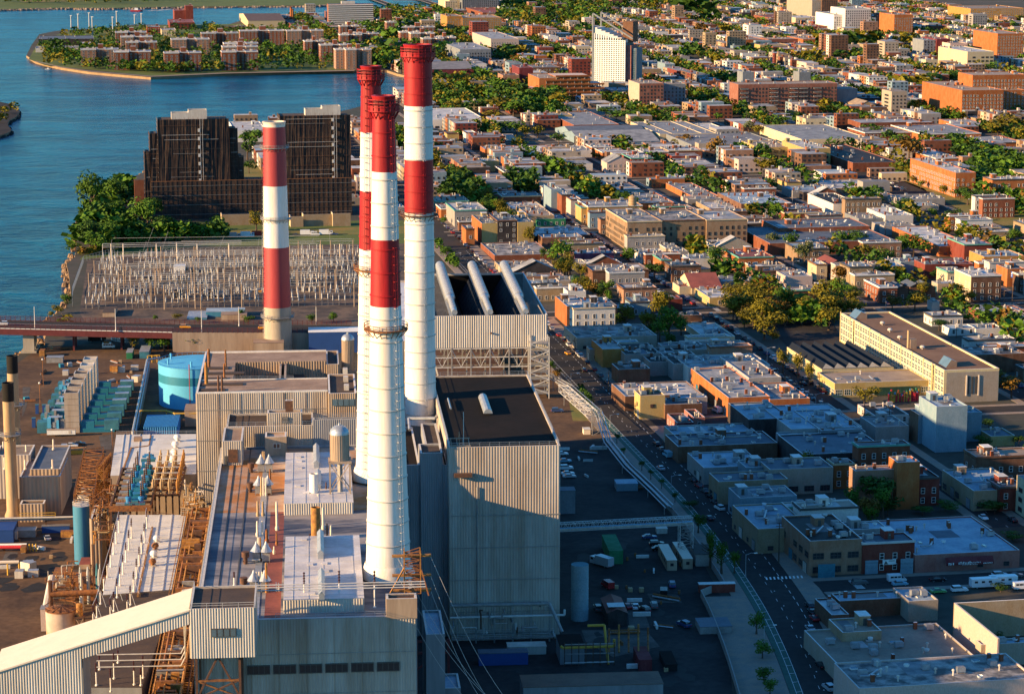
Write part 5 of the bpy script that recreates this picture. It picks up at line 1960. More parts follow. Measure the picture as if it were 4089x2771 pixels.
t.part('pipe',MB().bar((p[0][0]-4,p[0][1],1.4),(p[1][0],p[1][1],1.4),.55,'flag_red',8).bar((p[0][0]-4,p[0][1]+1.4,1.8),(p[1][0],p[1][1]+1.4,1.8),.4,'paint_white',8))
for k in range(3):
 x,y=p[1][0]+1+k,p[1][1]
 t2=Thing('bollard',None,'bollard',x,y,0,'yellow bollards in the left yard')
 t2.part('post',MB().lathe([(.25,0),(.25,2.2),(.1,2.4)],'paint_yellow',8,(x,y)))
 later(t2.o,'yellow bollard at the end of the red barrier pipe',t2.wx,t2.wy)
# pipe bridge with yellow rails behind
p,q=pa('R',205,435,5),pa('R',570,430,5)
t=Thing('pipe_bridge','long low pipe bridge with a yellow railing below the beige shed','pipe bridge',p[0],p[1])
t.part('deck',MB().box(p[0]-30,q[0]+20,p[1],p[1]+2.2,4.2,4.8,'steel'))
t.part('railing',railing(MB(),[(p[0],p[1],4.8),(q[0],p[1],4.8)],'paint_yellow',step=4.5,h=1.8,r=.12))
t.part('pipe',MB().bar((p[0]-30,p[1]-.6,5.2),(q[0]+20,p[1]-.6,5.2),.3,'siding_white',8))
m=MB()
for k in range(8):
 x=p[0]-28+k*9
 m.bar((x,p[1]+1,0),(x,p[1]+1,4.2),.3,'rust_dark',4)
t.part('support',m)
# right-hand service yard (in shade)
a,b,zt=pole('K',1518,700,335,0)
r=58*KC/9500*math.hypot(b,190)
t=Thing('water_tank','tall pale blue cylindrical tank beside the grey block in the shade','tank',a,b)
t.part('shell',MB().lathe([(r,0),(r,zt)],'wall_blue',32,(a,b),capm='teal_unit'),True)
m=MB()
for z in range(3,int(zt),3):
 m.lathe([(r,z),(r+.08,z+.08),(r,z+.16)],'wall_blue',32,(a,b),cap=False)
t.part('hoop',m)
landmark('the pale blue cylindrical tank in the shade',*to_w(PLANT,a,b))
def gable_box(name,label,cat,c,xl,xr,yt,yk,yb,wall,roof,rise=1.5,ang=PLANT,h=None,axis='b',group=None,z0=0.0):
 a0,a1,b0,b1,h=boxpx(ang,c,xl,xr,yt,yk,yb,h,z0)
 t=Thing(name,label,cat,(a0+a1)/2,(b0+b1)/2,0,group,ang)
 t.rect=(a0,a1,b0,b1,h)
 t.part('wall',MB().box(a0,a1,b0,b1,0,h,wall))
 m=MB()
 o=.3
 if axis=='b':
  mid=(a0+a1)/2
  for s,xx in ((0,a0-o),(1,a1+o)):
   m.poly([(xx,b0-o,h),(mid,b0-o,h+rise),(mid,b1+o,h+rise),(xx,b1+o,h)],roof)
  for y in (b0,b1):
   m.poly([(a0,y,h),(a1,y,h),(mid,y,h+rise)],wall)
 else:
  mid=(b0+b1)/2
  for yy in (b0-o,b1+o):
   m.poly([(a0-o,yy,h),(a1+o,yy,h),(a1+o,mid,h+rise),(a0-o,mid,h+rise)],roof)
  for x in (a0,a1):
   m.poly([(x,b0,h),(x,b1,h),(x,mid,h+rise)],wall)
 t.part('roof',m)
 occupy(ang,a0,a1,b0,b1)
 return t
YT=PLANT
simple_box_thing('yard_container','left one of two long beige containers in the shaded yard','container','L',-70,28,345,218,385,'siding_tan','siding_cream')if False else None
def long_box(name,label,cat,c,p1,p2,wdt,hgt,wall,roof,z0=0,group=None):
 """box whose long axis runs from ground point p1 (near) to p2 (far)"""
 g1,g2=G(S(c,*p1)),G(S(c,*p2))
 L=math.dist(g1,g2)
 ang=math.atan2(g2[1]-g1[1],g2[0]-g1[0])-math.pi/2
 a0,b0=to_l(ang,*g1)
 t=Thing(name,label,cat,a0,b0+L/2,z0,group,ang)
 t.rect=(a0-wdt/2,a0+wdt/2,b0,b0+L,hgt)
 t.part('body',MB().box(a0-wdt/2,a0+wdt/2,b0,b0+L,z0,hgt-.1,wall))
 t.part('roof',MB().box(a0-wdt/2-.08,a0+wdt/2+.08,b0-.08,b0+L+.08,hgt-.1,hgt,roof))
 t.ang=ang
 return t
for lab,p1,p2 in (('left one of two long beige office trailers in the shaded yard',(2130,378),(2070,270)),('right one of two long beige office trailers in the shaded yard',(2235,368),(2165,255))):
 t=long_box('office_trailer',lab,'trailer','K',p1,p2,3.0,3.3,'siding_tan','siding_cream',group='beige office trailers')
 a0,a1,b0,b1,h=t.rect
 t.part('window',MB().box(a0+1,a0+2,b0-.05,b0,1.4,2.3,'glass_dark'))
 for k in range(4):
  y=b0+1.5+k*3
  if y+1<b1:
   t.part('window',MB().box(a0-.05,a0,y,y+1.1,1.4,2.4,'glass_dark'))
long_box('yard_container','dark green container beside the silver tanker lorry','container','K',(1760,335),(1710,225),4.2,4.2,'wall_green','wall_green')
long_box('skip','dark red skip with a white label near the bottom of the yard','skip','K',(1955,1045),(1915,955),3.4,3.2,'wall_maroon','wall_maroon')
t=long_box('open_skip','black open skip half full of pale scrap','skip','K',(2125,1045),(2085,955),3.2,1.9,'rubber','roof_black')
t=gable_box('red_shed','small shed with a dark red roof and a pale roof sheet in the shaded yard','shed','K',1705,1832,660,560,750,'wall_dark','roof_red_felt',1.2)
a0,a1,b0,b1,h=t.rect
t.part('roof_sheet',MB().box(a0+.3,a1-.3,b0+1.5,b0+5.5,h+1.25,h+1.35,'galvanised'))
simple_box_thing('yard_hut','dark flat-roofed brick hut at the boulevard fence beside the trailers','shed','L',148,268,270,205,350,'wall_grey','roof_black_felt')
simple_box_thing('yard_hut','pale concrete hut with a low wall beside the entrance road','shed','L',178,388,750,690,800,'wall_grey','roof_slate_felt')
simple_box_thing('sign_wall','low orange-brown wall at the pavement bend','wall','L',172,410,468,455,528,'wall_redbrick','coping')
simple_box_thing('blue_hut','small pale blue hut beside the shaded car park','shed','H',1765,1905,965,935,1015,'wall_blue','roof_blue_felt')
simple_box_thing('guard_hut','little white guard hut at the sunlit gate','hut','H',1545,1590,605,590,640,'siding_cream','coping')
simple_box_thing('yard_hut','white box trailer behind the shaded parked cars','container','K',2030,2100,100,85,135,'siding_white','siding_white')
simple_box_thing('loading_dock','low grey-blue concrete block at the right foot of the grey block','shed','H',1390,1490,1010,985,1165,'wall_steelgrey','roof_slate_felt')
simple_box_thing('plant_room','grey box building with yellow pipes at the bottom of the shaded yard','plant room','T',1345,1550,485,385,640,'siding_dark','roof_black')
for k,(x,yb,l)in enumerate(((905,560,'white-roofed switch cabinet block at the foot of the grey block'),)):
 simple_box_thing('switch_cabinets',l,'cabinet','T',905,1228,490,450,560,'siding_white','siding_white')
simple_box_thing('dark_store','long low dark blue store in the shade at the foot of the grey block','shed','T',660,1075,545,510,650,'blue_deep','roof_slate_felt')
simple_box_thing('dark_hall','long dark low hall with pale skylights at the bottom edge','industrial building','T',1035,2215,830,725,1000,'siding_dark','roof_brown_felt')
# yellow pipe skid
a0,b0=pa('T',1345,640,0)
t=Thing('pipe_skid','steel skid of yellow and orange pipes beside the dark plant room','pipe skid',a0+14,b0)
m=MB()
X1=pa('T',1800,640,0)[0]
m.path([(a0,b0-1,5.5),(a0+.5,b0-1.2,5),(X1,b0-1,5),(X1,b0-1,7)],.35,'paint_yellow',8)
m.path([(X1-1.5,b0-1,0),(X1-1.5,b0+8,8),(X1-6,b0+8,8)],.35,'paint_yellow',8)
for k in range(5):
 x=a0+13+k*2.6
 m.path([(x,b0,3),(x+.6,b0+5,6),(x+.6,b0+5,8+k%2)],.28,'rust_gold' if k%2 else 'rust',8)
t.part('pipe',m,True)
m=MB()
for z in (1,3.4,6):
 m.bar((a0+1,b0-1.6,z),(X1,b0-1.6,z),.16,'steel_light' if z<2 else 'steel',4)
for k in range(8):
 x=a0+1+(X1-a0-1)*k/7
 m.bar((x,b0-1.6,0),(x,b0-1.6,6.5),.16,'rust_dark',4)
t.part('frame',m)
# pipes across the foot of the grey block
ga0,ga1,gb0,gb1,gh=GB
t=Thing('steam_main','long pale pipe along the foot of the grey block','pipe',(ga0+ga1)/2,gb0-3)
t.part('pipe',MB().path([(ga0,gb0-3,7.5),(ga1+1,gb0-3,7.5),(ga1+1,gb0-3,9)],.3,'steel_light',8),True)
t.part('pipe',MB().path([(ga0,gb0-2,10.5),(ga1-3,gb0-2,10.5),(ga1,gb0-7,4)],.45,'steel',8),True)
m=MB()
for k in range(6):
 x=ga0+2+k*(ga1-ga0)/6
 m.bar((x,gb0-2.5,0),(x,gb0-2.5,10),.3,'steel',4)
t.part('support',m)
# red frame and ducts between boiler house and grey block
a0,b0,zt=pole('K',650,1060,880,6)
t=Thing('steel_trestle','dark red steel frame in the gap right of the boiler house','steel frame',a0,b0)
m=MB()
for x in (a0-8,a0):
 m.bar((x,b0,0),(x,b0,zt+2),.45,'bridge_red',4)
for z in (zt-1.5,zt+1.5):
 m.bar((a0-9,b0,z),(a0,b0,z),.4,'bridge_red',4)
m.bar((a0-8.5,b0,zt-6),(a0,b0,zt-1),.35,'bridge_red',4)
t.part('frame',m)
hall('duct_house','small dark duct house with a curved pale roof right of the boiler house','shed','K',500,625,800,640,30,10,'siding_dark','roof_blue_felt',front=False,left=False)
hall('duct_house','low dark metal house at the bottom edge between the walls','shed','K',540,730,1160,1062,14,0,'siding_dark','roof_blue_felt',front=False,left=False)
# tan box and rust tower at the boiler house's front right corner
t=hall('tan_box','open-topped tan masonry box on the front right corner of the boiler house','penthouse','K',236,440,566,530,None,RF-.5,'siding_tan','rust_dark',front=False,left=False,yb=698)
c0=pa('K',410,520,RF)
t=Thing('cable_tower','rust-orange lattice cable tower on the corner of the boiler house','lattice tower',c0[0],c0[1],RF)
zt=solve_h(*to_w(PLANT,*c0),S('K',0,235)[1])
t.part('mast',lattice(MB(),(c0[0],c0[1],RF),(c0[0],c0[1],zt),3.6,2.4,9,'rust_gold','rust',.16))
m=MB()
for z in (zt-1.5,zt-6,zt-9.5):
 m.box(c0[0]-4.5,c0[0]+4.2,c0[1]-.6,c0[1]+.6,z-.2,z+.2,'rust_gold')
t.part('cross_arm',m)
m=MB()
m.bar((c0[0]-1.8,c0[1]-1,RF+6),(c0[0]-5.5,c0[1]-3,RF),.2,'rust_gold',4)
m.bar((c0[0]+1.8,c0[1]-1,RF+6),(c0[0]+3.5,c0[1]-3,RF),.2,'rust',4)
t.part('brace',m)
for k in range(6):
 z=zt-(1.5,6,9.5)[k%3]
 s=4 if k<3 else -3.5
 A=Vector((c0[0]+s,c0[1],z))
 wt=Thing('power_cable',None,'cable',A.x,A.y,z,'power cables sagging down from the rusty cable tower')
 e=pa('K',(1130,1000,960,1060,1100,920)[k],1400,15)
 pts=[]
 for j in range(15):
  f=j/14
  pts.append((A.x+(e[0]+2-A.x)*f,A.y+(e[1]-A.y)*f,A.z+(14-A.z)*f-4*math.sin(math.pi*f)))
 wt.part('wire',MB().path(pts,.05,'steel_light',3))
 later(wt.o,'thin power cable falling from the rusty cable tower to the bottom edge',wt.wx+k,wt.wy-k)
# ---- conveyor of pale pipes along the boulevard
pp=[S('H',1310,300),S('H',1440,400),S('H',1640,580),S('H',1700,690),S('H',1830,840),S('H',2000,1000),S('H',2110,1110)]
pw=[to_l(PLANT,*G(p,3))for p in pp]
t=Thing('pipe_run','run of parallel pale pipes on trestles between the plant and the boulevard','pipe run',*pw[3])
for k in range(4):
 zz=[6,7.5,7.5,3,2.2,2.2,2.2]
 pts=[(p[0]+k*.9-1,p[1]+k*.5,z+(k%2)*.5)for p,z in zip(pw,zz)]
 t.part('pipe',MB().path(pts,.22,'galvanised',6))
m=MB()
for p,z in zip(pw,(6,7.5,7.5,3,2.2,2.2,2.2)):
 for s in (-1.5,2):
  m.bar((p[0]+s,p[1],0),(p[0]+s,p[1],z),.18,'steel',4)
for p,q in zip(pw,pw[1:3]):
 pass
t.part('trestle',m)
m=lattice(MB(),(pw[1][0]-2,pw[1][1],6),(pw[2][0]-2,pw[2][1],6),3.5,2.6,12,'steel_light','steel_light',.12)
t.part('bridge_truss',m)
c=pa('H',1630,640,0)
t.part('stair_tower',lattice(MB(),(c[0],c[1],0),(c[0],c[1],10),3.5,3,5,'steel','steel',.14))
# footbridge from the grey block over the yard
g0=(ga1+.5,*[pa('K',1400,95,12)[1]])
e=pa('K',2265,45,12)
t=Thing('pipe_footbridge','long lattice pipe bridge from the grey block across the shaded yard','pipe bridge',g0[0],g0[1])
t.part('truss',lattice(MB(),(g0[0],g0[1],11),(e[0],e[1],11),2.4,2.2,34,'steel_light','galvanised',.12))
t.part('pipe',MB().bar((g0[0],g0[1],11.4),(e[0],e[1],11.4),.45,'teal_tank',8).bar((g0[0],g0[1]-.8,11.4),(e[0],e[1]-.8,11.4),.35,'siding_white',8))
c=pa('K',2210,200,0)
t.part('tower',lattice(MB(),(e[0]-2,e[1],0),(e[0]-2,e[1],12),4,4,6,'steel_light','steel',.14))
landmark('the lattice pipe bridge',*to_w(PLANT,e[0],e[1]))
# road bridge ramp
za,zb_=12.0,7.0
brA=to_l(PLANT,*G(S('D',-250,968),za+1))
brB=to_l(PLANT,*G(S('D',1150,1015),9))
brC=to_l(PLANT,*G(S('D',2330,1020),zb_))
t=Thing('road_bridge','dark red steel road bridge coming in over the river from the left edge','bridge',brA[0],brA[1],WZ)
W2=10.0
m=MB()
P3=[(brA[0],brA[1],za),(brB[0],brB[1],9.0),(brC[0],brC[1],zb_)]
for p,q in zip(P3,P3[1:]):
 m.poly([(p[0],p[1]-W2,p[2]),(q[0],q[1]-W2,q[2]),(q[0],q[1]+W2,q[2]),(p[0],p[1]+W2,p[2])],'asphalt')
t.part('deck',m)
for s in (-1,1):
 m=MB()
 for p,q in zip(P3[:2],P3[1:2]):
  m.poly([(p[0],p[1]+s*W2,p[2]-2.8),(q[0],q[1]+s*W2,q[2]-2.8),(q[0],q[1]+s*W2,q[2]+.2),(p[0],p[1]+s*W2,p[2]+.2)],'bridge_red')
 t.part('girder',m)
 m=MB()
 for p,q in zip(P3,P3[1:]):
  L=math.dist(p,q)
  n=int(L/2.2)
  for k in range(n+1):
   f=k/n
   x=[p[i]+(q[i]-p[i])*f for i in range(3)]
   m.bar((x[0],x[1]+s*W2,x[2]),(x[0],x[1]+s*W2,x[2]+2.1),.12,'bridge_red',4)
  for hh in (.5,1.0,1.5,2.1):
   m.bar((p[0],p[1]+s*W2,p[2]+hh),(q[0],q[1]+s*W2,q[2]+hh),.09,'bridge_red',4)
 t.part('railing',m)
m=MB()
for p,q in zip(P3[:2],P3[1:2]):
 m.poly([(p[0],p[1]-W2-.05,p[2]-.1),(q[0],q[1]-W2-.05,q[2]-.1),(q[0],q[1]-W2-.05,q[2]+.25),(p[0],p[1]-W2-.05,p[2]+.25)],'paint_white')
 for s in (-2.2,2.2):
  m.poly([(p[0],p[1]+s-.1,p[2]+.03),(q[0],q[1]+s-.1,q[2]+.03),(q[0],q[1]+s+.1,q[2]+.03),(p[0],p[1]+s+.1,p[2]+.03)],'paint_white')
t.part('line',m)
m=MB()
m.poly([(brB[0],brB[1]-W2+.01,0),(brC[0],brC[1]-W2+.01,0),(brC[0],brC[1]-W2+.01,zb_+.1),(brB[0],brB[1]-W2+.01,9.1)],'siding_tan')
m.poly([(brB[0],brB[1]-W2,0),(brB[0],brB[1]+W2,0),(brB[0],brB[1]+W2,9),(brB[0],brB[1]-W2,9)],'stone')
t.part('abutment_wall',m)
for x,y in ((232,1150),(-260,1150)):
 c=to_l(PLANT,*G(S('D',x,y),WZ))
 m=MB()
 yb=brA[1]-W2+1
 for s in (0,5,10):
  m.box(c[0]-2.4,c[0]+2.4,yb+s,yb+s+2.2,WZ-1,9.4,'stack_concrete')
 m.box(c[0]-3.2,c[0]+3.2,yb-.6,yb+13,9.4,10.4,'stack_concrete')
 m.box(c[0]-3.4,c[0]+3.4,yb-1,yb+14,WZ-1,.8,'stack_concrete')
 t.part('pier',m)
for x in (522,830,1130):
 c=to_l(PLANT,*G(S('D',x,1100),0))
 m=MB()
 for s in (-5,5):
  m.bar((c[0],brA[1]+s,0),(c[0],brA[1]+s,9),.6,'bridge_red',4)
 t.part('pier',m)
landmark('the road bridge',*to_w(PLANT,(brA[0]+brB[0])/2,brA[1]))
BR=(brA,brB,brC,za,zb_)
def deck_z(a):
 if a<brB[0]:
  return za+(9-za)*(a-brA[0])/(brB[0]-brA[0])
 return 9+(zb_-9)*(a-brB[0])/(brC[0]-brB[0])
def lamp(name,label,c,x,yb,yt,z=0,arm=2.2,ang=PLANT,group='street lamps',r=.13,mt='steel_light',side=1):
 a,b,zt=pole(c,x,yb,yt,z,ang)
 t=Thing(name,label,'street lamp',a,b,z,group,ang)
 t.part('pole',MB().lathe([(r*1.6,z),(r*1.5,z+.6),(r,z+1),(r*.6,zt)],mt,8,(a,b)))
 if arm:
  t.part('arm',MB().path([(a,b,zt-.3),(a+side*arm*.6,b,zt+.25),(a+side*arm,b,zt+.2)],r*.55,mt,5))
  t.part('lamp_head',MB().box(a+side*arm-.1,a+side*(arm+.9)if side>0 else a+side*arm+.1,b-.18,b+.18,zt+.08,zt+.26,'paint_white')if side>0 else MB().box(a+side*(arm+.9),a+side*arm,b-.18,b+.18,zt+.08,zt+.26,'paint_white'))
 return t
for x,yb,yt in ((232,1015,870),(768,1035,885),(1338,1040,895),(1585,1000,870),(2097,990,870)):
 o=lamp('street_lamp',None,'D',x,yb,yt,deck_z(pa('D',x,yb,9)[0]),0,group='lamp posts along the road bridge',r=.22)
 later(o.o,'tall pale lamp post on the road bridge ramp',o.wx,o.wy)
# retaining wall pieces, ramp fences near the bridge foot
t=Thing('curved_fence','white louvred curved fence under the bridge ramp','fence',*pa('D',860,1120,0))
c=pa('D',860,1110,0)
m=MB()
for k in range(14):
 q=math.pi*(.95+.6*k/13)
 q2=math.pi*(.95+.6*(k+.8)/13)
 R_=9
 for z in range(5):
  m.poly([(c[0]+R_*math.cos(q),c[1]+8+R_*math.sin(q),.4+z),(c[0]+R_*math.cos(q2),c[1]+8+R_*math.sin(q2),.4+z),(c[0]+R_*math.cos(q2),c[1]+8+R_*math.sin(q2),1.1+z),(c[0]+R_*math.cos(q),c[1]+8+R_*math.sin(q),1.1+z)],'paint_white')
t.part('louvre',m)
# blue-sided building with a white roof behind the pink-banded stack
t=simple_box_thing('blue_building','deep blue building with a white roof right of the pink-banded stack','warehouse','D',2045,2560,1040,1008,1180,'blue_deep','paint_white')
occupy(PLANT,*t.rect[:4])
simple_box_thing('grey_tent','grey and white sheeted hut left of the deep blue building','shed','D',1942,2040,1055,1035,1150,'siding_white','siding')
t=simple_box_thing('foot_block','tan ribbed block at the foot of the pink-banded stack','industrial building','D',1680,1880,1112,1085,1200,'siding_tan','roof_tan')
t=simple_box_thing('foot_block','white panelled cabin left of the tan ribbed block at the pink-banded stack','shed','D',1552,1680,1130,1110,1160,'siding_white','siding_tan')
# switchyard
def ins_stack(m,a,b,z,h,r=.32,mt='insulator'):
 pf=[]
 n=4
 for k in range(n):
  s=h/n
  pf+=[(r*.6,z+k*s),(r,z+k*s+s*.4),(r*.6,z+k*s+s*.8)]
 m.lathe(pf,mt,7,(a,b),cap=False)
def make_gantry(w_,h_):
 """returns part meshes in local coordinates, standing at the origin"""
 parts=[]
 for s in (-w_/2,w_/2):
  parts.append(('post',MB().bar((s,0,0),(s,0,h_),.24,'siding_tan',6).mesh('post')))
  parts.append(('brace',MB().bar((s,0,h_*.75),(s,6,0),.13,'siding_tan',4).mesh('brace')))
 m=MB()
 for z in (h_-.6,h_-2):
  m.bar((-w_/2,0,z),(w_/2,0,z),.14,'steel',4)
 n=8
 for k in range(n):
  x0=-w_/2+w_*k/n
  m.bar((x0,0,h_-.6 if k%2 else h_-2),(x0+w_/n,0,h_-2 if k%2 else h_-.6),.08,'steel',4)
 parts.append(('beam',m.mesh('beam')))
 for k in range(3):
  m=MB()
  x=-w_/2+w_*(k+.5)/3
  ins_stack(m,x,0,h_-5.2,3.0,.3)
  parts.append(('insulator',m.mesh('insulator',True)))
 return parts
def make_switch(h_):
 parts=[]
 m=MB()
 for x in (-3,0,3):
  m.bar((x,-.8,0),(x,-.8,h_*.45),.12,'steel',4)
  m.bar((x,.8,0),(x,.8,h_*.45),.12,'siding_tan',4)
 for y in (-.8,.8):
  m.bar((-3.4,y,h_*.45),(3.4,y,h_*.45),.15,'siding_tan',4)
 parts.append(('stand',m.mesh('stand')))
 for x in (-3,0,3):
  m=MB()
  for y in (-.8,.8):
   ins_stack(m,x,y,h_*.45,h_*.38)
  m.bar((x,-1,h_*.84),(x,1.2,h_*.98),.1,'insulator',4)
  parts.append(('insulator',m.mesh('insulator',True)))
 return parts
def make_transformer():
 parts=[]
 m=MB()
 m.box(-3,3,-2,2,.4,4.4,'rust_dark','steel')
 parts.append(('tank',m.mesh('tank')))
 m=MB()
 for k in range(8):
  m.box(-3.6+k*.95,-3.2+k*.95,-2.9,-2.1,.6,4,'steel')
 parts.append(('radiator',m.mesh('radiator')))
 m=MB()
 for x in (-2,0,2):
  ins_stack(m,x,0,4.4,2.6,.4,'insulator_brown')
 parts.append(('bushing',m.mesh('bushing',True)))
 return parts
def clone(name,parts,ang,a,b,group,desc,cat,rz=0.0,z=0.0):
 wx,wy=to_w(ang,a,b)
 o=root(name,None,cat,(wx,wy,z),ang+rz,group)
 for nm,me in parts:
  link(nm,me,o)
 later(o,desc,wx,wy)
 return o
GA=[make_gantry(15,12),make_gantry(18,9.5),make_gantry(12,15)]
SWI=[make_switch(6.0),make_switch(7.5)]
TRA=make_transformer()
c0=pa('D',640,925,0)
c1=pa('D',650,560,0)
c2=pa('D',2324,925,0)
bA,bB=c0[1]+6,c1[1]-4
aA=pa('D',600,900,0)[0]-2
aB=pa('D',2330,900,0)[0]+10
QL=pa('D',600,560,0)
n=0
rows=8
for i in range(rows):
 b=bA+(bB-bA)*(i+.3)/rows
 aL=aA-(b-bA)*.02
 k=0
 a=aL+6
 while a<aB:
  wv=to_w(PLANT,a,b)
  if R.random()<.55:
   clone('switchyard_gantry',GA[R.choice((0,0,1,2))if i%2==0 else 1],PLANT,a,b,'steel gantries of the switchyard','pale steel gantry with hanging insulators in the switchyard','gantry')
  for (da,db)in ((-4,5),(4,5),(0,11)):
   if R.random()<.85:
    clone('disconnect_switch',SWI[R.randrange(2)],PLANT,a+da+R.uniform(-.6,.6),b+db,'disconnect switches of the switchyard','white insulator switch set on a low frame in the switchyard','switchgear')
  if R.random()<.25:
   clone('transformer',TRA,PLANT,a+3,b+15,'transformers of the switchyard','dark transformer with brown bushings in the switchyard','transformer')
  a+=R.uniform(15,20)
wt=Thing('busbar_net','web of thin overhead conductors above the switchyard','conductors',(aA+aB)/2,(bA+bB)/2)
m=MB()
for i in range(26):
 b=bA+(bB-bA)*i/25
 z=R.choice((9,12.5,15.5))
 m.bar((aA+R.uniform(0,40),b,z),(aB-R.uniform(0,30),b,z),.08,'steel_light',3)
for i in range(44):
 a=aA+(aB-aA)*i/43
 bs=R.uniform(bA,bB-50)
 m.bar((a,bs,R.choice((8,11,16))),(a+R.uniform(-2,2),bs+R.uniform(30,80),R.choice((8,11,16))),.06,'steel',3)
wt.part('wire',m)['kind']='stuff'
occupy(PLANT,aA-40,aB+10,bA-15,bB+15)
# long top bus line
for k in range(3):
 p=pa('D',680,455+k*12,18)
 q=pa('D',1600,435+k*12,18)
 t=Thing('busbar_pipe',('upper','middle','lower')[k]+' long white busbar along the rear edge of the switchyard','busbar',p[0],p[1])
 t.part('tube',MB().path([(p[0],p[1],6),(p[0],p[1],18),(q[0],q[1],18)],.12,'steel_light',5))
for x in (740,820,1040,1175,1310,1520,2125,2255):
 a,b,zt=pole('D',x,600,455 if x!=1175 else 450,0)
 tt=Thing('busbar_post',None,'post',a,b,0,'tall busbar posts at the rear of the switchyard')
 tt.part('post',MB().bar((a,b,0),(a,b,zt),.28,'siding_cream',6))
 later(tt.o,'tall cream busbar post at the rear edge of the switchyard',tt.wx,tt.wy)
t=simple_box_thing('control_cube','white wrapped cube standing on the switchyard gravel','cabinet','D',1150,1225,605,590,672,'paint_white','paint_white')
t=simple_box_thing('control_house','small brown flat-roofed control house left of the switchyard front','control house','D',680,760,910,870,940,'siding_tan','roof_brown')
t=simple_box_thing('control_house','long blue-grey metal control house at the switchyard front','control house','D',1240,1370,945,900,960,'tank_blue','galvanised')
t=simple_box_thing('control_house','green-grey shed roof at the switchyard front edge','control house','D',1365,1620,905,880,940,'tank_blue','roof_blue_felt')
t=simple_box_thing('control_house','tan hut with a white door at the switchyard front','control house','D',1465,1635,925,905,965,'siding_tan','roof_tan')
# perimeter fence / sea wall
p=[pa('D',480,870,0),pa('D',482,780,0),pa('D',555,575,0),pa('D',760,520,0)]
t=Thing('perimeter_fence','pale wire fence along the river side of the switchyard','fence',*p[1])
t.part('rail',railing(MB(),[(q[0],q[1],0)for q in p],'galvanised',h=3.2,step=3,r=.09))
# ---- loose equipment standing about the yards
def _lathe(prof,m,n=8):
 return MB().lathe(prof,m,n)
EQ={
 'barrel':[_lathe([(.3,0),(.3,.9)],'rust',8).mesh('drum'),'rusty oil barrel'],
 'pallet_stack':[MB().box(-.6,.6,-.6,.6,0,1.1,'stack_tan').mesh('stack'),'stack of tan pallets'],
 'storage_box':[MB().box(-1.5,1.5,-1.1,1.1,0,1.9,'siding_white','galvanised').mesh('box'),'small white storage box'],
 'blue_crate':[MB().box(-1.2,1.2,-.9,.9,0,1.5,'teal_dark','teal_unit').mesh('box'),'small teal equipment crate'],
 'pipe_bundle':[MB().bar((-3,0,.3),(3,0,.3),.22,'rust').bar((-3,.5,.3),(3,.5,.3),.22,'galvanised').bar((-3,.25,.7),(3,.25,.7),.22,'rust').mesh('pipe'),'bundle of rusty pipes'],
 'generator':[MB().box(-1.8,1.8,-.8,.8,.3,2.0,'rust_gold','rust').box(-1.6,1.6,-.6,.6,0,.3,'steel').mesh('housing'),'rust-orange mobile generator'],
 'jersey_barrier':[MB().box(-2,2,-.3,.3,0,.9,'coping').mesh('barrier'),'concrete road barrier'],
}
def strew(c,poly,n,kinds,where,lo=.8,hi=1.5):
 P=[G(S(c,x,y))for x,y in poly]
 xs_,ys_=[p[0]for p in P],[p[1]for p in P]
 k=tr=0
 while k<n and tr<n*40:
  tr+=1
  x,y=R.uniform(min(xs_),max(xs_)),R.uniform(min(ys_),max(ys_))
  if not inside(P,x,y)or not is_free(*[q+s for q,s in zip([to_l(TOWN,x,y)[0]]*2+[to_l(TOWN,x,y)[1]]*2,(-1,1,-1,1))]):
   continue
  nm=R.choice(kinds)
  o=root(nm,None,nm.replace('_',' '),(x,y,.03),R.choice((PLANT,PLANT+1.57,R.uniform(0,3))),'loose equipment in the yards')
  q=link('body',EQ[nm][0],o)
  s=R.uniform(lo,hi)
  q.scale=(s,s,s)
  later(o,EQ[nm][1]+' '+where,x,y)
  k+=1
ALLK=list(EQ)
strew('M',[(290,200),(1600,230),(1560,560),(1400,1060),(1330,1090),(400,1100),(300,760)],26,ALLK,'in the left yard')
strew('R',[(0,640),(760,620),(760,900),(500,1180),(0,1250)],16,ALLK,'in the near left yard')
strew('K',[(1420,200),(2000,90),(2260,400),(2320,900),(2200,1150),(1800,1040),(1600,760),(1600,420)],26,['barrel','pallet_stack','pipe_bundle','barrel','jersey_barrier','pallet_stack'],'in the shaded yard')
strew('H',[(1400,720),(1640,690),(1900,1000),(2000,1150),(1500,1150)],8,['pallet_stack','jersey_barrier','pipe_bundle'],'in the shaded lot')
strew('D',[(330,1090),(1500,1080),(1500,1160),(330,1160)],12,ALLK,'below the bridge')
strew('D',[(560,900),(1700,930),(2324,930),(2324,560),(700,560)],26,['storage_box','barrel','blue_crate','generator'],'in the switchyard')
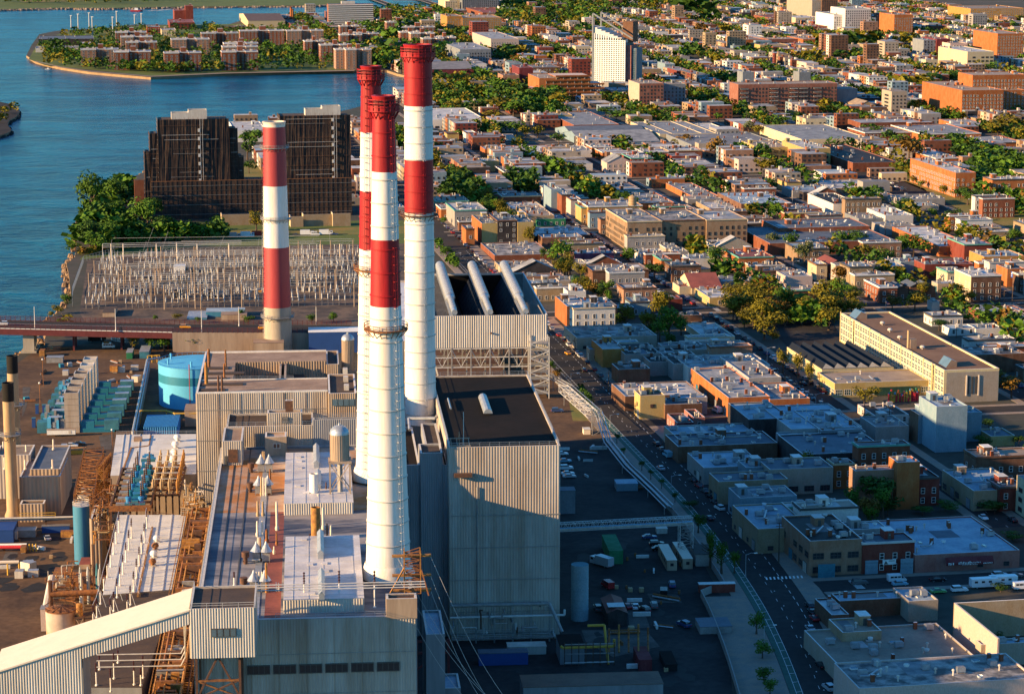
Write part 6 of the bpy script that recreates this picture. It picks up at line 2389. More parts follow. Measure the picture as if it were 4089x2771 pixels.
# tangle of rusty pipes and catwalks around the turbine halls
def tangle(name,label,c,pts,z0,z1,n,mats,seed=3):
 rr=random.Random(seed)
 P=[pa(c,x,y,z0)for x,y in pts]
 x0,x1=min(p[0]for p in P),max(p[0]for p in P)
 y0,y1=min(p[1]for p in P),max(p[1]for p in P)
 t=Thing(name,label,'pipework',(x0+x1)/2,(y0+y1)/2,0)
 for k in range(n):
  x,y,z=rr.uniform(x0,x1),rr.uniform(y0,y1),rr.uniform(z0,z1)
  p=[(x,y,z)]
  for _ in range(rr.randint(2,4)):
   ax=rr.randrange(3)
   d=[0,0,0]
   d[ax]=rr.uniform(-5,5)if ax<2 else rr.uniform(-3,3)
   q=(min(x1,max(x0,p[-1][0]+d[0])),min(y1,max(y0,p[-1][1]+d[1]*1.6)),min(z1+1,max(z0-1,p[-1][2]+d[2])))
   p.append(q)
  t.part('pipe',MB().path(p,rr.uniform(.1,.32),rr.choice(mats),5))
 for k in range(max(2,n//8)):
  y=y0+(y1-y0)*(k+.5)/max(2,n//8)
  m=MB().box(x0,x1,y-.4,y+.4,z0-.1,z0+.05,mats[0])
  t.part('catwalk',railing(m,[(x0,y-.4,z0),(x1,y-.4,z0)],mats[1],step=1.6))
 for xx in (x0,x1):
  for yy in (y0,(y0+y1)/2,y1):
   t.part('leg',MB().bar((xx,yy,0),(xx,yy,z0),.22,'rust_dark',4))
tangle('pipework','tangle of rusty pipes and catwalks at the left edge of the pale turbine hall roof','R',[(960,700),(1130,700),(1100,250),(1180,250)],20,27,46,['rust','rust_dark','rust_gold','stack_tan'],3)
tangle('pipework','cream and rusty pipework crossing between the rusty bay and boiler house','R',[(1900,420),(2110,420),(1900,240),(2110,240)],26,32,40,['rust_gold','siding_cream','stack_tan','steel'],4)
tangle('pipework','low rusty pipework and valves left of the rust-topped tank','R',[(480,1290),(760,1290),(560,1120),(760,1120)],3,9,34,['rust','steel','rust_gold','siding_white'],5)
tangle('pipework','grey and rusty pipework on stands along the shaded foot of the grey block','T',[(430,420),(1280,420),(430,330),(1280,330)],2,8,30,['steel','steel_light','rust_dark','siding_dark'],6)
tangle('pipework','pipe tangle below the conveyor head house','J',[(1090,1180),(1230,1180),(1190,800),(1240,800)],20,27,30,['rust_gold','rust','rust_dark'],7)
TREE_ROWS="""
D 610 330 230 330 green;D 760 255 200 220 green;D 700 400 300 230 green;D 600 500 180 220 dark;D 820 400 200 200 dark;D 960 430 220 260 green;D 1010 330 180 200 dark;D 1080 440 200 190 dark;D 1200 430 160 150 green;D 1280 420 150 120 dark;
D 1340 425 130 100 dark;D 1445 420 150 150 green;D 1700 375 110 140 olive;D 480 510 100 70 green;D 640 520 170 150 green;D 730 500 170 180 green;D 890 450 160 150 green;D 560 330 90 120 dark;
D 380 920 90 60 olive;D 440 880 90 90 green;D 340 940 60 40 olive;D 1180 960 80 40 olive;D 1310 980 60 40 green;D 1640 985 90 60 green;D 2065 985 90 60 green;D 2210 975 80 70 green;D 1030 965 40 40 green;
D 880 1165 110 120 olive;D 1000 1165 110 130 green;D 1090 1165 120 130 green;D 1240 1165 140 120 dark;D 1560 1150 100 110 green;D 1600 950 60 60 green;
A 1660 1000 160 150 green;A 1640 1060 110 130 dark;A 1690 960 150 90 dark;A 1740 930 120 70 green;A 1650 1150 100 90 green;
E 900 210 120 130 olive;E 945 235 110 70 green;E 1010 260 90 70 green;E 1150 110 130 90 green;E 1060 60 130 90 dark;E 640 150 150 80 dark;E 780 140 150 70 dark;E 580 480 70 60 green;E 640 540 90 70 green;E 700 600 70 60 green;E 570 1010 60 50 dark;
E 1400 610 175 200 green;E 1845 585 160 110 green;E 2015 710 150 140 dark;E 1555 800 150 120 olive;E 1560 740 60 70 olive;E 1590 60 100 60 dark;E 1700 140 90 80 dark;E 2060 960 200 200 olive;E 1960 1060 130 150 olive;E 2110 1100 220 240 green;E 2190 1060 130 120 green;
E 1550 1010 90 60 green;E 1740 1000 100 90 green;E 1500 110 80 50 dark;E 2160 740 50 40 green;E 620 330 60 50 green;
F 280 620 160 140 green;F 670 500 130 130 pale;F 780 520 130 130 green;F 870 600 160 180 pale;F 1010 500 170 80 red;F 1160 500 180 140 green;F 1230 480 140 120 dark;F 1310 570 160 120 olive;F 1420 590 150 100 green;F 1590 540 220 150 green;F 1510 520 120 110 green;
F 1100 740 150 150 gold;F 1370 700 100 110 gold;F 1300 740 90 80 olive;F 1180 800 110 80 green;F 420 960 220 170 olive;F 640 900 200 150 olive;F 600 1090 240 200 olive;F 470 1020 160 120 olive;F 790 930 200 150 olive;F 850 1000 160 120 green;
F 960 980 230 180 olive;F 1060 920 200 150 olive;F 1180 880 160 120 olive;F 1030 1030 170 170 olive;F 740 1000 110 110 olive;F 1450 900 130 110 gold;F 1600 900 200 140 olive;F 1650 830 140 120 olive;F 1870 860 200 130 olive;F 1960 850 110 90 olive;F 1750 700 110 80 dark;
F 2240 1050 170 140 green;F 1760 1030 150 80 dark;F 1520 250 170 110 dark;F 1720 280 90 60 green;F 1860 310 110 90 dark;F 2260 240 170 70 olive;F 2100 220 200 130 dark;F 1950 200 170 120 dark;F 2060 120 190 140 dark;F 1900 160 140 90 dark;F 1980 60 150 90 dark;
F 1590 60 70 60 olive;F 1500 20 90 60 green;F 2260 450 130 100 green;F 1640 90 70 60 green;F 620 30 130 70 dark;F 660 110 110 90 dark;F 640 660 70 40 olive;F 1790 130 90 60 olive;
I 725 230 80 170 olive;I 820 260 90 150 olive;I 895 320 80 150 olive;I 1270 560 60 70 green;I 1265 440 170 130 olive;I 1870 400 160 100 gold;I 2070 390 170 110 gold;I 2240 400 220 160 gold;I 2140 300 150 80 olive;I 2090 600 110 70 dark;I 2050 740 130 100 dark;I 2290 720 90 80 dark;
I 1340 1160 300 270 dark;I 2130 1160 250 90 dark;I 110 1130 120 60 dark;I 660 20 120 60 olive;I 1420 1180 200 130 dark;
L 165 130 110 140 dark;L 245 360 90 240 green;L 318 400 90 210 green;L 405 395 90 140 green;L 550 800 110 160 green;L 590 960 150 120 green;L 600 1130 130 110 green;L 640 1200 120 100 green;L 2170 520 120 60 dark;L 1490 600 100 60 green;L 2140 870 100 90 dark;L 2050 840 60 100 dark;
L 2250 180 150 60 dark;L 1800 -10 200 80 dark;L 1650 10 180 60 dark;
C 830 840 160 100 dark;C 720 830 120 70 green;C 500 880 90 80 pale;C 570 900 90 70 olive;C 250 670 130 90 green;C 300 560 150 80 dark;C 430 550 110 60 dark;C 120 100 300 100 dark;C 240 160 160 100 dark;C 180 220 90 60 gold;C 350 220 90 60 olive;C 160 380 150 90 dark;C 60 390 120 70 green;
C 1050 300 220 90 olive;C 1150 310 200 90 dark;C 1260 300 220 90 olive;C 1000 330 150 90 dark;C 1350 300 130 80 dark;C 1360 360 150 70 olive;C 1540 300 150 80 olive;C 950 420 150 90 olive;C 1130 410 120 70 dark;C 1250 400 160 70 dark;C 560 460 110 70 olive;C 470 370 140 60 green;
C 300 430 130 60 olive;C 1350 690 150 80 green;C 1320 640 110 60 green;C 1520 600 220 90 olive;C 1640 600 220 90 olive;C 1740 560 140 70 dark;C 1880 540 130 60 dark;C 1460 560 120 50 green;C 1700 720 90 50 olive;C 1220 740 90 50 green;
C 2150 930 240 140 olive;C 2240 900 250 150 olive;C 2310 950 160 120 olive;C 1900 1050 170 90 dark;C 2000 1080 190 110 dark;C 2120 1130 260 140 dark;C 2250 1170 240 160 green;C 1560 1080 220 170 gold;C 1500 1150 120 80 green;C 610 1150 170 110 olive;C 280 1060 130 150 gold;C 80 970 140 80 gold;
C 1290 900 110 80 green;C 1330 920 110 80 dark;C 1430 950 120 90 dark;C 1500 980 120 90 green;C 1600 1000 150 70 dark;C 1680 1010 120 60 dark;C 1100 970 180 60 dark;C 40 790 80 70 green;C 120 800 90 50 olive;C 300 810 80 60 green;C 400 760 90 60 green;C 530 730 70 50 olive;
B 560 560 120 90 dark;B 560 680 140 110 green;B 640 700 150 110 green;B 740 700 150 110 dark;B 820 540 110 90 green;B 900 560 130 100 green;B 960 620 120 100 green;B 870 660 160 100 green;B 980 760 180 110 olive;B 1080 770 190 120 green;B 1180 720 190 120 green;B 1100 670 160 110 dark;
B 1260 700 170 120 dark;B 1330 690 170 120 green;B 1260 620 170 80 dark;B 1380 720 140 110 olive;B 700 760 160 80 dark;B 840 740 150 80 green;B 950 800 130 70 olive;B 1000 880 110 80 green;B 1100 900 150 100 green;B 1160 920 110 90 olive;B 1240 920 80 90 olive;B 1380 960 110 80 green;
B 1120 980 120 40 dark;B 1470 1160 260 90 olive;B 1220 1110 120 50 olive;B 540 920 120 60 green;B 560 1030 120 90 dark;B 600 1170 160 60 dark;B 740 930 110 70 green;B 540 420 120 110 dark;B 600 380 160 100 green;B 660 320 160 80 dark;B 1060 380 160 80 dark;B 1120 370 160 60 olive;
B 1560 480 110 100 green;B 1540 230 130 70 dark;B 1300 400 150 50 olive;B 1400 400 120 60 green;B 1380 370 120 60 dark;B 1690 770 140 60 green;B 1760 800 160 70 green;B 1850 800 170 70 green;B 1900 850 170 70 dark;B 1980 880 110 60 dark;B 2120 790 110 80 green;B 2180 790 90 60 olive;
B 2240 700 110 60 green;B 2280 790 90 50 olive;B 2200 980 150 60 olive;B 1640 1060 80 50 olive;B 770 240 120 60 dark;B 720 260 90 70 dark;B 300 150 130 70 dark;B 480 150 110 60 dark;B 180 150 110 50 dark;B 350 240 200 100 dark;B 250 400 200 130 dark;B 250 300 200 110 green;B 520 200 100 60 green
"""
TREES=[f.split()for f in TREE_ROWS.replace('\n','').split(';')if len(f.split())==6]
TREE_OCC=[]
for f in TREES:
 x_,y_=G(S(f[0],float(f[1]),float(f[2])),0)
 r_=float(f[3])*KC/9500*y_/2*.6
 la,lb=to_l(TOWN,x_,y_)
 TREE_OCC.append((la-r_*1.1,la+r_*1.1,lb-r_*4,lb+r_))
# town buildings
WCACHE={}
def win_mesh(w_,h_,style):
 k=(round(w_,1),round(h_,1),style)
 if k not in WCACHE:
  m=MB()
  fr={'r':'frame_white','d':'frame_dark','i':'frame_dark','g':'frame_dark','y':'frame_white'}[style]
  gl={'r':'glass_dark','d':'glass_dark','i':'glass_dark','g':'glass_dark','y':'glass_green'}[style]
  t=.12
  m.box(-w_/2-t,w_/2+t,-.14,.02,-t,0,fr)
  m.box(-w_/2-t,w_/2+t,-.10,.02,h_,h_+t,fr)
  m.box(-w_/2-t,-w_/2,-.10,.02,0,h_,fr)
  m.box(w_/2,w_/2+t,-.10,.02,0,h_,fr)
  m.poly([(-w_/2,-.03,0),(w_/2,-.03,0),(w_/2,-.03,h_),(-w_/2,-.03,h_)],gl)
  m.box(-w_/2,w_/2,-.07,-.03,h_*.48,h_*.54,fr)
  if w_>2:
   for q in (-.17,.17):
    m.box(w_*q-.05,w_*q+.05,-.07,-.03,0,h_,fr)
  WCACHE[k]=m.mesh('window')
 return WCACHE[k]
def door_mesh(w_,h_,mt):
 k=('door',w_,h_,mt)
 if k not in WCACHE:
  m=MB()
  m.box(-w_/2-.12,w_/2+.12,-.1,.02,0,h_+.12,'frame_dark')
  n=max(1,int(h_/.6))if w_>2 else 1
  for q in range(n):
   m.box(-w_/2,w_/2,-.16+.03*(q%2),-.1,h_*q/n,h_*(q+.92)/n,mt)
  WCACHE[k]=m.mesh('door')
 return WCACHE[k]
_m=MB()
_m.box(-1.1,1.1,-.9,.9,.25,1.5,'galvanised')
_m.box(-.95,.95,-.75,.75,1.5,1.62,'steel')
_m.box(-1,-.8,-.8,.8,0,.25,'steel')
_m.box(.8,1,-.8,.8,0,.25,'steel')
AC=_m.mesh('rooftop_unit')
_m=MB()
_m.lathe([(.22,0),(.22,1.1),(.42,1.2),(.42,1.5),(.1,1.7)],'siding_white',8)
VENT=_m.mesh('vent')
_m=MB()
_m.box(-.5,.5,-.4,.4,0,1.9,'wall_brick','coping')
CHIM=_m.mesh('chimney')
_m=MB()
_m.box(-.9,.9,-.6,.6,0,.35,'coping')
_m.poly([(-.8,-.5,.36),(.8,-.5,.36),(.8,.5,.5),(-.8,.5,.5)],'glass_sky')
SKYL=_m.mesh('skylight')
_m=MB()
_m.lathe([(.55,.5),(.7,.75),(.75,1.1)],'paint_white',10,(0,0),cap=False)
_m.bar((0,0,0),(0,0,.7),.06,'steel',4)
DISH=_m.mesh('satellite_dish')
BULK={}
def bulk_mesh(wall):
 if wall not in BULK:
  m=MB()
  m.box(-1.5,1.5,-2.2,2.2,0,2.6,wall)
  m.box(-1.65,1.65,-2.35,2.35,2.6,2.75,'coping')
  m.box(-.5,.5,-2.26,-2.2,0,2.0,'frame_dark')
  BULK[wall]=m.mesh('bulkhead')
 return BULK[wall]
DONE=[]
def merge_mesh(dst,me,x,y,z,rz):
 c,s=math.cos(rz),math.sin(rz)
 i0=len(dst.v)
 dst.v+=[(v.co.x*c-v.co.y*s+x,v.co.x*s+v.co.y*c+y,v.co.z+z)for v in me.vertices]
 names=[mm.name for mm in me.materials]
 for p in me.polygons:
  dst.f.append(tuple(i+i0 for i in p.vertices))
  dst.m.append(dst.mi(names[p.material_index]))
def bld_rect(ang,a0,a1,b0,b1,h,wall='tan',roof='silver',win='r',desc=None,label=None,name='building',cat='building',side=None,
             clutter=None,group=None,z0=0.0,par=.35,occ=True,gable=0,fh=3.3,bay=3.1,pre=None):
 cx,cy=(a0+a1)/2,(b0+b1)/2
 wx,wy=to_w(ang,cx,cy)
 d=wy
 t=Thing(name,label,cat,cx,cy,z0,group,ang)
 t.rect=(a0,a1,b0,b1,h)
 if desc and not label:
  later(t.o,desc,wx,wy)
 W='wall_'+wall
 RO=roof if roof in MATS else 'roof_'+roof+'_felt'
 if gable:
  t.part('wall',MB().box(a0,a1,b0,b1,z0,h,W))
  m=MB()
  o=.35
  RI=min(5.5,(b1-b0)*.22 if gable==2 else (a1-a0)*.25)
  if gable==2:
   mid=cy
   for yy in (b0-o,b1+o):
    m.poly([(a0-o,yy,h-.1),(a1+o,yy,h-.1),(a1+o,mid,h+RI),(a0-o,mid,h+RI)],RO)
   for x in (a0,a1):
    m.poly([(x,b0,h),(x,b1,h),(x,mid,h+RI)],W)
  else:
   mid=cx
   for xx in (a0-o,a1+o):
    m.poly([(xx,b0-o,h-.1),(mid,b0-o,h+RI),(mid,b1+o,h+RI),(xx,b1+o,h-.1)],RO)
   for y in (b0,b1):
    m.poly([(a0,y,h),(a1,y,h),(mid,y,h+RI)],W)
  t.part('roof',m)
 else:
  t.part('wall',MB().ring(a0,a1,b0,b1,z0,h,par,W,'coping'))
  t.part('roof',_rp(a0+par,a1-par,b0+par,b1-par,h-.45,RO))
 if occ:
  occupy(ang,a0,a1,b0,b1)
 if pre:
  t.part('side_wall',MB().box(a0-.07,a0-.005,b0+.02,b1-.02,z0,h-.02,'wall_'+pre))
 DONE.append((wx,wy,a1-a0,b1-b0,h))
 far=d>1250
 joined=MB()if far else None
 style='r' if win in ('r','s','b')else win
 def put(nm,me,x,y,z,rz=0.0):
  if far:
   merge_mesh(joined,me,x,y,z,rz)
  else:
   t.put(nm,me,x,y,z,rz)
 H=h-z0
 if win!='n':
  if win in ('i',):
   ww,wh,step,f0=3.2,1.7,5.0,4.2
  elif win=='g':
   ww,wh,step,f0=1.6,1.2,6.5,3.6
  elif win=='y':
   ww,wh,step,f0=2.6,2.1,3.3,3.9
  else:
   ww,wh,step,f0=1.15,1.75,bay,fh
  rows=max(1,int((H-.9)/f0))
  me=win_mesh(ww,wh,style)
  # front
  n=max(1,int((a1-a0-1)/step))
  if win!='s':
   for r_ in range(rows):
    z=z0+r_*f0+1.0
    if z+wh>h-.5:
     break
    for k in range(n):
     if R.random()<.07 or (win=='g' and R.random()<.4):
      continue
     put('window',me,a0+(a1-a0)*(k+.5)/n,b0,z)
  if side or win in ('s','b','y')or d<1300:
   n=max(1,int((b1-b0-1)/(step if win!='r' else step*1.25)))
   for r_ in range(rows):
    z=z0+r_*f0+1.0
    if z+wh>h-.5:
     break
    for k in range(n):
     if R.random()<(.12 if side or win in ('s','b','y')else .35):
      continue
     put('window',me,a0,b0+(b1-b0)*(k+.5)/n,z,-math.pi/2)
  if win in ('g','i')and d<1300:
   nd=max(1,int((b1-b0)/14))
   for k in range(nd):
    put('garage_door',door_mesh(3.4,3.2,R.choice(['steel','galvanised','siding_white','teal_unit'])),a0-.02,b0+(b1-b0)*(k+.3)/nd,z0,-math.pi/2)
 area=(a1-a0)*(b1-b0)
 if win in ('r','d','s')and not gable and H>5 and d<2000:
  cm=R.choice(['coping','wall_cream','frame_dark','wall_brown','roof_copper','coping'])
  m=MB()
  m.box(a0-.35,a1+.1,b0-.35,b0-.01,h-.55,h+.12,cm)
  m.box(a0-.35,a0-.01,b0,b1,h-.55,h+.12,cm)
  if d<1300:
   for k in range(int((b1-b0)/1.6)):
    m.box(a0-.3,a0-.02,b0+.6+k*1.6,b0+.9+k*1.6,h-.95,h-.55,cm)
  t.part('cornice',m)
  if d<1300 and R.random()<.5:
   m=MB()
   yy=b0+(b1-b0)*R.uniform(.3,.6)
   for q in range(1,int(H/3.3)):
    z=z0+q*3.3
    m.box(a0-1.2,a0-.1,yy-1.8,yy+1.8,z,z+.08,'frame_dark')
    m.bar((a0-1.2,yy-1.8,z+1),(a0-1.2,yy+1.8,z+1),.05,'frame_dark',4)
    m.bar((a0-.7,yy-1.6,z),(a0-.7,yy+1.4,z-3.2 if q>1 else z),.1,'frame_dark',4)
   t.part('fire_escape',m)
 if area>160 and not gable and d<1500 and R.random()<.6:
  x,y=R.uniform(a0+2,cx),R.uniform(b0+3,cy)
  t.part('duct',MB().path([(x,y,h+.3),(x+R.uniform(2,6),y,h+.3),(x+6,y+R.uniform(4,9),h+.3)],.28,'galvanised',6))
 if clutter is None:
  clutter=min(20,int(2+area/45))if d<1900 else min(9,int(area/160))
 if not gable and clutter:
  for _ in range(clutter):
   x,y=R.uniform(a0+1.5,a1-1.5)if a1-a0>4 else cx,R.uniform(b0+2,b1-2)if b1-b0>5 else cy
   k=R.random()
   me,nm=((AC,'rooftop_unit')if k<.32 else (VENT,'vent')if k<.62 else (SKYL,'skylight')if k<.78 else (CHIM,'chimney')if k<.93 else (DISH,'satellite_dish'))
   put(nm,me,x,y,h-.45,R.choice((0,0,.1,math.pi/2)))
  if area>90 and H>6 and R.random()<.75 and a1-a0>6 and b1-b0>8:
   put('bulkhead',bulk_mesh(W),R.uniform(a0+2.5,a1-2.5),R.uniform(b0+(b1-b0)*.45,b1-3),h-.45)
  if d<1500 and area>120:
   # a patch of newer roofing felt, lapped over the old
   x0,y0=R.uniform(a0+1,cx),R.uniform(b0+1,cy)
   t.part('roof_patch',_rp(x0,min(a1-.6,x0+R.uniform(3,9)),y0,min(b1-.6,y0+R.uniform(4,12)),h-.43,'roof_'+R.choice(['silver','grey','white','slate'])+'_felt'))
 if far and joined.v:
  o=joined.build('fittings',t.o,t.off)
  o['kind']='stuff'
 return t
def B(c,xl,xr,yt,yb,yk,wall='tan',roof='silver',win='r',desc=None,h=None,lm=None,**kw):
 a0,a1,b0,b1,hh=boxpx(TOWN,c,xl,xr,yt,yk,yb,h,0)
 hh=max(3.2,hh)
 b1=max(b1,b0+4)
 fl=max(1,round(hh/3.3))
 if desc is None and 'label' not in kw:
  col={'silver':'silvery','white':'white','grey':'grey','black':'black','tan':'tan','blue':'pale','slate':'slate','red':'red','brown':'brown','mottled':'blotchy'}.get(roof,'metal')
  num=('one','two','three','four','five','six','seven','eight','nine','ten')[min(9,fl-1)]
  desc='%s %s-storey building with a %s roof'%(WNAME.get(wall,wall),num,col)
 kw.setdefault('name','shed' if kw.get('gable')==2 else 'house' if kw.get('gable')else 'apartment_block' if hh>13.5 else 'workshop' if win in 'gin' or hh<5.5 else 'town_house')
 kw.setdefault('cat',kw['name'].replace('_',' '))
 t=bld_rect(TOWN,a0,a1,b0,b1,hh+R.uniform(-.12,.12),wall,roof,win,desc,**kw)
 if lm:
  landmark(lm,t.wx,t.wy)
 return t
WNAME={'redbrick':'dark red brick','orange':'orange brick','palebrick':'pale brick','pinkwhite':'pinkish white','yellowwhite':'pale yellow','steelgrey':'blue-grey',
         'mill':'weathered tan brick','slab':'red-brown brick','dark':'dark-walled','brick':'brick','redstone':'red'}
# ---- special: long pale yellow school-like building on the right
def yellow_building():
 fl,fr=S('I',1795,213),S('I',2160,205)
 gb=S('I',1800,430)
 wx,wy=G(gb,0)
 h=solve_h(wx,wy,fl[1])
 x,y=G(fl,h)
 a0,b0=to_l(TOWN,x,y)
 d=ray(fr)
 da,db=to_l(TOWN,d[0],d[1])
 a1=da*b0/db
 xb,yb=G(S('F',1113,912),h)
 aB,bB=to_l(TOWN,xb,yb)
 t=Thing('yellow_factory','long pale yellow four-storey building with green-paned windows and a tan roof','building',(a0+a1)/2,(b0+bB)/2,0,None,TOWN)
 b1=bB
 t.part('wall',MB().ring(a0,a1,b0,b1,0,h,.7,'wall_yellowwhite','siding_cream'))
 t.part('roof',_rp(a0+.7,a1-.7,b0+.7,b1-.7,h-.6,'roof_school'))
 m=MB()
 m.box(a0+1,a1-.2,b0-.12,b0-.02,0,h-1,'wall_beige')
 t.part('end_wall',m)
 L=b1-b0
 n=int(L/3.4)
 me=win_mesh(2.5,2.1,'y')
 for r_ in range(4):
  z=1.3+r_*(h-1.5)/4
  for k in range(n):
   y=b0+L*(k+.5)/n
   if k in (3,int(n*.86)):
    for q in range(2):
     t.put('stair_window',win_mesh(1.2,1.2,'d'),a0,y,z+q*1.6,-math.pi/2)
    continue
   t.put('window',me,a0,y,z,-math.pi/2)
 m=MB()
 for k in range(0,n+1):
  if k%4==3 or k in (3,4):
   y=b0+L*k/n
   t.part('pilaster',MB().box(a0-.3,a0,y-.3,y+.3,0,h+.5,'wall_yellowwhite'))
 m=MB()
 xw=a0+(a1-a0)*.43
 for k in range(3):
  m.box(xw+k*1.6,xw+k*1.6+.8,b0-.25,b0-.1,h*.25,h*.78,'frame_dark')
 m.box(xw-.7,xw-.2,b0-.4,b0-.1,h*.2,h*.82,'siding_cream')
 m.box(xw+4.4,xw+4.9,b0-.4,b0-.1,h*.2,h*.82,'siding_cream')
 t.part('stair_window',m)
 for (fx,fy,w_,d_)in ((.16,.06,4.6,9),(.1,.90,5.5,9)):
  x,y=a0+(a1-a0)*fx,b0+L*fy
  m=MB()
  m.poly([(x,y,h-.6),(x,y+d_,h-.6),(x+w_*.5,y+d_,h+2.6),(x+w_*.5,y,h+2.6)],'glass_sky')
  m.poly([(x+w_*.5,y,h+2.6),(x+w_*.5,y+d_,h+2.6),(x+w_,y+d_,h+1.6),(x+w_,y,h+1.6)],'galvanised')
  m.poly([(x+w_,y,h-.6),(x+w_,y+d_,h-.6),(x+w_,y+d_,h+1.6),(x+w_,y,h+1.6)],'roof_tan')
  m.poly([(x,y,h-.6),(x+w_,y,h-.6),(x+w_,y,h+1.6),(x+w_*.5,y,h+2.6)],'roof_tan')
  t.part('roof_light',m)
 x,y=pa('F',1555,1140,h,TOWN)
 t.part('chimney',MB().lathe([(.5,h-.6),(.5,h+7),(.6,h+7.2)],'stack_tan',10,(x,y)))
 t.part('lift_house',MB().box(x+.6,x+3.4,y-1,y+3,h-.6,h+3.4,'roof_tan'))
 for px_,py_ in ((1385,985),(1650,1145),(1435,1030),(1500,1080)):
  x,y=pa('F',px_,py_,h,TOWN)
  t.put('vent',VENT,x,y,h-.6)
  t.part('vent_cap',MB().lathe([(.9,h),(1.2,h+.5),(.6,h+1.1)],'siding_white',10,(x,y)))
 occupy(TOWN,a0,a1,b0,b1)
 landmark('the long pale yellow building',t.wx,t.wy)
 landmark('the front end of the long pale yellow building',*to_w(TOWN,a0,b0))
 return a0,a1,b0,b1,h
YB=yellow_building()
# ---- saw-tooth roofed school hall
def sawtooth():
 a0,a1,b0,b1,h=boxpx(TOWN,'I',985,1460,208,58,300,None,0)
 t=Thing('sawtooth_hall','yellow-walled hall with a grey saw-tooth roof in front of the long yellow building','building',(a0+a1)/2,(b0+b1)/2,0,None,TOWN)
 t.part('wall',MB().box(a0,a1,b0,b1,0,h,'wall_yellowwhite','roof_slate_felt'))
 n=6
 for k in range(n):
  x0=a0+.5+(a1-a0-1)*k/n
  x1=a0+.5+(a1-a0-1)*(k+1)/n
  xm=x0+(x1-x0)*.28
  m=MB()
  m.poly([(xm,b0+1,h+2.3),(x1,b0+1,h+.1),(x1,b1-1,h+.1),(xm,b1-1,h+2.3)],'roof_slate_felt')
  t.part('roof_bay',m)
  m=MB()
  m.poly([(x0,b0+1,h+.1),(xm,b0+1,h+2.3),(xm,b1-1,h+2.3),(x0,b1-1,h+.1)],'solar_dark')
  t.part('roof_light',m)
  m=MB()
  for y in (b0+1,b1-1):
   m.poly([(x0,y,h+.1),(x1,y,h+.1),(xm,y,h+2.3)],'siding_white')
  t.part('gable',m)
 for k in range(7):
  t.put('window',win_mesh(2.2,2.0,'y'),a0,b0+3+k*(b1-b0-4)/7,2.0,-math.pi/2)
 occupy(TOWN,a0,a1,b0,b1)
 # front wing
 a0,a1,b0,b1,h=boxpx(TOWN,'I',1070,1695,300,225,395,None,0)
 t=bld_rect(TOWN,a0,a1,b0,b1,h,'yellow','tan','y',label='low front wing of the yellow school hall with a tan roof and green windows',name='school_wing',clutter=5)
 t.part('green_panel',MB().box(a0+(a1-a0)*.42,a0+(a1-a0)*.9,b0-.3,b0-.15,.4,h*.62,'glass_green'))
 # bright painted play-yard wall: an abstract patchwork
 m=MB()
 cols=['flag_red','paint_yellow','wall_green','blue_paint','wall_orange','wall_purple']
 p=pa('I',1425,425,0,TOWN)
 q=pa('I',1640,425,0,TOWN)
 pt=Thing('painted_wall','bright red and yellow patchwork-painted play yard screen in front of the school','wall',(p[0]+q[0])/2,p[1],0,None,TOWN)
 for k in range(26):
  x=p[0]+(q[0]-p[0])*k/26
  z=R.uniform(1.5,4.6)
  m.box(x,x+(q[0]-p[0])/26*.95,p[1]+R.uniform(-.3,.3),p[1]+.6,0,z,cols[R.randrange(2)])
  m.box(x,x+(q[0]-p[0])/26*.95,p[1]-.1,p[1]+.5,z,z+R.uniform(.3,1.2),R.choice(cols))
 pt.part('panel',m)
 landmark('the school with the saw-tooth roof',t.wx,t.wy)
sawtooth()
B('E',870,972,318,462,262,'yellow','mottled','n','yellow front block with an orange brick side, left half of the apartment house',pre='orange')
B('E',975,1105,300,462,250,'dark','mottled','r','recessed dark middle of the yellow apartment house')
B('E',1108,1213,312,460,262,'yellow','mottled','n','yellow front block, right half of the apartment house')
B('E',765,822,356,470,330,'orange','mottled','r')
B('E',690,905,232,345,182,'grey','white','r','pale grey three-storey building with a white roof on the boulevard',lm='the pale grey boulevard building')
B('E',600,655,222,295,192,'orange','blue','r')
B('E',1005,1262,142,208,115,'brick','grey','r')
B('E',605,740,145,185,128,'brick','blue','n')
B('E',1075,1290,222,265,180,'beige','white','n')
B('E',1232,1425,292,342,262,'green','silver','r','bright green two-storey front',lm='the bright green front')
B('E',1185,1350,270,340,205,'tan','tan','n')
B('E',1215,1588,402,448,345,'dark','white','n')
B('E',955,1335,545,570,462,'brick','mottled','n','low brick workshop with a wide blotchy grey roof',lm='the wide blotchy grey roof')
B('E',1000,1345,612,655,570,'tan','mottled','g')
B('E',1425,1560,578,632,555,'white','mottled','n')
B('E',1480,1690,490,515,450,'orange','white','n')
B('E',1490,1745,520,605,495,'purple','blue','n','plum-coloured blank wall under a pale roof',lm='the plum-coloured wall')
B('E',1605,1975,632,728,590,'brown','mottled','r','long brown four-storey house with white windows',lm='the long brown house with white windows')
B('E',1190,1387,718,808,690,'beige','blue','r')
B('E',1380,1530,700,760,680,'beige','mottled','n')
B('E',1590,1800,590,640,560,'white','silver','n')
B('E',1810,2030,748,862,715,'palebrick','mottled','r')
B('E',1435,1580,868,1005,800,'brown','white','n','brown end wall beside the boulevard with an ornate painted side',lm='the brown boulevard end wall',pre='orange')
B('E',1580,1765,868,1000,810,'dark','white','r')  # near-black wall colour paints in the shade on this front
B('E',1760,1880,880,960,850,'brown','silver','n')
B('E',1860,1990,840,930,810,'blue','silver','r')
B('E',1440,1560,770,865,745,'white','silver','n')
B('E',1690,1810,745,800,722,'tan','tan','n')
B('E',1500,2030,1078,None,1000,'beige','mottled','g','wide low blotchy grey roof by the boulevard',h=6)
B('E',2130,2324,600,712,570,'brown','grey','r','brown three-storey house, left of the pale one')
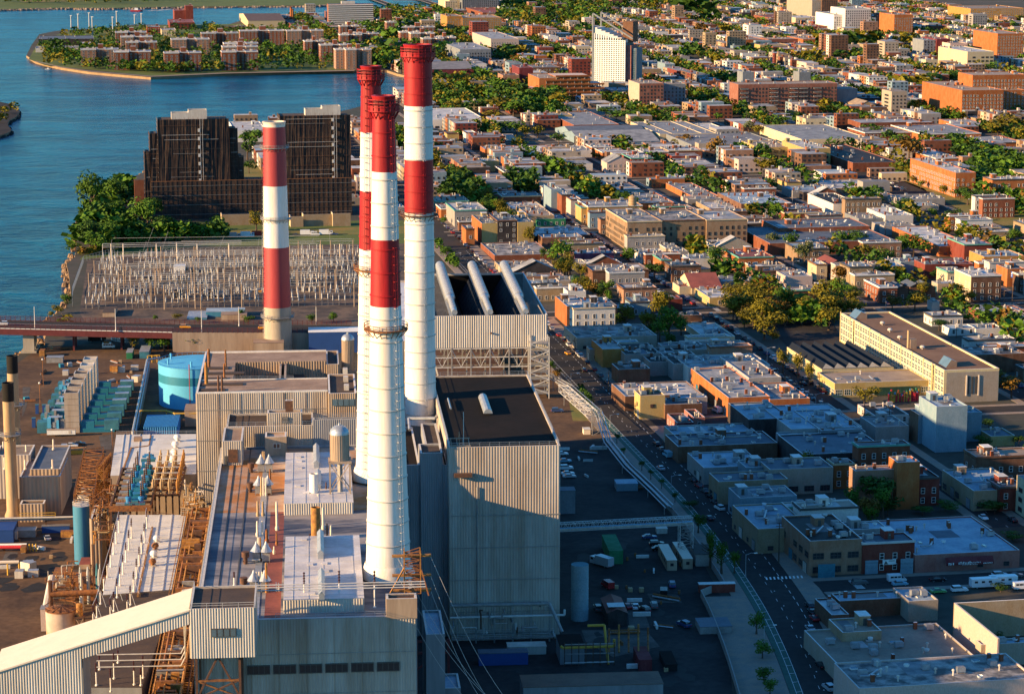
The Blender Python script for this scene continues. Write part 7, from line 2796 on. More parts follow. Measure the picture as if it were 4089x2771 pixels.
B('E',2060,2130,560,640,525,'orange','grey','r')
B('E',2320,2360,680,760,640,'white','silver','n')
B('E',1925,2090,520,585,490,'white','silver','r')
B('E',2090,2180,480,540,455,'beige','silver','r')
B('E',1575,1935,208,335,165,'ochre','silver','r','ochre four-storey block behind the water tower',lm='the ochre block')
B('E',1530,1575,215,330,190,'yellow','silver','r')
B('E',1460,1530,160,280,130,'pinkwhite','silver','r')
B('E',1400,1470,130,260,95,'brick','blue','r')
B('E',1330,1400,95,240,60,'blue','silver','n')
B('E',1350,1545,66,95,40,'blue','silver','n')
B('E',1910,2145,185,248,115,'orange','mottled','n','orange brick block with a long blotchy roof')
B('E',1990,2130,270,308,248,'brick','silver','n')
B('E',2065,2324,250,300,200,'mill','blue','n')
B('E',2180,2324,240,290,215,'brick','white','n')
B('E',1600,1780,30,85,0,'brown','blue','r')
B('E',1290,1420,35,60,10,'tan','grey','n')
B('E',1020,1130,-20,60,-60,'brown','grey','r')
B('E',1750,1900,80,140,50,'brown','grey','r')
B('E',1630,1760,15,50,-8,'brick','silver','n')
B('E',1835,2045,432,470,422,'mill','silver','n')
B('F',130,305,142,182,52,'orange','silver','i')
B('F',365,633,52,112,28,'orange','silver','i','orange brick workshop with two dark door bays',lm='the orange brick workshop')
B('F',0,190,20,60,0,'orange','blue','i')
B('F',260,525,228,268,172,'tan','white','n')
B('F',765,985,225,292,195,'brick','silver','i','brown brick front with dark window bands and a white side')
B('F',600,765,222,262,190,'white','tan','n')
B('F',1060,1240,190,None,120,'white','black','n','long white-sided hall with a near-black roof',h=8,lm='the long white-sided hall')
B('F',1150,1470,235,262,208,'brick','blue','g')
B('F',1405,1590,268,342,218,'white','white','g','white garage block with roller doors',lm='the white garage block')
B('F',1230,1400,290,342,250,'steelgrey','grey','n')
B('F',700,1300,350,None,295,'brick','slate','n','upper slate-blue roof of the big dark-roofed works',h=9)
B('F',640,1467,452,None,345,'brick','slate','n','lower slate-blue roof of the big dark-roofed works',h=7,lm='the big slate-roofed works')
B('F',460,660,290,330,268,'brown','tan','n')
B('F',1050,1240,185,230,150,'white','grey','n')
B('F',790,1080,100,150,70,'grey','blue','n')
B('F',750,850,45,115,20,'yellow','silver','r')
B('F',1040,1450,90,118,35,'tan','white','n','wide low tan building with a white roof')
B('F',1280,1480,150,175,125,'tan','mottled','n')
B('F',450,780,190,None,115,'brown','blue','n',h=7)
B('F',1500,1800,160,None,130,'grey','mottled','n',h=5)
B('F',1590,1760,210,238,182,'beige','blue','g')
B('F',1765,2005,470,None,340,'orange','white','g','low orange works with a broad white roof',h=6)
B('F',1850,1965,490,530,405,'orange','blue','n')
B('F',1930,2112,460,578,415,'redbrick','white','r','red brick box building with pale string courses',lm='the red brick box building')
B('F',2112,2230,480,520,455,'orange','blue','n')
B('F',2060,2330,540,640,500,'ochre','blue','i','long ochre workshop with big dark window bands at the right edge',lm='the ochre workshop')
B('F',2215,2330,620,740,590,'orange','grey','n')
B('F',1460,1560,580,640,545,'tan','silver','n')
B('F',110,275,555,625,525,'white','blue','n')
B('F',0,100,505,560,480,'grey','blue','n')
B('F',435,665,545,652,490,'orange','red','r','orange brick apartment house with red roof bays')
B('F',515,738,600,672,570,'tan','brown','r')
B('F',480,715,700,768,672,'tan','grey','n')
B('F',750,922,672,798,635,'pinkwhite','white','n','white blank-sided house with a pink front',lm='the white blank-sided house')
B('F',850,1018,765,820,735,'white','grey','n')
B('F',950,1020,590,700,560,'cream','white','r')
B('F',1020,1150,600,690,560,'brick','red','r',gable=1)
B('F',1170,1325,608,758,575,'tan','blue','r','tan four-storey house with fire escapes')
B('F',1325,1535,606,700,575,'beige','blue','n')
B('F',1370,1485,742,852,690,'brick','blue','r','brown brick corner house with a bay of arched windows',lm='the brick corner house')
B('F',1480,1560,750,830,720,'brown','slate','r',gable=1)
B('F',1570,1650,740,830,710,'brown','slate','r',gable=1)
B('F',1655,1740,745,830,715,'brown','slate','r',gable=1)
B('F',1510,1660,575,660,550,'blue','silver','n')
B('F',1668,1800,592,690,560,'redbrick','black','n')
B('F',1800,1990,590,650,555,'redbrick','red','n')
B('F',1818,1925,640,750,608,'cream','white','r')
B('F',1975,2175,668,840,620,'brown','white','r','brown five-storey house with a bright cream side wall',lm='the brown house with a cream side',pre='cream')
B('F',1715,1765,840,900,825,'white','silver','n')
B('F',1715,1920,932,1002,905,'white','white','r')
B('F',1830,2002,1015,1065,990,'white','blue','r')
B('F',2005,2190,1018,1062,985,'white','blue','n')
B('F',2030,2330,905,960,870,'brick','silver','n')
B('F',2240,2330,920,980,890,'brown','silver','n')
B('F',120,320,748,790,690,'cream','red','n',gable=2)
B('F',240,590,812,870,748,'yellow','white','r','yellow-fronted shop row with a white roof')
B('F',40,115,740,790,710,'cream','red','n')
B('F',205,408,1092,1118,1000,'cream','white','n','cream-fronted low house with a white roof beside the side street',lm='the cream-fronted house')
B('F',-40,60,820,900,795,'redbrick','red','n')
B('F',0,190,940,975,920,'brown','brown','n')
B('F',300,470,730,745,700,'blue','slate','n')
B('I',0,515,82,None,30,'beige','mottled','g','wide patchy roof above the rooftop equipment',h=6)
B('I',0,215,170,None,95,'grey','black','n',h=7)
B('I',100,640,195,None,120,'white','silver','n','white-roofed bakery-like works crowded with silver ducts',h=7,lm='the duct-covered white roof')
B('I',365,640,395,None,200,'orange','silver','g',h=8)
B('I',640,905,408,None,300,'orange','silver','g',h=7)
B('I',500,715,262,None,120,'grey','silver','n',h=9)
B('I',0,225,400,512,378,'grey','blue','g')
B('I',25,135,560,640,500,'maroon','black','s','dark red house with a pink end wall beside the boulevard',lm='the dark red and pink house',pre='pink')
B('I',135,210,525,605,470,'pink','black','r')
B('I',500,780,540,None,430,'dark','blue','n','charcoal-walled hall with a blue-grey roof in the shade',h=9,lm='the charcoal-walled hall')
B('I',780,1250,605,None,450,'grey','blue','n',h=9)
B('I',980,1255,612,None,480,'steelgrey','blue','n',h=9)
B('I',700,1275,640,None,640,'steelgrey','blue','n',h=8)
B('I',860,1430,770,None,640,'dark','slate','n','long slate roof with four little skylight caps in the shade',h=8)
B('I',30,580,665,None,580,'beige','blue','n',h=6)
B('I',30,690,720,None,640,'brown','slate','n',h=6)
B('I',200,600,860,None,760,'grey','blue','g',h=6)
B('I',480,655,858,None,810,'blue','blue','n',h=8)
B('I',640,1060,870,None,800,'beige','slate','i','long pale-walled shed with dark windows and a slate roof',h=9)
B('I',300,760,950,None,890,'tan','slate','i',h=8)
B('I',440,820,1060,None,990,'blue','silver','g',h=8)
B('I',1205,1480,880,None,850,'palebrick','mottled','n',h=13)
B('I',1475,1765,935,1120,850,'redbrick','black','r','pinkish brick block with a jagged parapet in the shade',lm='the pinkish brick block')
B('I',1065,1200,835,1000,800,'orange','brown','r','sunlit orange brick tower wall among shaded roofs',lm='the sunlit brick tower wall')
B('I',1485,1635,825,None,785,'orange','galvanised','n',h=16)
B('I',1625,2045,505,700,470,'blue','blue','n','tall blank pale-blue wall building in the shade',lm='the tall blank pale-blue wall',pre='brown')
B('I',1745,1950,455,None,385,'blue','blue','n',h=17)
B('I',1335,1560,515,575,440,'pinkwhite','black','r','pinkish white house with a black roof and red door',lm='the pinkish house with a black roof')
B('I',1340,1560,590,None,520,'grey','grey','n',h=6)
B('I',2105,2265,650,720,600,'yellow','slate','n')
B('I',1990,2330,1010,None,870,'tan','blue','i','low workshop with white stripes across a blue-grey roof',h=7)
B('I',2165,2330,985,1150,930,'redbrick','grey','r','red brick front with white windows at the right edge')
B('I',2000,2330,110,None,60,'brown','mottled','n',h=8)
B('L',905,1252,182,415,15,'palebrick','black','i','long tan brick corner building with a black roof on the boulevard bend',lm='the black-roofed corner building')
B('L',1255,1600,195,400,140,'redbrick','slate','r','dark red brick building with two blue roller doors',lm='the dark red roller-door building')
B('L',1603,2295,275,395,45,'pink','blue','g','long low red-pink building with a stepped blue-grey roof and awning',lm='the low red-pink building')
B('L',560,905,100,None,-60,'tan','blue','g',h=8)
B('L',1150,1420,110,None,60,'grey','blue','n',h=9)
B('L',1100,1540,580,None,530,'brown','blue','n',h=5)
B('L',1560,1755,580,None,490,'beige','blue','n',h=6)
B('L',1120,1380,790,None,700,'tan','tan','n',h=7)
B('L',1100,2015,1010,None,770,'beige','tan','n',"wide low tan roof beside the boulevard's bottom stretch",h=5,lm='the wide low tan roof')
B('L',1050,1165,670,None,560,'brown','galvanised','n',h=5)
B('L',1230,2400,1160,None,990,'pinkwhite','mottled','n','pale building with a streaky blue-white roof in the bottom right corner',h=9)
B('L',2040,2400,870,None,850,'beige','blue','n',h=6)
B('H',1820,2055,110,None,40,'grey','black','n','grey shop front with a black roof and small square windows',h=7)
B('H',1670,1815,75,None,10,'ochre','white','n','ochre and white stepped shop building on the boulevard',h=8,lm='the stepped ochre shop')
B('H',1775,1985,210,310,170,'brown','brown','n')
B('H',1585,1670,75,150,55,'beige','blue','g')
B('H',1810,1920,330,420,300,'orange','grey','g')
B('H',1920,2085,380,540,345,'yellow','brown','g','cream-fronted garage with a dark brown roof on the boulevard')
B('H',1985,2330,160,None,70,'grey','black','n',h=6)
B('H',2060,2330,50,None,30,'grey','mottled','n',h=7)
B('H',1820,2330,385,None,300,'brown','white','n','bright white roof laced with pipes',h=6)
B('H',2085,2330,440,None,395,'brown','slate','g',h=6)
B('B',725,930,330,425,285,'steelgrey','silver','d','stepped grey-blue apartment block by the cove')
B('B',930,1115,260,370,215,'pinkwhite','silver','r','white tower block with sunlit left side by the cove',lm='the white block by the cove')
B('B',1150,1205,385,440,372,'white','silver','n')
B('B',515,815,462,545,425,'maroon','grey','n','dark red waterfront shed with a grey roof',lm='the dark red waterfront shed',gable=2)
B('B',640,740,110,235,95,'ochre','tan','r')
B('B',740,1000,120,235,100,'ochre','tan','r','long ochre brick building beside the river bend')
B('B',875,1065,85,125,50,'brick','red','r')
B('B',655,740,-60,85,-80,'cream','white','r')
B('B',740,985,-60,90,-90,'steelgrey','slate','d','dark tower cut by the top edge of the picture')
B('B',1010,1118,500,610,485,'palebrick','brown','r','brick house with faded white lettering',lm='the brick house with faded lettering')
B('B',1118,1210,450,595,430,'maroon','red','n')
B('B',1210,1390,450,520,430,'brown','grey','r')
B('B',1040,1100,405,470,398,'dark','roof_copper','n','dark corner turret with a green copper roof')
B('B',1250,1590,520,675,490,'orange','tan','n')
B('B',1915,2075,555,732,530,'slab','tan','d','red-brown apartment block with a plain beige side wall',lm='the red-brown apartment block',pre='beige')
B('B',2075,2220,560,720,545,'steelgrey','tan','d')
B('B',1960,2035,490,550,478,'redbrick','red','n')
B('B',510,888,795,860,722,'white','white','i','long white shed with a pale roof right of the widest smokestack',lm='the long white shed')
B('B',640,718,885,940,872,'yellow','brown','r')
B('B',765,830,880,950,865,'white','white','r')
B('B',820,1022,905,975,880,'brick','silver','r')
B('B',870,985,1068,1140,1050,'yellow','white','n','bright yellow low building')
B('B',1020,1130,1050,1115,1035,'orange','white','n')
B('B',590,745,950,1010,940,'beige','tan','n')
B('B',890,1110,990,1060,970,'orange','blue','n')
B('B',950,1400,1035,1058,975,'redbrick','white','n','long red-fronted shed with a white roof')
B('B',1400,1600,1000,1050,970,'white','silver','n')
B('B',1030,1095,905,935,890,'white','silver','n')
B('B',1360,1470,765,825,745,'yellow','tan','g','yellow petrol-station-like building with three bright doors',lm='the yellow garage')
B('B',1480,1780,830,None,745,'brick','silver','n',h=7)
B('B',1485,1990,915,940,850,'blue','slate','n','long pale warehouse with a dark blue roof',lm='the twin-roofed warehouse',gable=2)
B('B',1530,2050,945,975,880,'blue','silver','n','long pale warehouse with a silver roof in front of the dark blue one',gable=2)
B('B',2050,2330,890,None,808,'cream','silver','n',h=7)
B('B',1600,1750,975,1040,955,'orange','white','r')
B('B',1670,1830,1010,1070,985,'orange','white','r')
B('B',1870,2080,960,1010,950,'yellow','white','r')
B('B',1860,2010,1050,1150,1020,'redbrick','white','r','red and white striped house front')
B('B',1940,2110,1010,1100,985,'palebrick','white','r')
B('B',2110,2330,1000,1090,975,'brick','white','r')
B('B',1700,1870,1080,1150,1060,'pinkwhite','silver','r',gable=1)
B('B',1720,1910,600,660,580,'grey','silver','n')
B('B',1780,1920,700,735,680,'cream','white','n')
B('B',2085,2150,425,490,410,'blue','white','r')
B('B',1930,2060,460,545,445,'tan','silver','r')
B('B',2165,2255,470,530,450,'redbrick','silver','r')
B('C',1065,1220,100,222,80,'white','silver','d','white tower with dark vertical window bands',lm='the white striped tower')
B('C',1140,1310,60,225,45,'white','silver','d','white stepped high-rise block',lm='the white stepped high-rise')
B('C',1465,1590,100,245,85,'orange','tan','r','tan high-rise block with an orange crown',lm='the orange-crowned high-rise')
B('C',920,1075,5,150,-20,'beige','silver','r')
B('C',985,1090,-20,150,-30,'brown','slate','d','tall brown tower cut by the top edge')
B('C',1970,2324,60,150,40,'ochre','tan','r')
B('C',630,800,118,165,100,'brick','red','r')
B('C',810,975,120,170,105,'cream','white','r')
B('C',950,1135,175,215,160,'slab','red','r')
B('C',740,845,170,205,155,'orange','silver','n')
B('C',435,605,265,330,245,'orange','tan','i','orange brick school wing, left one')
B('C',630,860,262,320,250,'slab','tan','i','long brick school range',lm='the brick school range')
B('C',860,990,262,325,240,'orange','tan','i')
B('C',560,700,195,250,180,'cream','silver','r')
B('C',340,600,245,300,232,'white','white','n')
B('C',575,755,300,355,285,'yellow','tan','r','yellow house row with beige ends')
B('C',1745,1835,262,400,245,'maroon','red','n')
B('C',1660,1745,268,400,255,'steelgrey','silver','d')
B('C',1835,1950,290,410,275,'pinkwhite','tan','r')
B('C',1950,2125,345,468,310,'cream','white','i','cream building with continuous dark ribbon windows',lm='the cream ribbon-window building')
B('C',2150,2324,225,425,200,'orange','tan','r','tall orange brick apartment tower at the right edge',lm='the tall orange brick tower')
B('C',1180,1310,105,220,95,'white','silver','d')
B('C',430,1085,562,750,545,'slab','tan','d','long seven-storey red-brown apartment slab with balconies',lm='the long red-brown apartment slab')
B('C',1085,1220,590,735,560,'steelgrey','grey','n')
B('C',460,535,480,None,470,'steelgrey','silver','n',h=31)
B('C',835,910,480,None,470,'steelgrey','silver','n',h=31)
B('C',1915,2190,600,800,540,'orange','tan','r','bright orange brick school, lower left block',lm='the bright orange brick school')
B('C',1985,2330,500,None,480,'orange','tan','r','bright orange brick school, taller rear block',h=37)
B('C',2180,2330,600,780,560,'orange','tan','r')
B('C',1265,1455,590,640,575,'orange','tan','r')
B('C',1230,1340,700,760,680,'tan','tan','n','low tan gabled hall beside the playing field',gable=1)
B('C',1150,1250,690,740,670,'steelgrey','slate','n')
B('C',1455,1620,665,735,650,'steelgrey','slate','n')
B('C',1560,1630,640,670,625,'pinkwhite','slate','n',gable=1)
B('C',1630,1690,640,670,625,'yellow','slate','r',gable=1)
B('C',1690,1750,640,690,625,'white','slate','r',gable=1)
B('C',1750,1800,640,690,625,'pink','slate','r',gable=1)
B('C',850,1300,925,None,830,'cream','silver','g','wide pale hall with a busy grey roof and turquoise edge',h=8,lm='the turquoise-edged hall')
B('C',570,790,980,1060,935,'yellow','tan','i','pale yellow stepped building, lower left part')
B('C',875,1042,985,1100,930,'yellow','white','i','pale yellow building with white ribbon windows',lm='the ribbon-windowed yellow building')
B('C',1190,1490,1080,None,960,'brick','black','g','big black flat-roofed warehouse with a brick front',h=7,lm='the black flat-roofed warehouse')
B('C',0,290,890,None,808,'cream','silver','g',h=7)
B('C',120,700,960,None,890,'steelgrey','grey','n',h=7)
B('C',245,360,860,None,820,'white','white','n',h=5)
B('C',1240,1650,815,None,790,'brick','silver','r',h=9)
B('C',1270,1640,880,None,845,'brick','mottled','r',h=8)
B('C',1650,2040,890,960,830,'orange','silver','r','long orange brick terrace with a silver roof')
B('C',2005,2330,950,1000,905,'orange','silver','r','orange brick terrace beside the dark trees')
B('C',1910,2110,830,870,790,'orange','silver','r')
B('C',1740,1905,1050,1110,985,'orange','white','r')
B('C',2110,2330,1010,1060,985,'orange','white','r')
B('F',1872,2005,-15,150,-112,'orange','white','b','big orange brick apartment block seen corner-on, left of the dark trees',lm='the orange apartment block')
B('F',2115,2400,30,190,10,'orange','white','r','orange apartment block at the right edge behind dark trees')
# scaffolded twin-tower block
def scaff():
 def tower(xl,xr,yt,name_lab,c='A'):
  x0,y0=G((S(c,xl,0)[0],876),0)
  h=solve_h(x0,y0,S(c,0,yt)[1])
  a0,b0=to_l(TOWN,x0,y0)
  d=ray((S(c,xr,0)[0],600))
  da,db=to_l(TOWN,d[0],d[1])
  return a0,da*b0/db,b0,h
 a0,a1,b0,h=tower(1062,1520,792,'')
 c0,c1,_,h2=tower(1878,2340,780,'')
 _,_,_,hl=tower(1062,1520,1162+66,'')
 t=Thing('scaffolded_towers','pair of apartment towers wrapped in dark scaffold netting, joined by a lower range','building',(a0+c1)/2,b0,0,None,TOWN)
 D=22
 hl=solve_h(*to_w(TOWN,a0,b0),S('D',0,40)[1])
 blocks=[(a0,a1,b0,b0+D,h),(a0-5,a0,b0+2,b0+D,h*.86),(a0-8.5,a0-5,b0+2,b0+D-3,h*.68),(a1,a1+5.5,b0+3,b0+D,h*.9),(a1+5.5,a1+9,b0+4,b0+D,h*.62),
              (c0,c1,b0,b0+D,h2),(c0-4,c0,b0+3,b0+D,h2*.8),(a1+9,c0-4,b0+1,b0+D-4,hl),(a0-16,a0-8.5,b0+3,b0+12,hl*1.05)]
 for x0,x1 in ((a0-5,a1+3),(a1+3.2,c0-2),(c0-1.8,c1)):
  t.part('front_range',MB().box(x0,x1,b0-3.2,b0-.9,0,hl,'netting','netting_orange'))
  m=MB()
  for f in range(1,8):
   m.bar((x0,b0-3.4,hl*f/8),(x1,b0-3.4,hl*f/8),.1,'steel' if f%2 else 'frame_dark',4)
  for k in range(int((x1-x0)/3)):
   m.bar((x0+k*3,b0-3.4,0),(x0+k*3,b0-3.4,hl+.8),.08,'wall_brown',4)
  t.part('scaffold_rail',m)
 for i,(x0,x1,y0,y1,z)in enumerate(blocks):
  t.part('block',MB().box(x0+.8,x1-.8,y0+.8,y1,0,z-.8,'wall_brown' if i<8 else 'wall_brick','roof_brown'))
  # netting in separate hung sheets
  n=max(1,int((x1-x0)/5.5))
  for k in range(n):
   xa,xb=x0+(x1-x0)*k/n,x0+(x1-x0)*(k+1)/n
   m=MB()
   rows=6
   cols=5
   i0=len(m.v)
   sag=[R.uniform(-.35,.35)for _ in range(cols+1)]
   for r_ in range(rows+1):
    for q in range(cols+1):
     m.v.append((xa+(xb-xa)*q/cols,y0+sag[q]*math.sin(r_*1.3+q)+.2,z*r_/rows*.995))
   kk=m.mi('netting')
   ko=m.mi('netting_orange')
   for r_ in range(rows):
    for q in range(cols):
     m.f.append((i0+r_*(cols+1)+q,i0+r_*(cols+1)+q+1,i0+(r_+1)*(cols+1)+q+1,i0+(r_+1)*(cols+1)+q))
     m.m.append(kk)
   if i<8:
    t.part('netting',m)
  m=MB()
  m.poly([(x0-.1,y0,0),(x0-.1,y1,0),(x0-.1,y1,z),(x0-.1,y0,z)],'netting')
  if i<8:
   t.part('netting',m)
  m=MB()
  fl=int(z/2.9)
  for f in range(1,fl+1):
   zz=f*2.9
   if R.random()<.75:
    xa=x0+R.uniform(0,.3)*(x1-x0)
    xb=x1-R.uniform(0,.4)*(x1-x0)
    m.bar((xa,y0-.25,zz),(xb,y0-.25,zz),.11,R.choice(['steel','wall_brown','frame_dark','steel_light']),4)
   m.bar((x0-.3,y0,zz),(x0-.3,y1,zz),.16,'netting_orange' if i in (1,2)else 'steel',4)  # orange on the left-hand steps paints in sunlit highlights
  nn=max(1,int((x1-x0)/2.6))
  for k in range(nn+1):
   x=x0+(x1-x0)*k/nn
   m.bar((x,y0-.25,0),(x,y0-.25,z+R.uniform(.4,1.6)),.08,'wall_brown',4)
  if i<8:
   t.part('scaffold_pole',m)['kind']='stuff'
 for (x0,x1,hh,f)in ((a0,a1,h,.28),(c0,c1,h2,.45)):
  L=x1-x0
  t.part('roof_house',MB().ring(x0+L*(f-.08),x0+L*(f+.16),b0+4,b0+13,hh-1,hh+3.4,.3,'siding_white','coping'))
  t.part('roof_house',MB().ring(x0+L*(f+.16),x0+L*(f+.42),b0+4,b0+13,hh-1,hh+5,.3,'siding_white','coping'))
  xm=x0+L*(f+.33)
  m=MB()
  for s in (-.7,.7):
   m.bar((xm+s,b0-1,0),(xm+s,b0-1,hh+4),.14,'steel_light',4)
  t.part('hoist_mast',m)
  for k in range(int(hh/5.2)):
   t.part('hoist_landing',MB().box(xm-2.1,xm-.8,b0-1.2,b0-.3,2+k*5.2,4+k*5.2,'steel_light'))
 occupy(TOWN,a0-17,c1+5,b0-5,b0+D+5)
 wv=to_w(TOWN,(a0+c1)/2,b0)
 landmark('the netted twin towers',*wv)
 # low pale forecourt walls and vehicles in front
 for (xl,xr,yt,yb,l)in ((760,920,250,300,'pale terrace wall left of the netted towers'),(1280,1385,250,288,'green-roofed hoist base hut at the netted towers'),(1468,1750,262,335,'long pale garden wall in front of the netted towers'),
        (1925,2010,275,345,'tan walled garden bay right of the pink-banded stack'),(2010,2200,262,340,'middle tan walled garden bay with sheds'),(2205,2324,255,340,'right-hand tan walled garden bay')):
  a0_,a1_,b0_,b1_,h_=boxpx(TOWN,'D',xl,xr,yt,yt-14,yb,None,0)
  w_=Thing('garden_wall',l,'wall',a0_,b0_,0,None,TOWN)
  m=MB()
  m.box(a0_,a1_,b0_,b0_+.4,0,h_,'wall_tan','coping')
  m.box(a0_,a0_+.4,b0_+.4,b0_+10,0,h_,'wall_cream','coping')
  w_.part('wall',m)
scaff()
# peninsula housing blocks
def housing(c,xl,xr,yt,yb,k,twin=True,h=None):
 a0,a1,b0,b1,h=boxpx(TOWN,c,xl,xr,yt,yt-22,yb,h,0)
 L=a1-a0
 t=Thing('housing_block',None,'apartment block',(a0+a1)/2,b0,0,'brick housing blocks on the peninsula',TOWN)
 parts=[(a0,a0+L*.40,b0,b0+24),(a0+L*.40,a0+L*.66,b0+9,b0+36),(a0+L*.66,a1,b0+2,b0+26)]
 for (x0,x1,y0,y1)in parts:
  m=MB()
  m.ring(x0,x1,y0,y1,0,h,.8,'wall_brick' if k%3 else 'wall_palebrick','coping')
  t.part('wall',m)
  t.part('roof',_rp(x0+.8,x1-.8,y0+.8,y1-.8,h-.3,'roof_white_felt'))
  t.part('cornice',MB().ring(x0-.3,x1+.3,y0-.3,y1+.3,h-1.0,h+.1,.4,'coping','coping'))
 t.part('lift_house',MB().box(a0+L*.46,a0+L*.60,b0+14,b0+22,h,h+5,'wall_brick','coping'))
 for s in (.15,.3,.8):
  t.part('rooftop_unit',MB().box(a0+L*s,a0+L*s+2.5,b0+10,b0+13,h-.3,h+1.8,'siding_white'))
 j=MB()
 me=win_mesh(1.9,1.7,'r')
 for (x0,x1,y0,y1)in parts:
  n=max(1,int((x1-x0)/4.4))
  for f in range(int(h/3.1)):
   z=1+f*3.1
   if z+2>h:
    break
   for q in range(n):
    merge_mesh(j,me,x0+(x1-x0)*(q+.5)/n,y0,z,0)
   for q in range(3):
    merge_mesh(j,me,x0,y0+(y1-y0)*(q+.5)/3,z,-math.pi/2)
 t.part('windows',j)['kind']='stuff'
 occupy(TOWN,a0,a1,b0,b0+36)
 later(t.o,'six-storey brick housing block',t.wx,t.wy)
 return t
HL=[(535,785,330,445),(755,1000,345,468),(835,1040,282,None),(800,1010,246,None),(765,970,216,None),(1088,1335,352,478),(1135,1388,262,None),(1335,1580,222,None),
      (1470,1710,345,472),(1475,1710,312,None),(1485,1712,290,None),(1590,1885,206,None),(1900,2145,205,None),(2020,2150,275,None),(2125,2324,300,None),(2225,2420,330,462),(2255,2400,232,None),(2255,2380,175,None)]
for k,(xl,xr,yt,yb)in enumerate(HL):
 housing('A',xl,xr,yt,yb,k,h=None if yb else 20)
for k,(xl,xr,yt)in enumerate(((240,400,148),(335,560,182),(400,560,222),(480,620,258),(0,190,225),(560,700,250),(330,470,215))):
 housing('B',xl,xr,yt,None,k+1,h=20)
for k,(xl,xr,yt,yb)in enumerate(((-30,140,330,468),(-30,150,225,320))):
 housing('B',xl,xr,yt,yb,k,h=None)
A_=[("A",1555,1765,868,945,808,'white','white','n','long white ribbed shed on the shore between the netted towers'),("A",1155,1280,72,150,60,'redbrick','red','n','plain red-brown tower with a taller step, standing above the peninsula'),("A",1228,1280,42,150,36,'redbrick','red','n','upper step of the plain red-brown peninsula tower'),
      ("A",1125,1290,152,195,130,'redbrick','red','i','low red-brown base below the plain peninsula tower'),
      ("A",258,620,262,305,240,'dark','slate','n','dark low sports building at the peninsula tip'),("A",535,635,292,318,278,'ochre','white','n','ochre cabin with a white roof at the peninsula tip'),
      ("A",235,520,322,350,308,'white','grey','n','long pale shelter behind the quay trees'),("A",975,1060,182,235,170,'redbrick','silver','r',None),
      ("A",1070,1165,200,245,188,'cream','silver','r',None),("A",1925,2150,160,190,140,'redbrick','brown','n',None),("A",1480,1640,180,205,172,'brown','brown','n',None)]
for (c,xl,xr,yt,yb,yk,wl,rf,wn,ds)in A_:
 B(c,xl,xr,yt,yb,yk,wl,rf,wn,ds)
landmark('the plain red-brown peninsula tower',*G(S('A',1220,195)))
a0,a1,b0,b1,h=boxpx(TOWN,'A',1645,1890,140,95,185,None,0)
t=bld_rect(TOWN,a0,a1,b0,b1+10,h,'cream','brown','n',label='hall with a pitched brown roof and small lantern on the peninsula',gable=2)
# balcony slab tower at the river
a0,a1,b0,b1,h=boxpx(TOWN,'A',2175,2475,30,15,185,None,0)
t=Thing('balcony_tower','wide dark apartment tower striped by white balcony lines beside the river','apartment tower',(a0+a1)/2,b0,0,None,TOWN)
t.part('wall',MB().box(a0,a1,b0,b0+18,0,h,'wall_slab','roof_slate_felt'))
n=int(h/3)
for k in range(n):
 t.part('balcony',MB().box(a0+.5,a1-.5,b0-1.6,b0-.02,h-2-k*3,h-.9-k*3,'paint_white' if k%1==0 else 'coping'))
 t.part('window_band',MB().box(a0+1,a1-1,b0-.1,b0-.02,h-3.7-k*3,h-2.2-k*3,'glass_dark'))
t.part('roof_house',MB().box(a0+(a1-a0)*.3,a0+(a1-a0)*.6,b0+4,b0+12,h,h+4,'siding_white'))
occupy(TOWN,a0,a1,b0,b0+20)
# riverside brick chimney pair
for x,yb,yt,l in ((1930,150,48,'left one of two slim brick chimneys on the peninsula'),(1941,150,62,'right one of two slim brick chimneys on the peninsula')):
 a,b,zt=pole('A',x,yb,yt,0)
 t=Thing('brick_chimney',l,'chimney',a,b)
 t.part('shaft',MB().lathe([(2.2,0),(1.5,zt),(1.1,zt)],'wall_orange',14,(a,b)),True)
 t.part('rim',MB().lathe([(1.5,zt-1.5),(1.9,zt-1),(1.7,zt+.2)],'wall_brick',14,(a,b)))
# floodlight masts at the tip
for x,yb,yt in ((472,185,108),(520,215,98),(592,185,90),(614,235,116),(749,235,118),(775,192,80),(893,160,103),(938,160,95)):
 a,b,zt=pole('A',x,yb,yt,0)
 t=Thing('floodlight_mast',None,'mast',a,b,0,'pale masts on the peninsula')
 t.part('pole',MB().lathe([(.9,0),(.8,zt)],'insulator',8,(a,b)))
 t.part('lamp_head',MB().box(a-1.6,a+1.6,b-.5,b+.5,zt,zt+1,'paint_white'))
 later(t.o,'tall thin pale mast behind the peninsula tip',t.wx,t.wy)
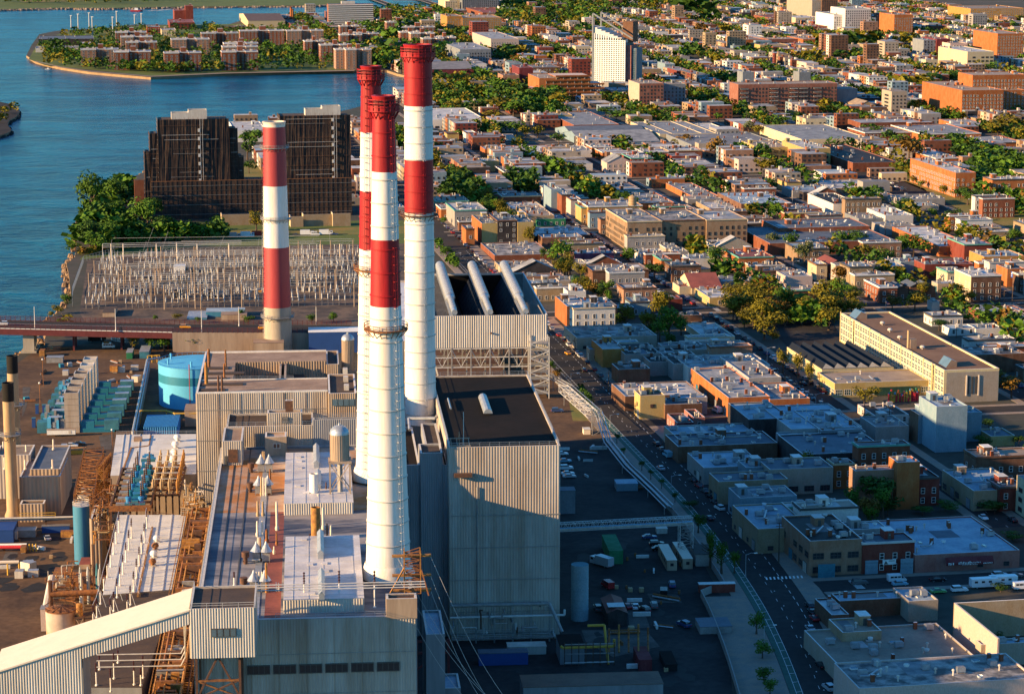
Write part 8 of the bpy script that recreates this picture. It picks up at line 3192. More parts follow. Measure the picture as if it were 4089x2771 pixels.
# white sloped-crown tower
def white_tower():
 WTA=rad(-22)
 pl,pr=S('B',1602,500),S('B',1820,585)
 gx,gy=G(S('B',1820,600),0)
 a1,b0=to_l(WTA,gx,gy)
 d=ray(S('B',1605,600))
 da,db=to_l(WTA,d[0],d[1])
 a0=da*b0/db
 hL=solve_h(gx,gy,S('B',0,95)[1])
 hR=solve_h(gx,gy,S('B',0,245)[1])
 t=Thing('white_tower','tall white gridded apartment tower with a steeply sloping crown','apartment tower',(a0+a1)/2,b0,0,None,WTA)
 hM=hL-17
 d_=24
 m=MB()
 m.box(a0,a1,b0,b0+d_,0,hR-6,'wall_steelgrey')
 t.part('wall',m)
 m=MB()
 # stepped crown following the slope
 n=8
 for k in range(n):
  x0,x1=a0+(a1-a0)*k/n,a0+(a1-a0)*(k+1)/n
  zt=hL-14+(hR-4-hL+14)*(k+.3)/n
  m.box(x0,x1-.01,b0+.1,b0+d_,hR-6,zt,'wall_white')
 t.part('crown',m)
 m=MB()
 for y in (b0-.6,b0+d_):
  m.path([(a0,y,0),(a0,y,hL),(a1+8,y,hR-2)],1.0,'wall_steelgrey',4)
 m.box(a1-6,a1+5,b0+8,b0+d_,hR-6,hL-8,'wall_brown')
 t.part('crown_frame',m)
 m=MB()
 nx,nz=13,24
 for k in range(nz):
  z=3+(hR-6)*k/nz
  m.box(a0+1.5,a1,b0-.55,b0-.02,z,z+1.1,'paint_white')
 for k in range(nx+1):
  x=a0+1.5+(a1-a0-2)*k/nx
  m.box(x-.45,x+.45,b0-.75,b0-.56,0,hR-4+(hL-16-hR)*(1-k/nx),'paint_white')
 t.part('facade_grid',m)
 for k in range(nz):
  z=4.2+(hR-6)*k/nz
  t.part('window_band',MB().box(a0+1.6,a1-.1,b0-.2,b0-.01,z,z+1.7,'glass_dark'))
 m=MB()
 m.box(a1+.02,a1+5,b0+3,b0+d_,0,hR-9,'wall_pink')
 m.box(a1+5,a1+10,b0+5,b0+d_,0,hR-12,'wall_steelgrey')
 t.part('side_wing',m)
 for k in range(18):
  t.part('window',MB().box(a1+5.6,a1+9,b0+4.8,b0+4.98,6+k*(hR-20)/18,9+k*(hR-20)/18,'glass_sky'))
 t.part('podium',MB().box(a1-20,a1+24,b0-16,b0-1,0,9,'wall_grey','roof_silver_felt'))
 occupy(WTA,a0-2,a1+12,b0-17,b0+d_+3)
 landmark('the tall white tower',t.wx,t.wy)
white_tower()
# open concrete frame under construction
def frame_site():
 a0,a1,b0,b1,h=boxpx(TOWN,'B',1292,1590,510,485,675,None,0)
 b1=b0+40
 t=Thing('unfinished_building','unfinished open concrete-frame building with orange safety edges','construction site',(a0+a1)/2,b0,0,None,TOWN)
 n=6
 for f in range(n):
  z=h*(f+1)/n
  x0=a0+(0 if f<n-1 else 10)-(12 if f<3 else 0)
  t.part('floor_slab',MB().box(x0,a1+(14 if f<4 else 0),b0,b1,z-.6,z,'wall_orange','wall_pinkwhite'))
  m=MB()
  m.box(x0,a1+(14 if f<4 else 0),b0-.2,b0-.02,z,z+1.1,'wall_orange')
  t.part('safety_edge',m)
  k=x0+.6
  while k<a1+(14 if f<4 else 0):
   for y in (b0+.6,b0+14,b0+28):
    t.part('column',MB().box(k,k+.8,y,y+.8,z-h/n,z-.6,'wall_beige'))
   k+=7
 occupy(TOWN,a0-14,a1+14,b0,b1)
 landmark('the unfinished concrete frame',t.wx,t.wy)
frame_site()
# balconies on the long red-brown slab, water towers, etc.
def balcony_rows():
 a0,a1,b0,b1,h=boxpx(TOWN,'C',430,1085,562,545,750,None,0)
 t=Thing('balcony_stack','stacked pale balconies along the front of the long red-brown apartment slab','balconies',(a0+a1)/2,b0,0,None,TOWN)
 for f in range(6):
  for s in (.02,.32,.52,.62,.76):
   x0=a0+(a1-a0)*s
   m=MB()
   m.box(x0,x0+(a1-a0)*.08,b0-1.6,b0-.2,3+f*h/7,3.3+f*h/7,'coping')
   m.box(x0,x0+(a1-a0)*.08,b0-1.6,b0-1.5,3.3+f*h/7,4.2+f*h/7,'frame_dark')
   t.part('balcony',m)
balcony_rows()
def water_tower(c,x,yb,ybt,yt,z0,lab,rpx=27,mt='stack_tan'):
 wx,wy=G(S(c,x,yb),z0)
 a,b=to_l(TOWN,wx,wy)
 zb,zt=solve_h(wx,wy,S(c,0,ybt)[1]),solve_h(wx,wy,S(c,0,yt)[1])
 r=rpx*KC/9500*wy
 t=Thing('water_tower',lab,'water tower',a,b,z0,None,TOWN)
 t.part('tank',MB().lathe([(r,zb),(r,zt-r*.5),(.1,zt)],mt,18,(a,b)))
 m=MB()
 for z in range(3):
  q=zb+(zt-r*.5-zb)*(z+.5)/3
  m.lathe([(r,q),(r+.1,q+.1),(r,q+.2)],'rust',18,(a,b),cap=False)
 t.part('hoop',m)
 m=MB()
 for sx in (-1,1):
  for sy in (-1,1):
   m.bar((a+sx*r,b+sy*r,z0),(a+sx*r*.8,b+sy*r*.8,zb),.2,'rust_dark',4)
  m.bar((a-r,b+sx*r,z0),(a+r*.8,b+sx*r*.8,zb),.1,'rust_dark',4)
  m.bar((a+r,b+sx*r,z0),(a-r*.8,b+sx*r*.8,zb),.1,'rust_dark',4)
 t.part('leg',m)
 landmark('the rooftop water tower',wx,wy)
water_tower('E',1868,288,200,130,10,'yellow-brown rooftop water tower on a lattice stand behind the tan mill')
# big tan mill building with a slanting wing
def mill():
 gx,gy=G(S('E',1835,500),0)
 h=solve_h(gx,gy,S('E',0,308)[1])
 a0,b0=to_l(TOWN,*G(S('E',1835,308),h))
 d=ray(S('F',490,308))
 da,db=to_l(TOWN,d[0],d[1])
 a1=da*b0/db
 xm=(ray(S('E',2065,308)))
 dm=to_l(TOWN,xm[0],xm[1])
 am=dm[0]*b0/dm[1]
 t=bld_rect(TOWN,a0,am,b0,b0+58,h,'mill','mottled','d',label='left part of the big weathered tan mill with a long window wing along the street',name='mill_building',side=True,clutter=6)
 t=bld_rect(TOWN,am+.2,a1-24.2,b0+1.5,b0+46,h,'mill','mottled','d',label='middle part of the big weathered tan mill, four storeys of dark windows',name='mill_building',clutter=10)
 t=bld_rect(TOWN,a1-24,a1,b0,b0+40,h,'mill','silver','d',label='right end of the big weathered tan mill with a white roof hut',name='mill_building',clutter=4)
 landmark('the big tan mill',t.wx,t.wy)
mill()
# lettering on the two shop fronts of the shaded cross street
def stroke_part(t,x0,x1,y,z,hh,mt):
 '''worn sign lettering too small to read: short uneven strokes'''
 m=MB()
 x=x0
 while x<x1:
  w_=R.uniform(.12,.3)
  m.box(x,x+w_,y-.03,y,z+R.uniform(0,hh*.15),z+hh*R.uniform(.75,1),mt)
  if R.random()<.6:
   q=z+hh*R.uniform(.1,.8)
   m.box(x+w_,x+w_+.2,y-.03,y,q,q+hh*.16,mt)
  x+=w_+R.uniform(.22,.34)
 t.part('lettering',m)['kind']='stuff'
a0,a1,b0,b1,h=boxpx(TOWN,'L',1800,2115,283,270,395,None,0)
t=Thing('shop_awning','dark red awning with pale lettering on the low red-pink building','awning',(a0+a1)/2,b0,h*.5,None,TOWN)
m=MB()
m.poly([(a0,b0-1.3,h*.62),(a1,b0-1.3,h*.62),(a1,b0-.1,h*.92),(a0,b0-.1,h*.92)],'wall_maroon')
m.poly([(a0,b0-1.3,h*.5),(a1,b0-1.3,h*.5),(a1,b0-1.3,h*.62),(a0,b0-1.3,h*.62)],'wall_maroon')
t.part('canopy',m)
for (f0,f1,q,hh)in ((.05,.16,.52,.8),(.26,.5,.53,1.0),(.52,.72,.58,.5),(.34,.66,.5,.2),(.78,.97,.53,.4)):
 stroke_part(t,a0+(a1-a0)*f0,a0+(a1-a0)*f1,b0-1.32,h*q,hh,'paint_white')
a0,a1,b0,b1,h=boxpx(TOWN,'L',1385,1472,300,290,400,None,0)
t=Thing('shop_sign','white sign board on the dark red roller-door building','sign',(a0+a1)/2,b0-.4,h*.7,None,TOWN)
t.part('board',MB().box(a0,a1,b0-.55,b0-.3,h-1.7,h-.2,'paint_white'))
m=MB()
m.poly([(a0+.4,b0-.58,h-1.4),(a0+1.6,b0-.58,h-1.4),(a0+.9,b0-.58,h-.5)],'frame_dark')
t.part('emblem',m)
m=MB()
m.box(a0+1.8,a1-.4,b0-.6,b0-.56,h-.65,h-.45,'frame_dark')
m.box(a0+.3,a0+1.7,b0-.6,b0-.56,h-1.6,h-1.48,'frame_dark')
t.part('lettering',m)['kind']='stuff'
for (xl,xr,yt,yb,mt)in ((1270,1355,310,400,'blue'),(1505,1588,298,402,'blue')):
 a0,a1,b0,b1,h=boxpx(TOWN,'L',xl,xr,yt,yt-8,yb,None,0)
 t=Thing('roller_door',('left' if xl<1400 else 'right')+' pale blue roller door of the dark red building','roller door',(a0+a1)/2,b0,0,None,TOWN)
 for k in range(8):
  t.part('slat',MB().box(a0,a1,b0-.35-.04*(k%2),b0-.2,h*k/8,h*(k+.93)/8,'wall_blue'))
a0,a1,b0,b1,h=boxpx(TOWN,'L',958,1070,335,325,428,None,0)
t=Thing('roller_door','blue-grey roller door at the corner of the black-roofed building','roller door',(a0+a1)/2,b0,0,None,TOWN)
for k in range(8):
 t.part('slat',MB().box(a0,a1,b0-.35-.04*(k%2),b0-.2,h*k/8,h*(k+.93)/8,'teal_unit'))
# tall pale wall enclosing the yard at the right bottom
a0,a1,b0,b1,h=boxpx(TOWN,'L',1880,2400,545,530,845,None,0)
p=pa('L',2040,1010,3,TOWN)
t=Thing('tall_wall','tall pale wall with a sunlit top edge enclosing a yard at the bottom right','wall',a0,b0,0,None,TOWN)
t.part('wall',MB().box(a0,a1,b1-.5,b1,0,h*.8,'wall_tan','coping'))
t.part('wall',MB().box(a0,a0+.5,p[1],b1-.51,0,h*.8,'wall_pinkwhite','coping'))
# ---- plain rows of small houses and workshops filling the rest of each block
PALW=['tan','cream','brick','redbrick','orange','brown','grey','white','pinkwhite','beige','palebrick','tan','brick','brown','grey','brick','beige','white','mill','palebrick','dark','blue']
PALR=['silver','white','white','silver','mottled','blue','grey','white','mottled','tan']
# ---- the far town: past the first 300 it is one mass
far=MB()
def far_house(a0,a1,b0,b1,h):
 wl,rf='wall_'+R.choice(PALW),'roof_'+R.choice(PALR)+'_felt'
 pts=[to_w(TOWN,a,b)for a,b in ((a0,b0),(a1,b0),(a1,b1),(a0,b1))]
 i=len(far.v)
 far.v+=[(x,y,0)for x,y in pts]+[(x,y,h)for x,y in pts]
 k=far.mi(wl)
 for q in ((0,1,5,4),(1,2,6,5),(2,3,7,6),(3,0,4,7)):
  far.f.append(tuple(i+j for j in q))
  far.m.append(k)
 far.f.append((i+4,i+5,i+6,i+7))
 far.m.append(far.mi(rf))
 # parapet line, roof hut, windows
 c,s=math.cos(TOWN),math.sin(TOWN)
 def quad(a,b,z,wd,hh,mt,off=.12):
  x0,y0=to_w(TOWN,a,b-off)
  x1,y1=to_w(TOWN,a+wd,b-off)
  far.poly([(x0,y0,z),(x1,y1,z),(x1,y1,z+hh),(x0,y0,z+hh)],mt)
 n=max(1,int((a1-a0)/3.6))
 for f in range(int(h/3.2)):
  for q in range(n):
   if R.random()<.85:
    quad(a0+(a1-a0)*(q+.3)/n,b0,1.1+f*3.2,1.4,1.6,'glass_dark')
 for f in range(int(h/3.2)):
  x0,y0=to_w(TOWN,a0-.12,b0+(b1-b0)*.3)
  x1,y1=to_w(TOWN,a0-.12,b0+(b1-b0)*.7)
  far.poly([(x0,y0,1.1+f*3.2),(x1,y1,1.1+f*3.2),(x1,y1,2.7+f*3.2),(x0,y0,2.7+f*3.2)],'glass_dark')
 if R.random()<.7:
  hx,hy=R.uniform(a0+1,a1-3),R.uniform(b0+1,max(b0+1.1,b1-4))
  pts=[to_w(TOWN,a,b)for a,b in ((hx,hy),(hx+2,hy),(hx+2,hy+3),(hx,hy+3))]
  i=len(far.v)
  far.v+=[(x,y,h)for x,y in pts]+[(x,y,h+2.2)for x,y in pts]
  for q in ((0,1,5,4),(1,2,6,5),(2,3,7,6),(3,0,4,7)):
   far.f.append(tuple(i+j for j in q))
   far.m.append(k)
  far.f.append((i+4,i+5,i+6,i+7))
  far.m.append(far.mi('coping'))
BUD=[0]
def lot(a0,a1,b0,b1,h,near):
 wx,wy=to_w(TOWN,(a0+a1)/2,(b0+b1)/2)
 if not visible(wx,wy,h*.5,900,200)or not inside(QUEENS,wx,wy)or not inside(QUEENS,*to_w(TOWN,a0,b0))or not inside(QUEENS,*to_w(TOWN,a1,b1)):
  return False
 if not is_free(a0,a1,b0,b1):
  return False
 if wy>1560 or not visible(wx,wy,h*.5,90,40):
  far_house(a0,a1,b0,b1,h)
  OCC.append((a0,a1,b0,b1))
  return True
 wl,rf=R.choice(PALW),R.choice(PALR)
 num=('one','two','three','four','five','six')[max(0,min(5,round(h/3.3)-1))]
 bld_rect(TOWN,a0,a1,b0,b1,h,wl,rf,'r' if h>5.5 else 'g','%s %s-storey row building'%(WNAME.get(wl,wl),num),group='plain row buildings of the town',name='row_house' if h>6.5 else 'shop',cat='house' if h>6.5 else 'shop',gable=(1 if R.random()<.1 and h<9 else 0))
 BUD[0]+=1
 return True
colsA=[(BLVD_A,285)for BLVD_A in (205,)]+[(285,368),(368,451),(451,535),(535,620),(620,705),(705,790)]
YARDS=[]
OCC+=TREE_OCC
OCC+=[(288,372,770,905),(292,330,900,1010)]
for (aL,aR)in colsA:
 for bi in range(len(CROSS_B)-1):
  bL,bR=CROSS_B[bi]+9.5,CROSS_B[bi+1]-9.5
  if bL>2000:
   continue
  for (x0,x1)in ((aL+9.6,aL+34),(aR-34,aR-9.6)):
   b=bL
   run=0
   while b<bR-6:
    if run<=0:
     run=R.choice((1,2,4,6,8))
     w_=R.choice((6.5,7,8,9,12,16,24))
     if w_>11:
      run=1
     dd=R.uniform(0,7)
     h=R.choice((5,7,9,9.5,10,12.5,6))if w_<14 else R.choice((5,5.5,6,8))
    run-=1
    if b+w_>bR:
     break
    if x0<aL+12:
     lot(x0,x1-dd,b,b+w_-.1,h+R.choice((0,0,.4,-.3)),True)
    else:
     lot(x0+dd,x1,b,b+w_-.1,h+R.choice((0,0,.4,-.3)),True)
    b+=w_
  YARDS.append((aL+34,aR-34,bL,bR))
# strip between the plant and the cove, west of the boulevard
b=1480
while b<2080:
 for (x0,x1)in ((176,192),(150,170),(120,140)):
  w_=R.uniform(10,20)
  lot(x0,x1,b,b+w_,R.choice((5,7,9,12)),True)
 b+=26
print('row buildings',BUD[0])
nf=0
for ai in range(len(STREETS_A)-1):
 for bi in range(len(CROSS_B)):
  bL=CROSS_B[bi]+9.5
  bR=(CROSS_B[bi+1]if bi+1<len(CROSS_B)else 4800)-9.5
  if bL<2000:
   if STREETS_A[ai]<700:
    continue
  aL,aR=STREETS_A[ai],STREETS_A[ai+1]
  for (x0,x1)in ((aL+9.6,aL+32),(aR-32,aR-9.6)):
   b=bL
   run=0
   while b<bR-6:
    if run<=0:
     run=R.choice((1,3,5,8))
     w_=R.choice((7,8,10,14,20,28))
     if w_>12:
      run=1
     h0=R.choice((5,6,7,8,9,9.5,10,12))if R.random()<.975 else R.uniform(15,30)
     dd=R.uniform(0,9)
    run-=1
    h=h0+R.choice((0,0,.5))
    A0,A1=(x0,x1-dd)if x0<aL+12 else (x0+dd,x1)
    wx,wy=to_w(TOWN,(A0+A1)/2,b)
    if visible(wx,wy,h*.5,900,60)and inside(QUEENS,wx,wy)and inside(QUEENS,*to_w(TOWN,A0,b))and is_free(A0,A1,b,b+w_)and R.random()<.8:
     far_house(A0,A1,b,b+w_-.3,h)
     nf+=1
    b+=w_
  YARDS.append((aL+32,aR-32,bL,bR))
o=far.build('distant_houses')
tag(o,'mass of small distant houses filling the far town','houses',kind='stuff')
print('far houses',nf)
# water towers / other rooftop marks
water_tower('F',1790,-60,-110,-150,36,'small rooftop tank on the orange apartment block',14,'wall_brick')if False else None
# blue sign board on the ochre workshop
c_=pa('F',2232,660,6,TOWN)
t=Thing('sign_board','bright blue sign board with pale lettering on the ochre wall at the right edge','sign',c_[0],c_[1],5,None,TOWN)
t.part('board',MB().box(c_[0]-.1,c_[0],c_[1]-3.5,c_[1]+3.5,5,8,'awning_blue'))
m=MB()
for k in range(12):
 m.box(c_[0]-.14,c_[0]-.1,c_[1]-3+k*.5,c_[1]-2.7+k*.5,6.6,7.3,'paint_white')
m.box(c_[0]-.14,c_[0]-.1,c_[1]-3,c_[1]+2.6,5.8,6.0,'paint_white')
t.part('lettering',m)['kind']='stuff'
# trees
LEAF=['leaf_green','leaf_olive','leaf_dark','leaf_gold','leaf_pale','leaf_red']
def crown_mesh(kind,n,size,seed,lobes=9,squash=.85):
 rr=random.Random(seed)
 m=MB()
 L=[]
 for _ in range(lobes):
  t=rr.uniform(0,2*math.pi)
  d=rr.uniform(.1,.62)
  L.append((d*math.cos(t),d*math.sin(t),rr.uniform(-.45,.62),rr.uniform(.26,.48)))
 k=m.mi(kind)
 tot=sum(l[3]**2 for l in L)
 for l in L:
  for _ in range(int(n*l[3]**2/tot)):
   z=rr.uniform(-1,1)
   t=rr.uniform(0,2*math.pi)
   q=math.sqrt(1-z*z)
   d=Vector((q*math.cos(t),q*math.sin(t),z))
   rad_=l[3]*(1-.35*rr.random()**2)*rr.uniform(.85,1.12)
   c=Vector((l[0]+d.x*rad_,l[1]+d.y*rad_,(l[2]+d.z*rad_)*squash))
   nrm=(d+Vector((rr.uniform(-.7,.7),rr.uniform(-.7,.7),rr.uniform(-.4,.9)))).normalized()
   u=nrm.orthogonal().normalized()
   u=Matrix.Rotation(rr.uniform(0,6.28),3,nrm)@u
   v=nrm.cross(u)
   s=size*rr.uniform(.6,1.35)
   i=len(m.v)
   m.v+=[tuple(c-u*s),tuple(c+v*s*.6+nrm*s*.2),tuple(c+u*s),tuple(c-v*s*.6+nrm*s*.15)]
   m.f.append((i,i+1,i+2,i+3))
   m.m.append(k)
 return m.mesh('crown')
def trunk_mesh(seed):
 rr=random.Random(seed)
 m=MB()
 m.lathe([(.055,0),(.035,.2),(.028,.55),(.012,.95)],'trunk',7)
 for _ in range(6):
  t=rr.uniform(0,6.28)
  z=rr.uniform(.3,.6)
  m.bar((0,0,z),(.3*math.cos(t),.3*math.sin(t),z+rr.uniform(.15,.3)),.014,'trunk',4)
 return m.mesh('trunk')
CR={}
for kd in LEAF:
 for s in range(3):
  CR[(kd,s)]=crown_mesh(kd,760,.085,100+s*7+len(kd),10)
  CR[(kd,s,'f')]=crown_mesh(kd,200,.15,300+s*7+len(kd),8)
TR=[trunk_mesh(k)for k in range(3)]
NT=[0]
KN={'leaf_green':'green','leaf_olive':'olive-green','leaf_dark':'dark green','leaf_gold':'golden-brown','leaf_pale':'pale green','leaf_red':'reddish-brown'}
def tree(x,y,h,r,kind,z=0.0,desc=None,stem=.25,group='trees'):
 k='leaf_'+kind
 s=R.randrange(3)
 o=root('tree',None,'tree',(x,y,z),R.uniform(0,6.28),group)
 tk=link('trunk',TR[s],o)
 tk.scale=(h*.9,h*.9,h*.8)
 key=(k,s)if y<1600 else (k,s,'f')
 c=link('crown',CR[key],o,(0,0,h*(stem+1)/2))
 c.scale=(r,r*R.uniform(.88,1.1),h*(1-stem)/1.75)
 size='small' if h<7 else 'tall' if h>13 else 'round'
 later(o,desc or '%s %s tree'%(size,KN[k]),x,y)
 NT[0]+=1
 return o
# woods: everything further or smaller that reads as one mass
wood={}
def clump(x,y,h,r,kind):
 if kind not in wood:
  wood[kind]=[[],[]]
 V,F=wood[kind]
 n=46 if y<2400 else 30
 for _ in range(n):
  z=R.uniform(-.6,1)
  t=R.uniform(0,6.283)
  q=math.sqrt(max(0,1-z*z))*R.uniform(.75,1.1)
  cx,cy,cz=x+r*q*math.cos(t),y+r*q*math.sin(t),h*.55+h*.45*z
  s=r*R.uniform(.24,.42)
  u=R.uniform(0,6.28)
  ux,uy,uz=math.cos(u)*s,math.sin(u)*s,R.uniform(-.6,.6)*s
  vx,vy,vz=-math.sin(u)*s*.5+math.cos(t)*s*.3,math.cos(u)*s*.5,R.uniform(.2,.8)*s
  i=len(V)
  V+=[(cx-ux,cy-uy,cz-uz),(cx+vx,cy+vy,cz+vz),(cx+ux,cy+uy,cz+uz),(cx-vx,cy-vy,cz-vz)]
  F.append((i,i+1,i+2,i+3))
def ptree(c,x,yb,wpx,hpx,kind,stem=.2,desc=None):
 """tree by the foot of its trunk, crown width and height in the picture"""
 wx,wy=G(S(c,x,yb),0)
 k=(XC[c][2]if c in XC else KC)/9500*(wy*CP+CAM_H*SP)
 if wy>2350:
  for _ in range(2):
   clump(wx+R.uniform(-.2,.2)*wpx*k,wy+R.uniform(-6,6),hpx*k,wpx*k*.42,'leaf_'+kind)
  return
 tree(wx,wy,hpx*k*1.08,wpx*k/2*1.25,kind,desc=desc,stem=stem)
for k_ in range(26):
 TREES.append(['F',str(R.uniform(370,1230)),str(R.uniform(860,1010)),str(R.uniform(150,230)),str(R.uniform(130,190)),R.choice(['olive','olive','gold','olive','green'])])
for f in TREES:
 if 1:
  ptree(f[0],float(f[1]),float(f[2]),float(f[3]),float(f[4]),f[5])
# boulevard saplings in the shade
for (x,y,h)in ((1370,300,100),(1325,230,80)):
 ptree('H',x,y,60,h,'gold' if x>1340 else 'green',.35,'young boulevard tree in a sunlit gap')
for (x,y)in ((1525,440),(1765,700),(1810,790),(1930,880),(1990,940),(2060,1000),(2150,1090)):
 ptree('H',x,y,50,70,'dark',.45,'young dark tree on the shaded side of the boulevard')
def scatter(c,poly,n,h0,h1,kinds,zg=0):
 P=[G(S(c,x,y))for x,y in poly]
 xs,ys=[p[0]for p in P],[p[1]for p in P]
 k=0
 tries=0
 while k<n and tries<n*30:
  tries+=1
  x,y=R.uniform(min(xs),max(xs)),R.uniform(min(ys),max(ys))
  if inside(P,x,y):
   la,lb=to_l(TOWN,x,y)
   if is_free(la-2,la+2,lb-2,lb+2):
    h=R.uniform(h0,h1)
    clump(x,y,h,h*R.uniform(.36,.52),R.choice(kinds))
    k+=1
for q in TREE_OCC:
 OCC.remove(q)
G2=['leaf_green','leaf_dark','leaf_dark','leaf_olive']
scatter('A',[(230,300),(640,330),(1100,330),(1500,330),(2350,330),(2350,468),(1500,482),(1000,500),(600,470),(300,430)],470,8,14,G2)
scatter('A',[(380,235),(900,200),(2350,190),(2350,330),(640,330),(400,300)],330,7,12.5,G2)
scatter('A',[(300,385),(1000,490),(1500,478),(1500,465),(1000,470),(320,360)],70,9,13,['leaf_olive','leaf_green','leaf_olive'])
scatter('B',[(0,100),(600,80),(700,200),(780,300),(640,440),(520,430),(520,520),(240,465),(0,468)],420,10,18,G2)
scatter('B',[(980,60),(1100,25),(2330,-20),(2330,60),(1800,80),(1560,200),(1300,190),(1050,200),(960,130)],900,10,20,G2)
scatter('C',[(0,-30),(900,-30),(860,30),(300,60),(0,40)],260,10,20,G2)
scatter('C',[(900,-60),(2324,-60),(2324,0),(900,10)],200,10,20,G2)
scatter('A',[(-50,38),(1200,30),(1350,15),(1350,-60),(-50,-60)],240,9,20,G2)
scatter('B',[(520,560),(760,560),(1000,600),(1400,620),(1420,740),(1180,800),(900,720),(520,720)],210,9,16,G2)
scatter('D',[(300,1060),(430,990),(520,900),(480,960),(400,1080)],30,2,5,['leaf_green','leaf_olive'])
scatter('D',[(440,640),(480,640),(520,545),(700,515),(690,490),(500,540)],60,2,5,['leaf_green','leaf_olive','leaf_gold'])
scatter('D',[(520,500),(560,330),(680,200),(830,100),(880,200),(760,300),(900,430),(760,470)],110,8,17,['leaf_green','leaf_dark'])
scatter('D',[(700,510),(760,440),(1300,425),(1500,425),(1480,435),(1000,470)],70,6,12,['leaf_green','leaf_dark'])
scatter('E',[(540,90),(560,60),(1250,60),(1200,130),(900,180),(560,160)],60,8,14,['leaf_dark'])
scatter('A',[(-20,690),(60,700),(110,740),(60,790),(-20,880)],6,6,10,['leaf_olive'])
scatter('F',[(1870,0),(2330,0),(2330,250),(2150,240),(1850,110)],60,9,15,['leaf_dark','leaf_green'])
scatter('C',[(1830,1000),(1900,960),(2330,1080),(2330,1200),(2100,1180)],80,9,14,['leaf_dark','leaf_green'])
scatter('E',[(545,470),(560,450),(720,610),(700,640)],14,3,6,['leaf_green'])
scatter('H',[(1480,370),(1520,350),(1640,470),(1600,480)],12,2,4,['leaf_dark'])
for (aL,aR,bL,bR)in YARDS:
 n=int((bR-bL)/(6 if bL<2000 else 4.5))
 for _ in range(n):
  a,b=R.uniform(aL,aR),R.uniform(bL,bR)
  x,y=to_w(TOWN,a,b)
  if visible(x,y,5,700,60)and inside(QUEENS,x,y)and is_free(a-2.5,a+2.5,b-2.5,b+2.5):
   h=R.uniform(6,13)
   kd=R.choice(['green','dark','dark','olive','olive','gold' if R.random()<.3 else 'green'])
   if y<1500 and NT[0]<300 and visible(x,y,5,20,30):
    tree(x,y,h,h*.42,kd)
   else:
    clump(x,y,h,h*.45,'leaf_'+kd)
for kd,(V,F)in wood.items():
 me=bpy.data.meshes.new('woods')
 me.from_pydata(V,[],F)
 me.materials.append(MATS[kd])
 o=link('woods',me)
 tag(o,'distant %s tree crowns filling parks and gardens'%KN[kd],'trees',kind='stuff')
print('trees',NT[0],'clumps',sum(len(f[1])for f in wood.values()))
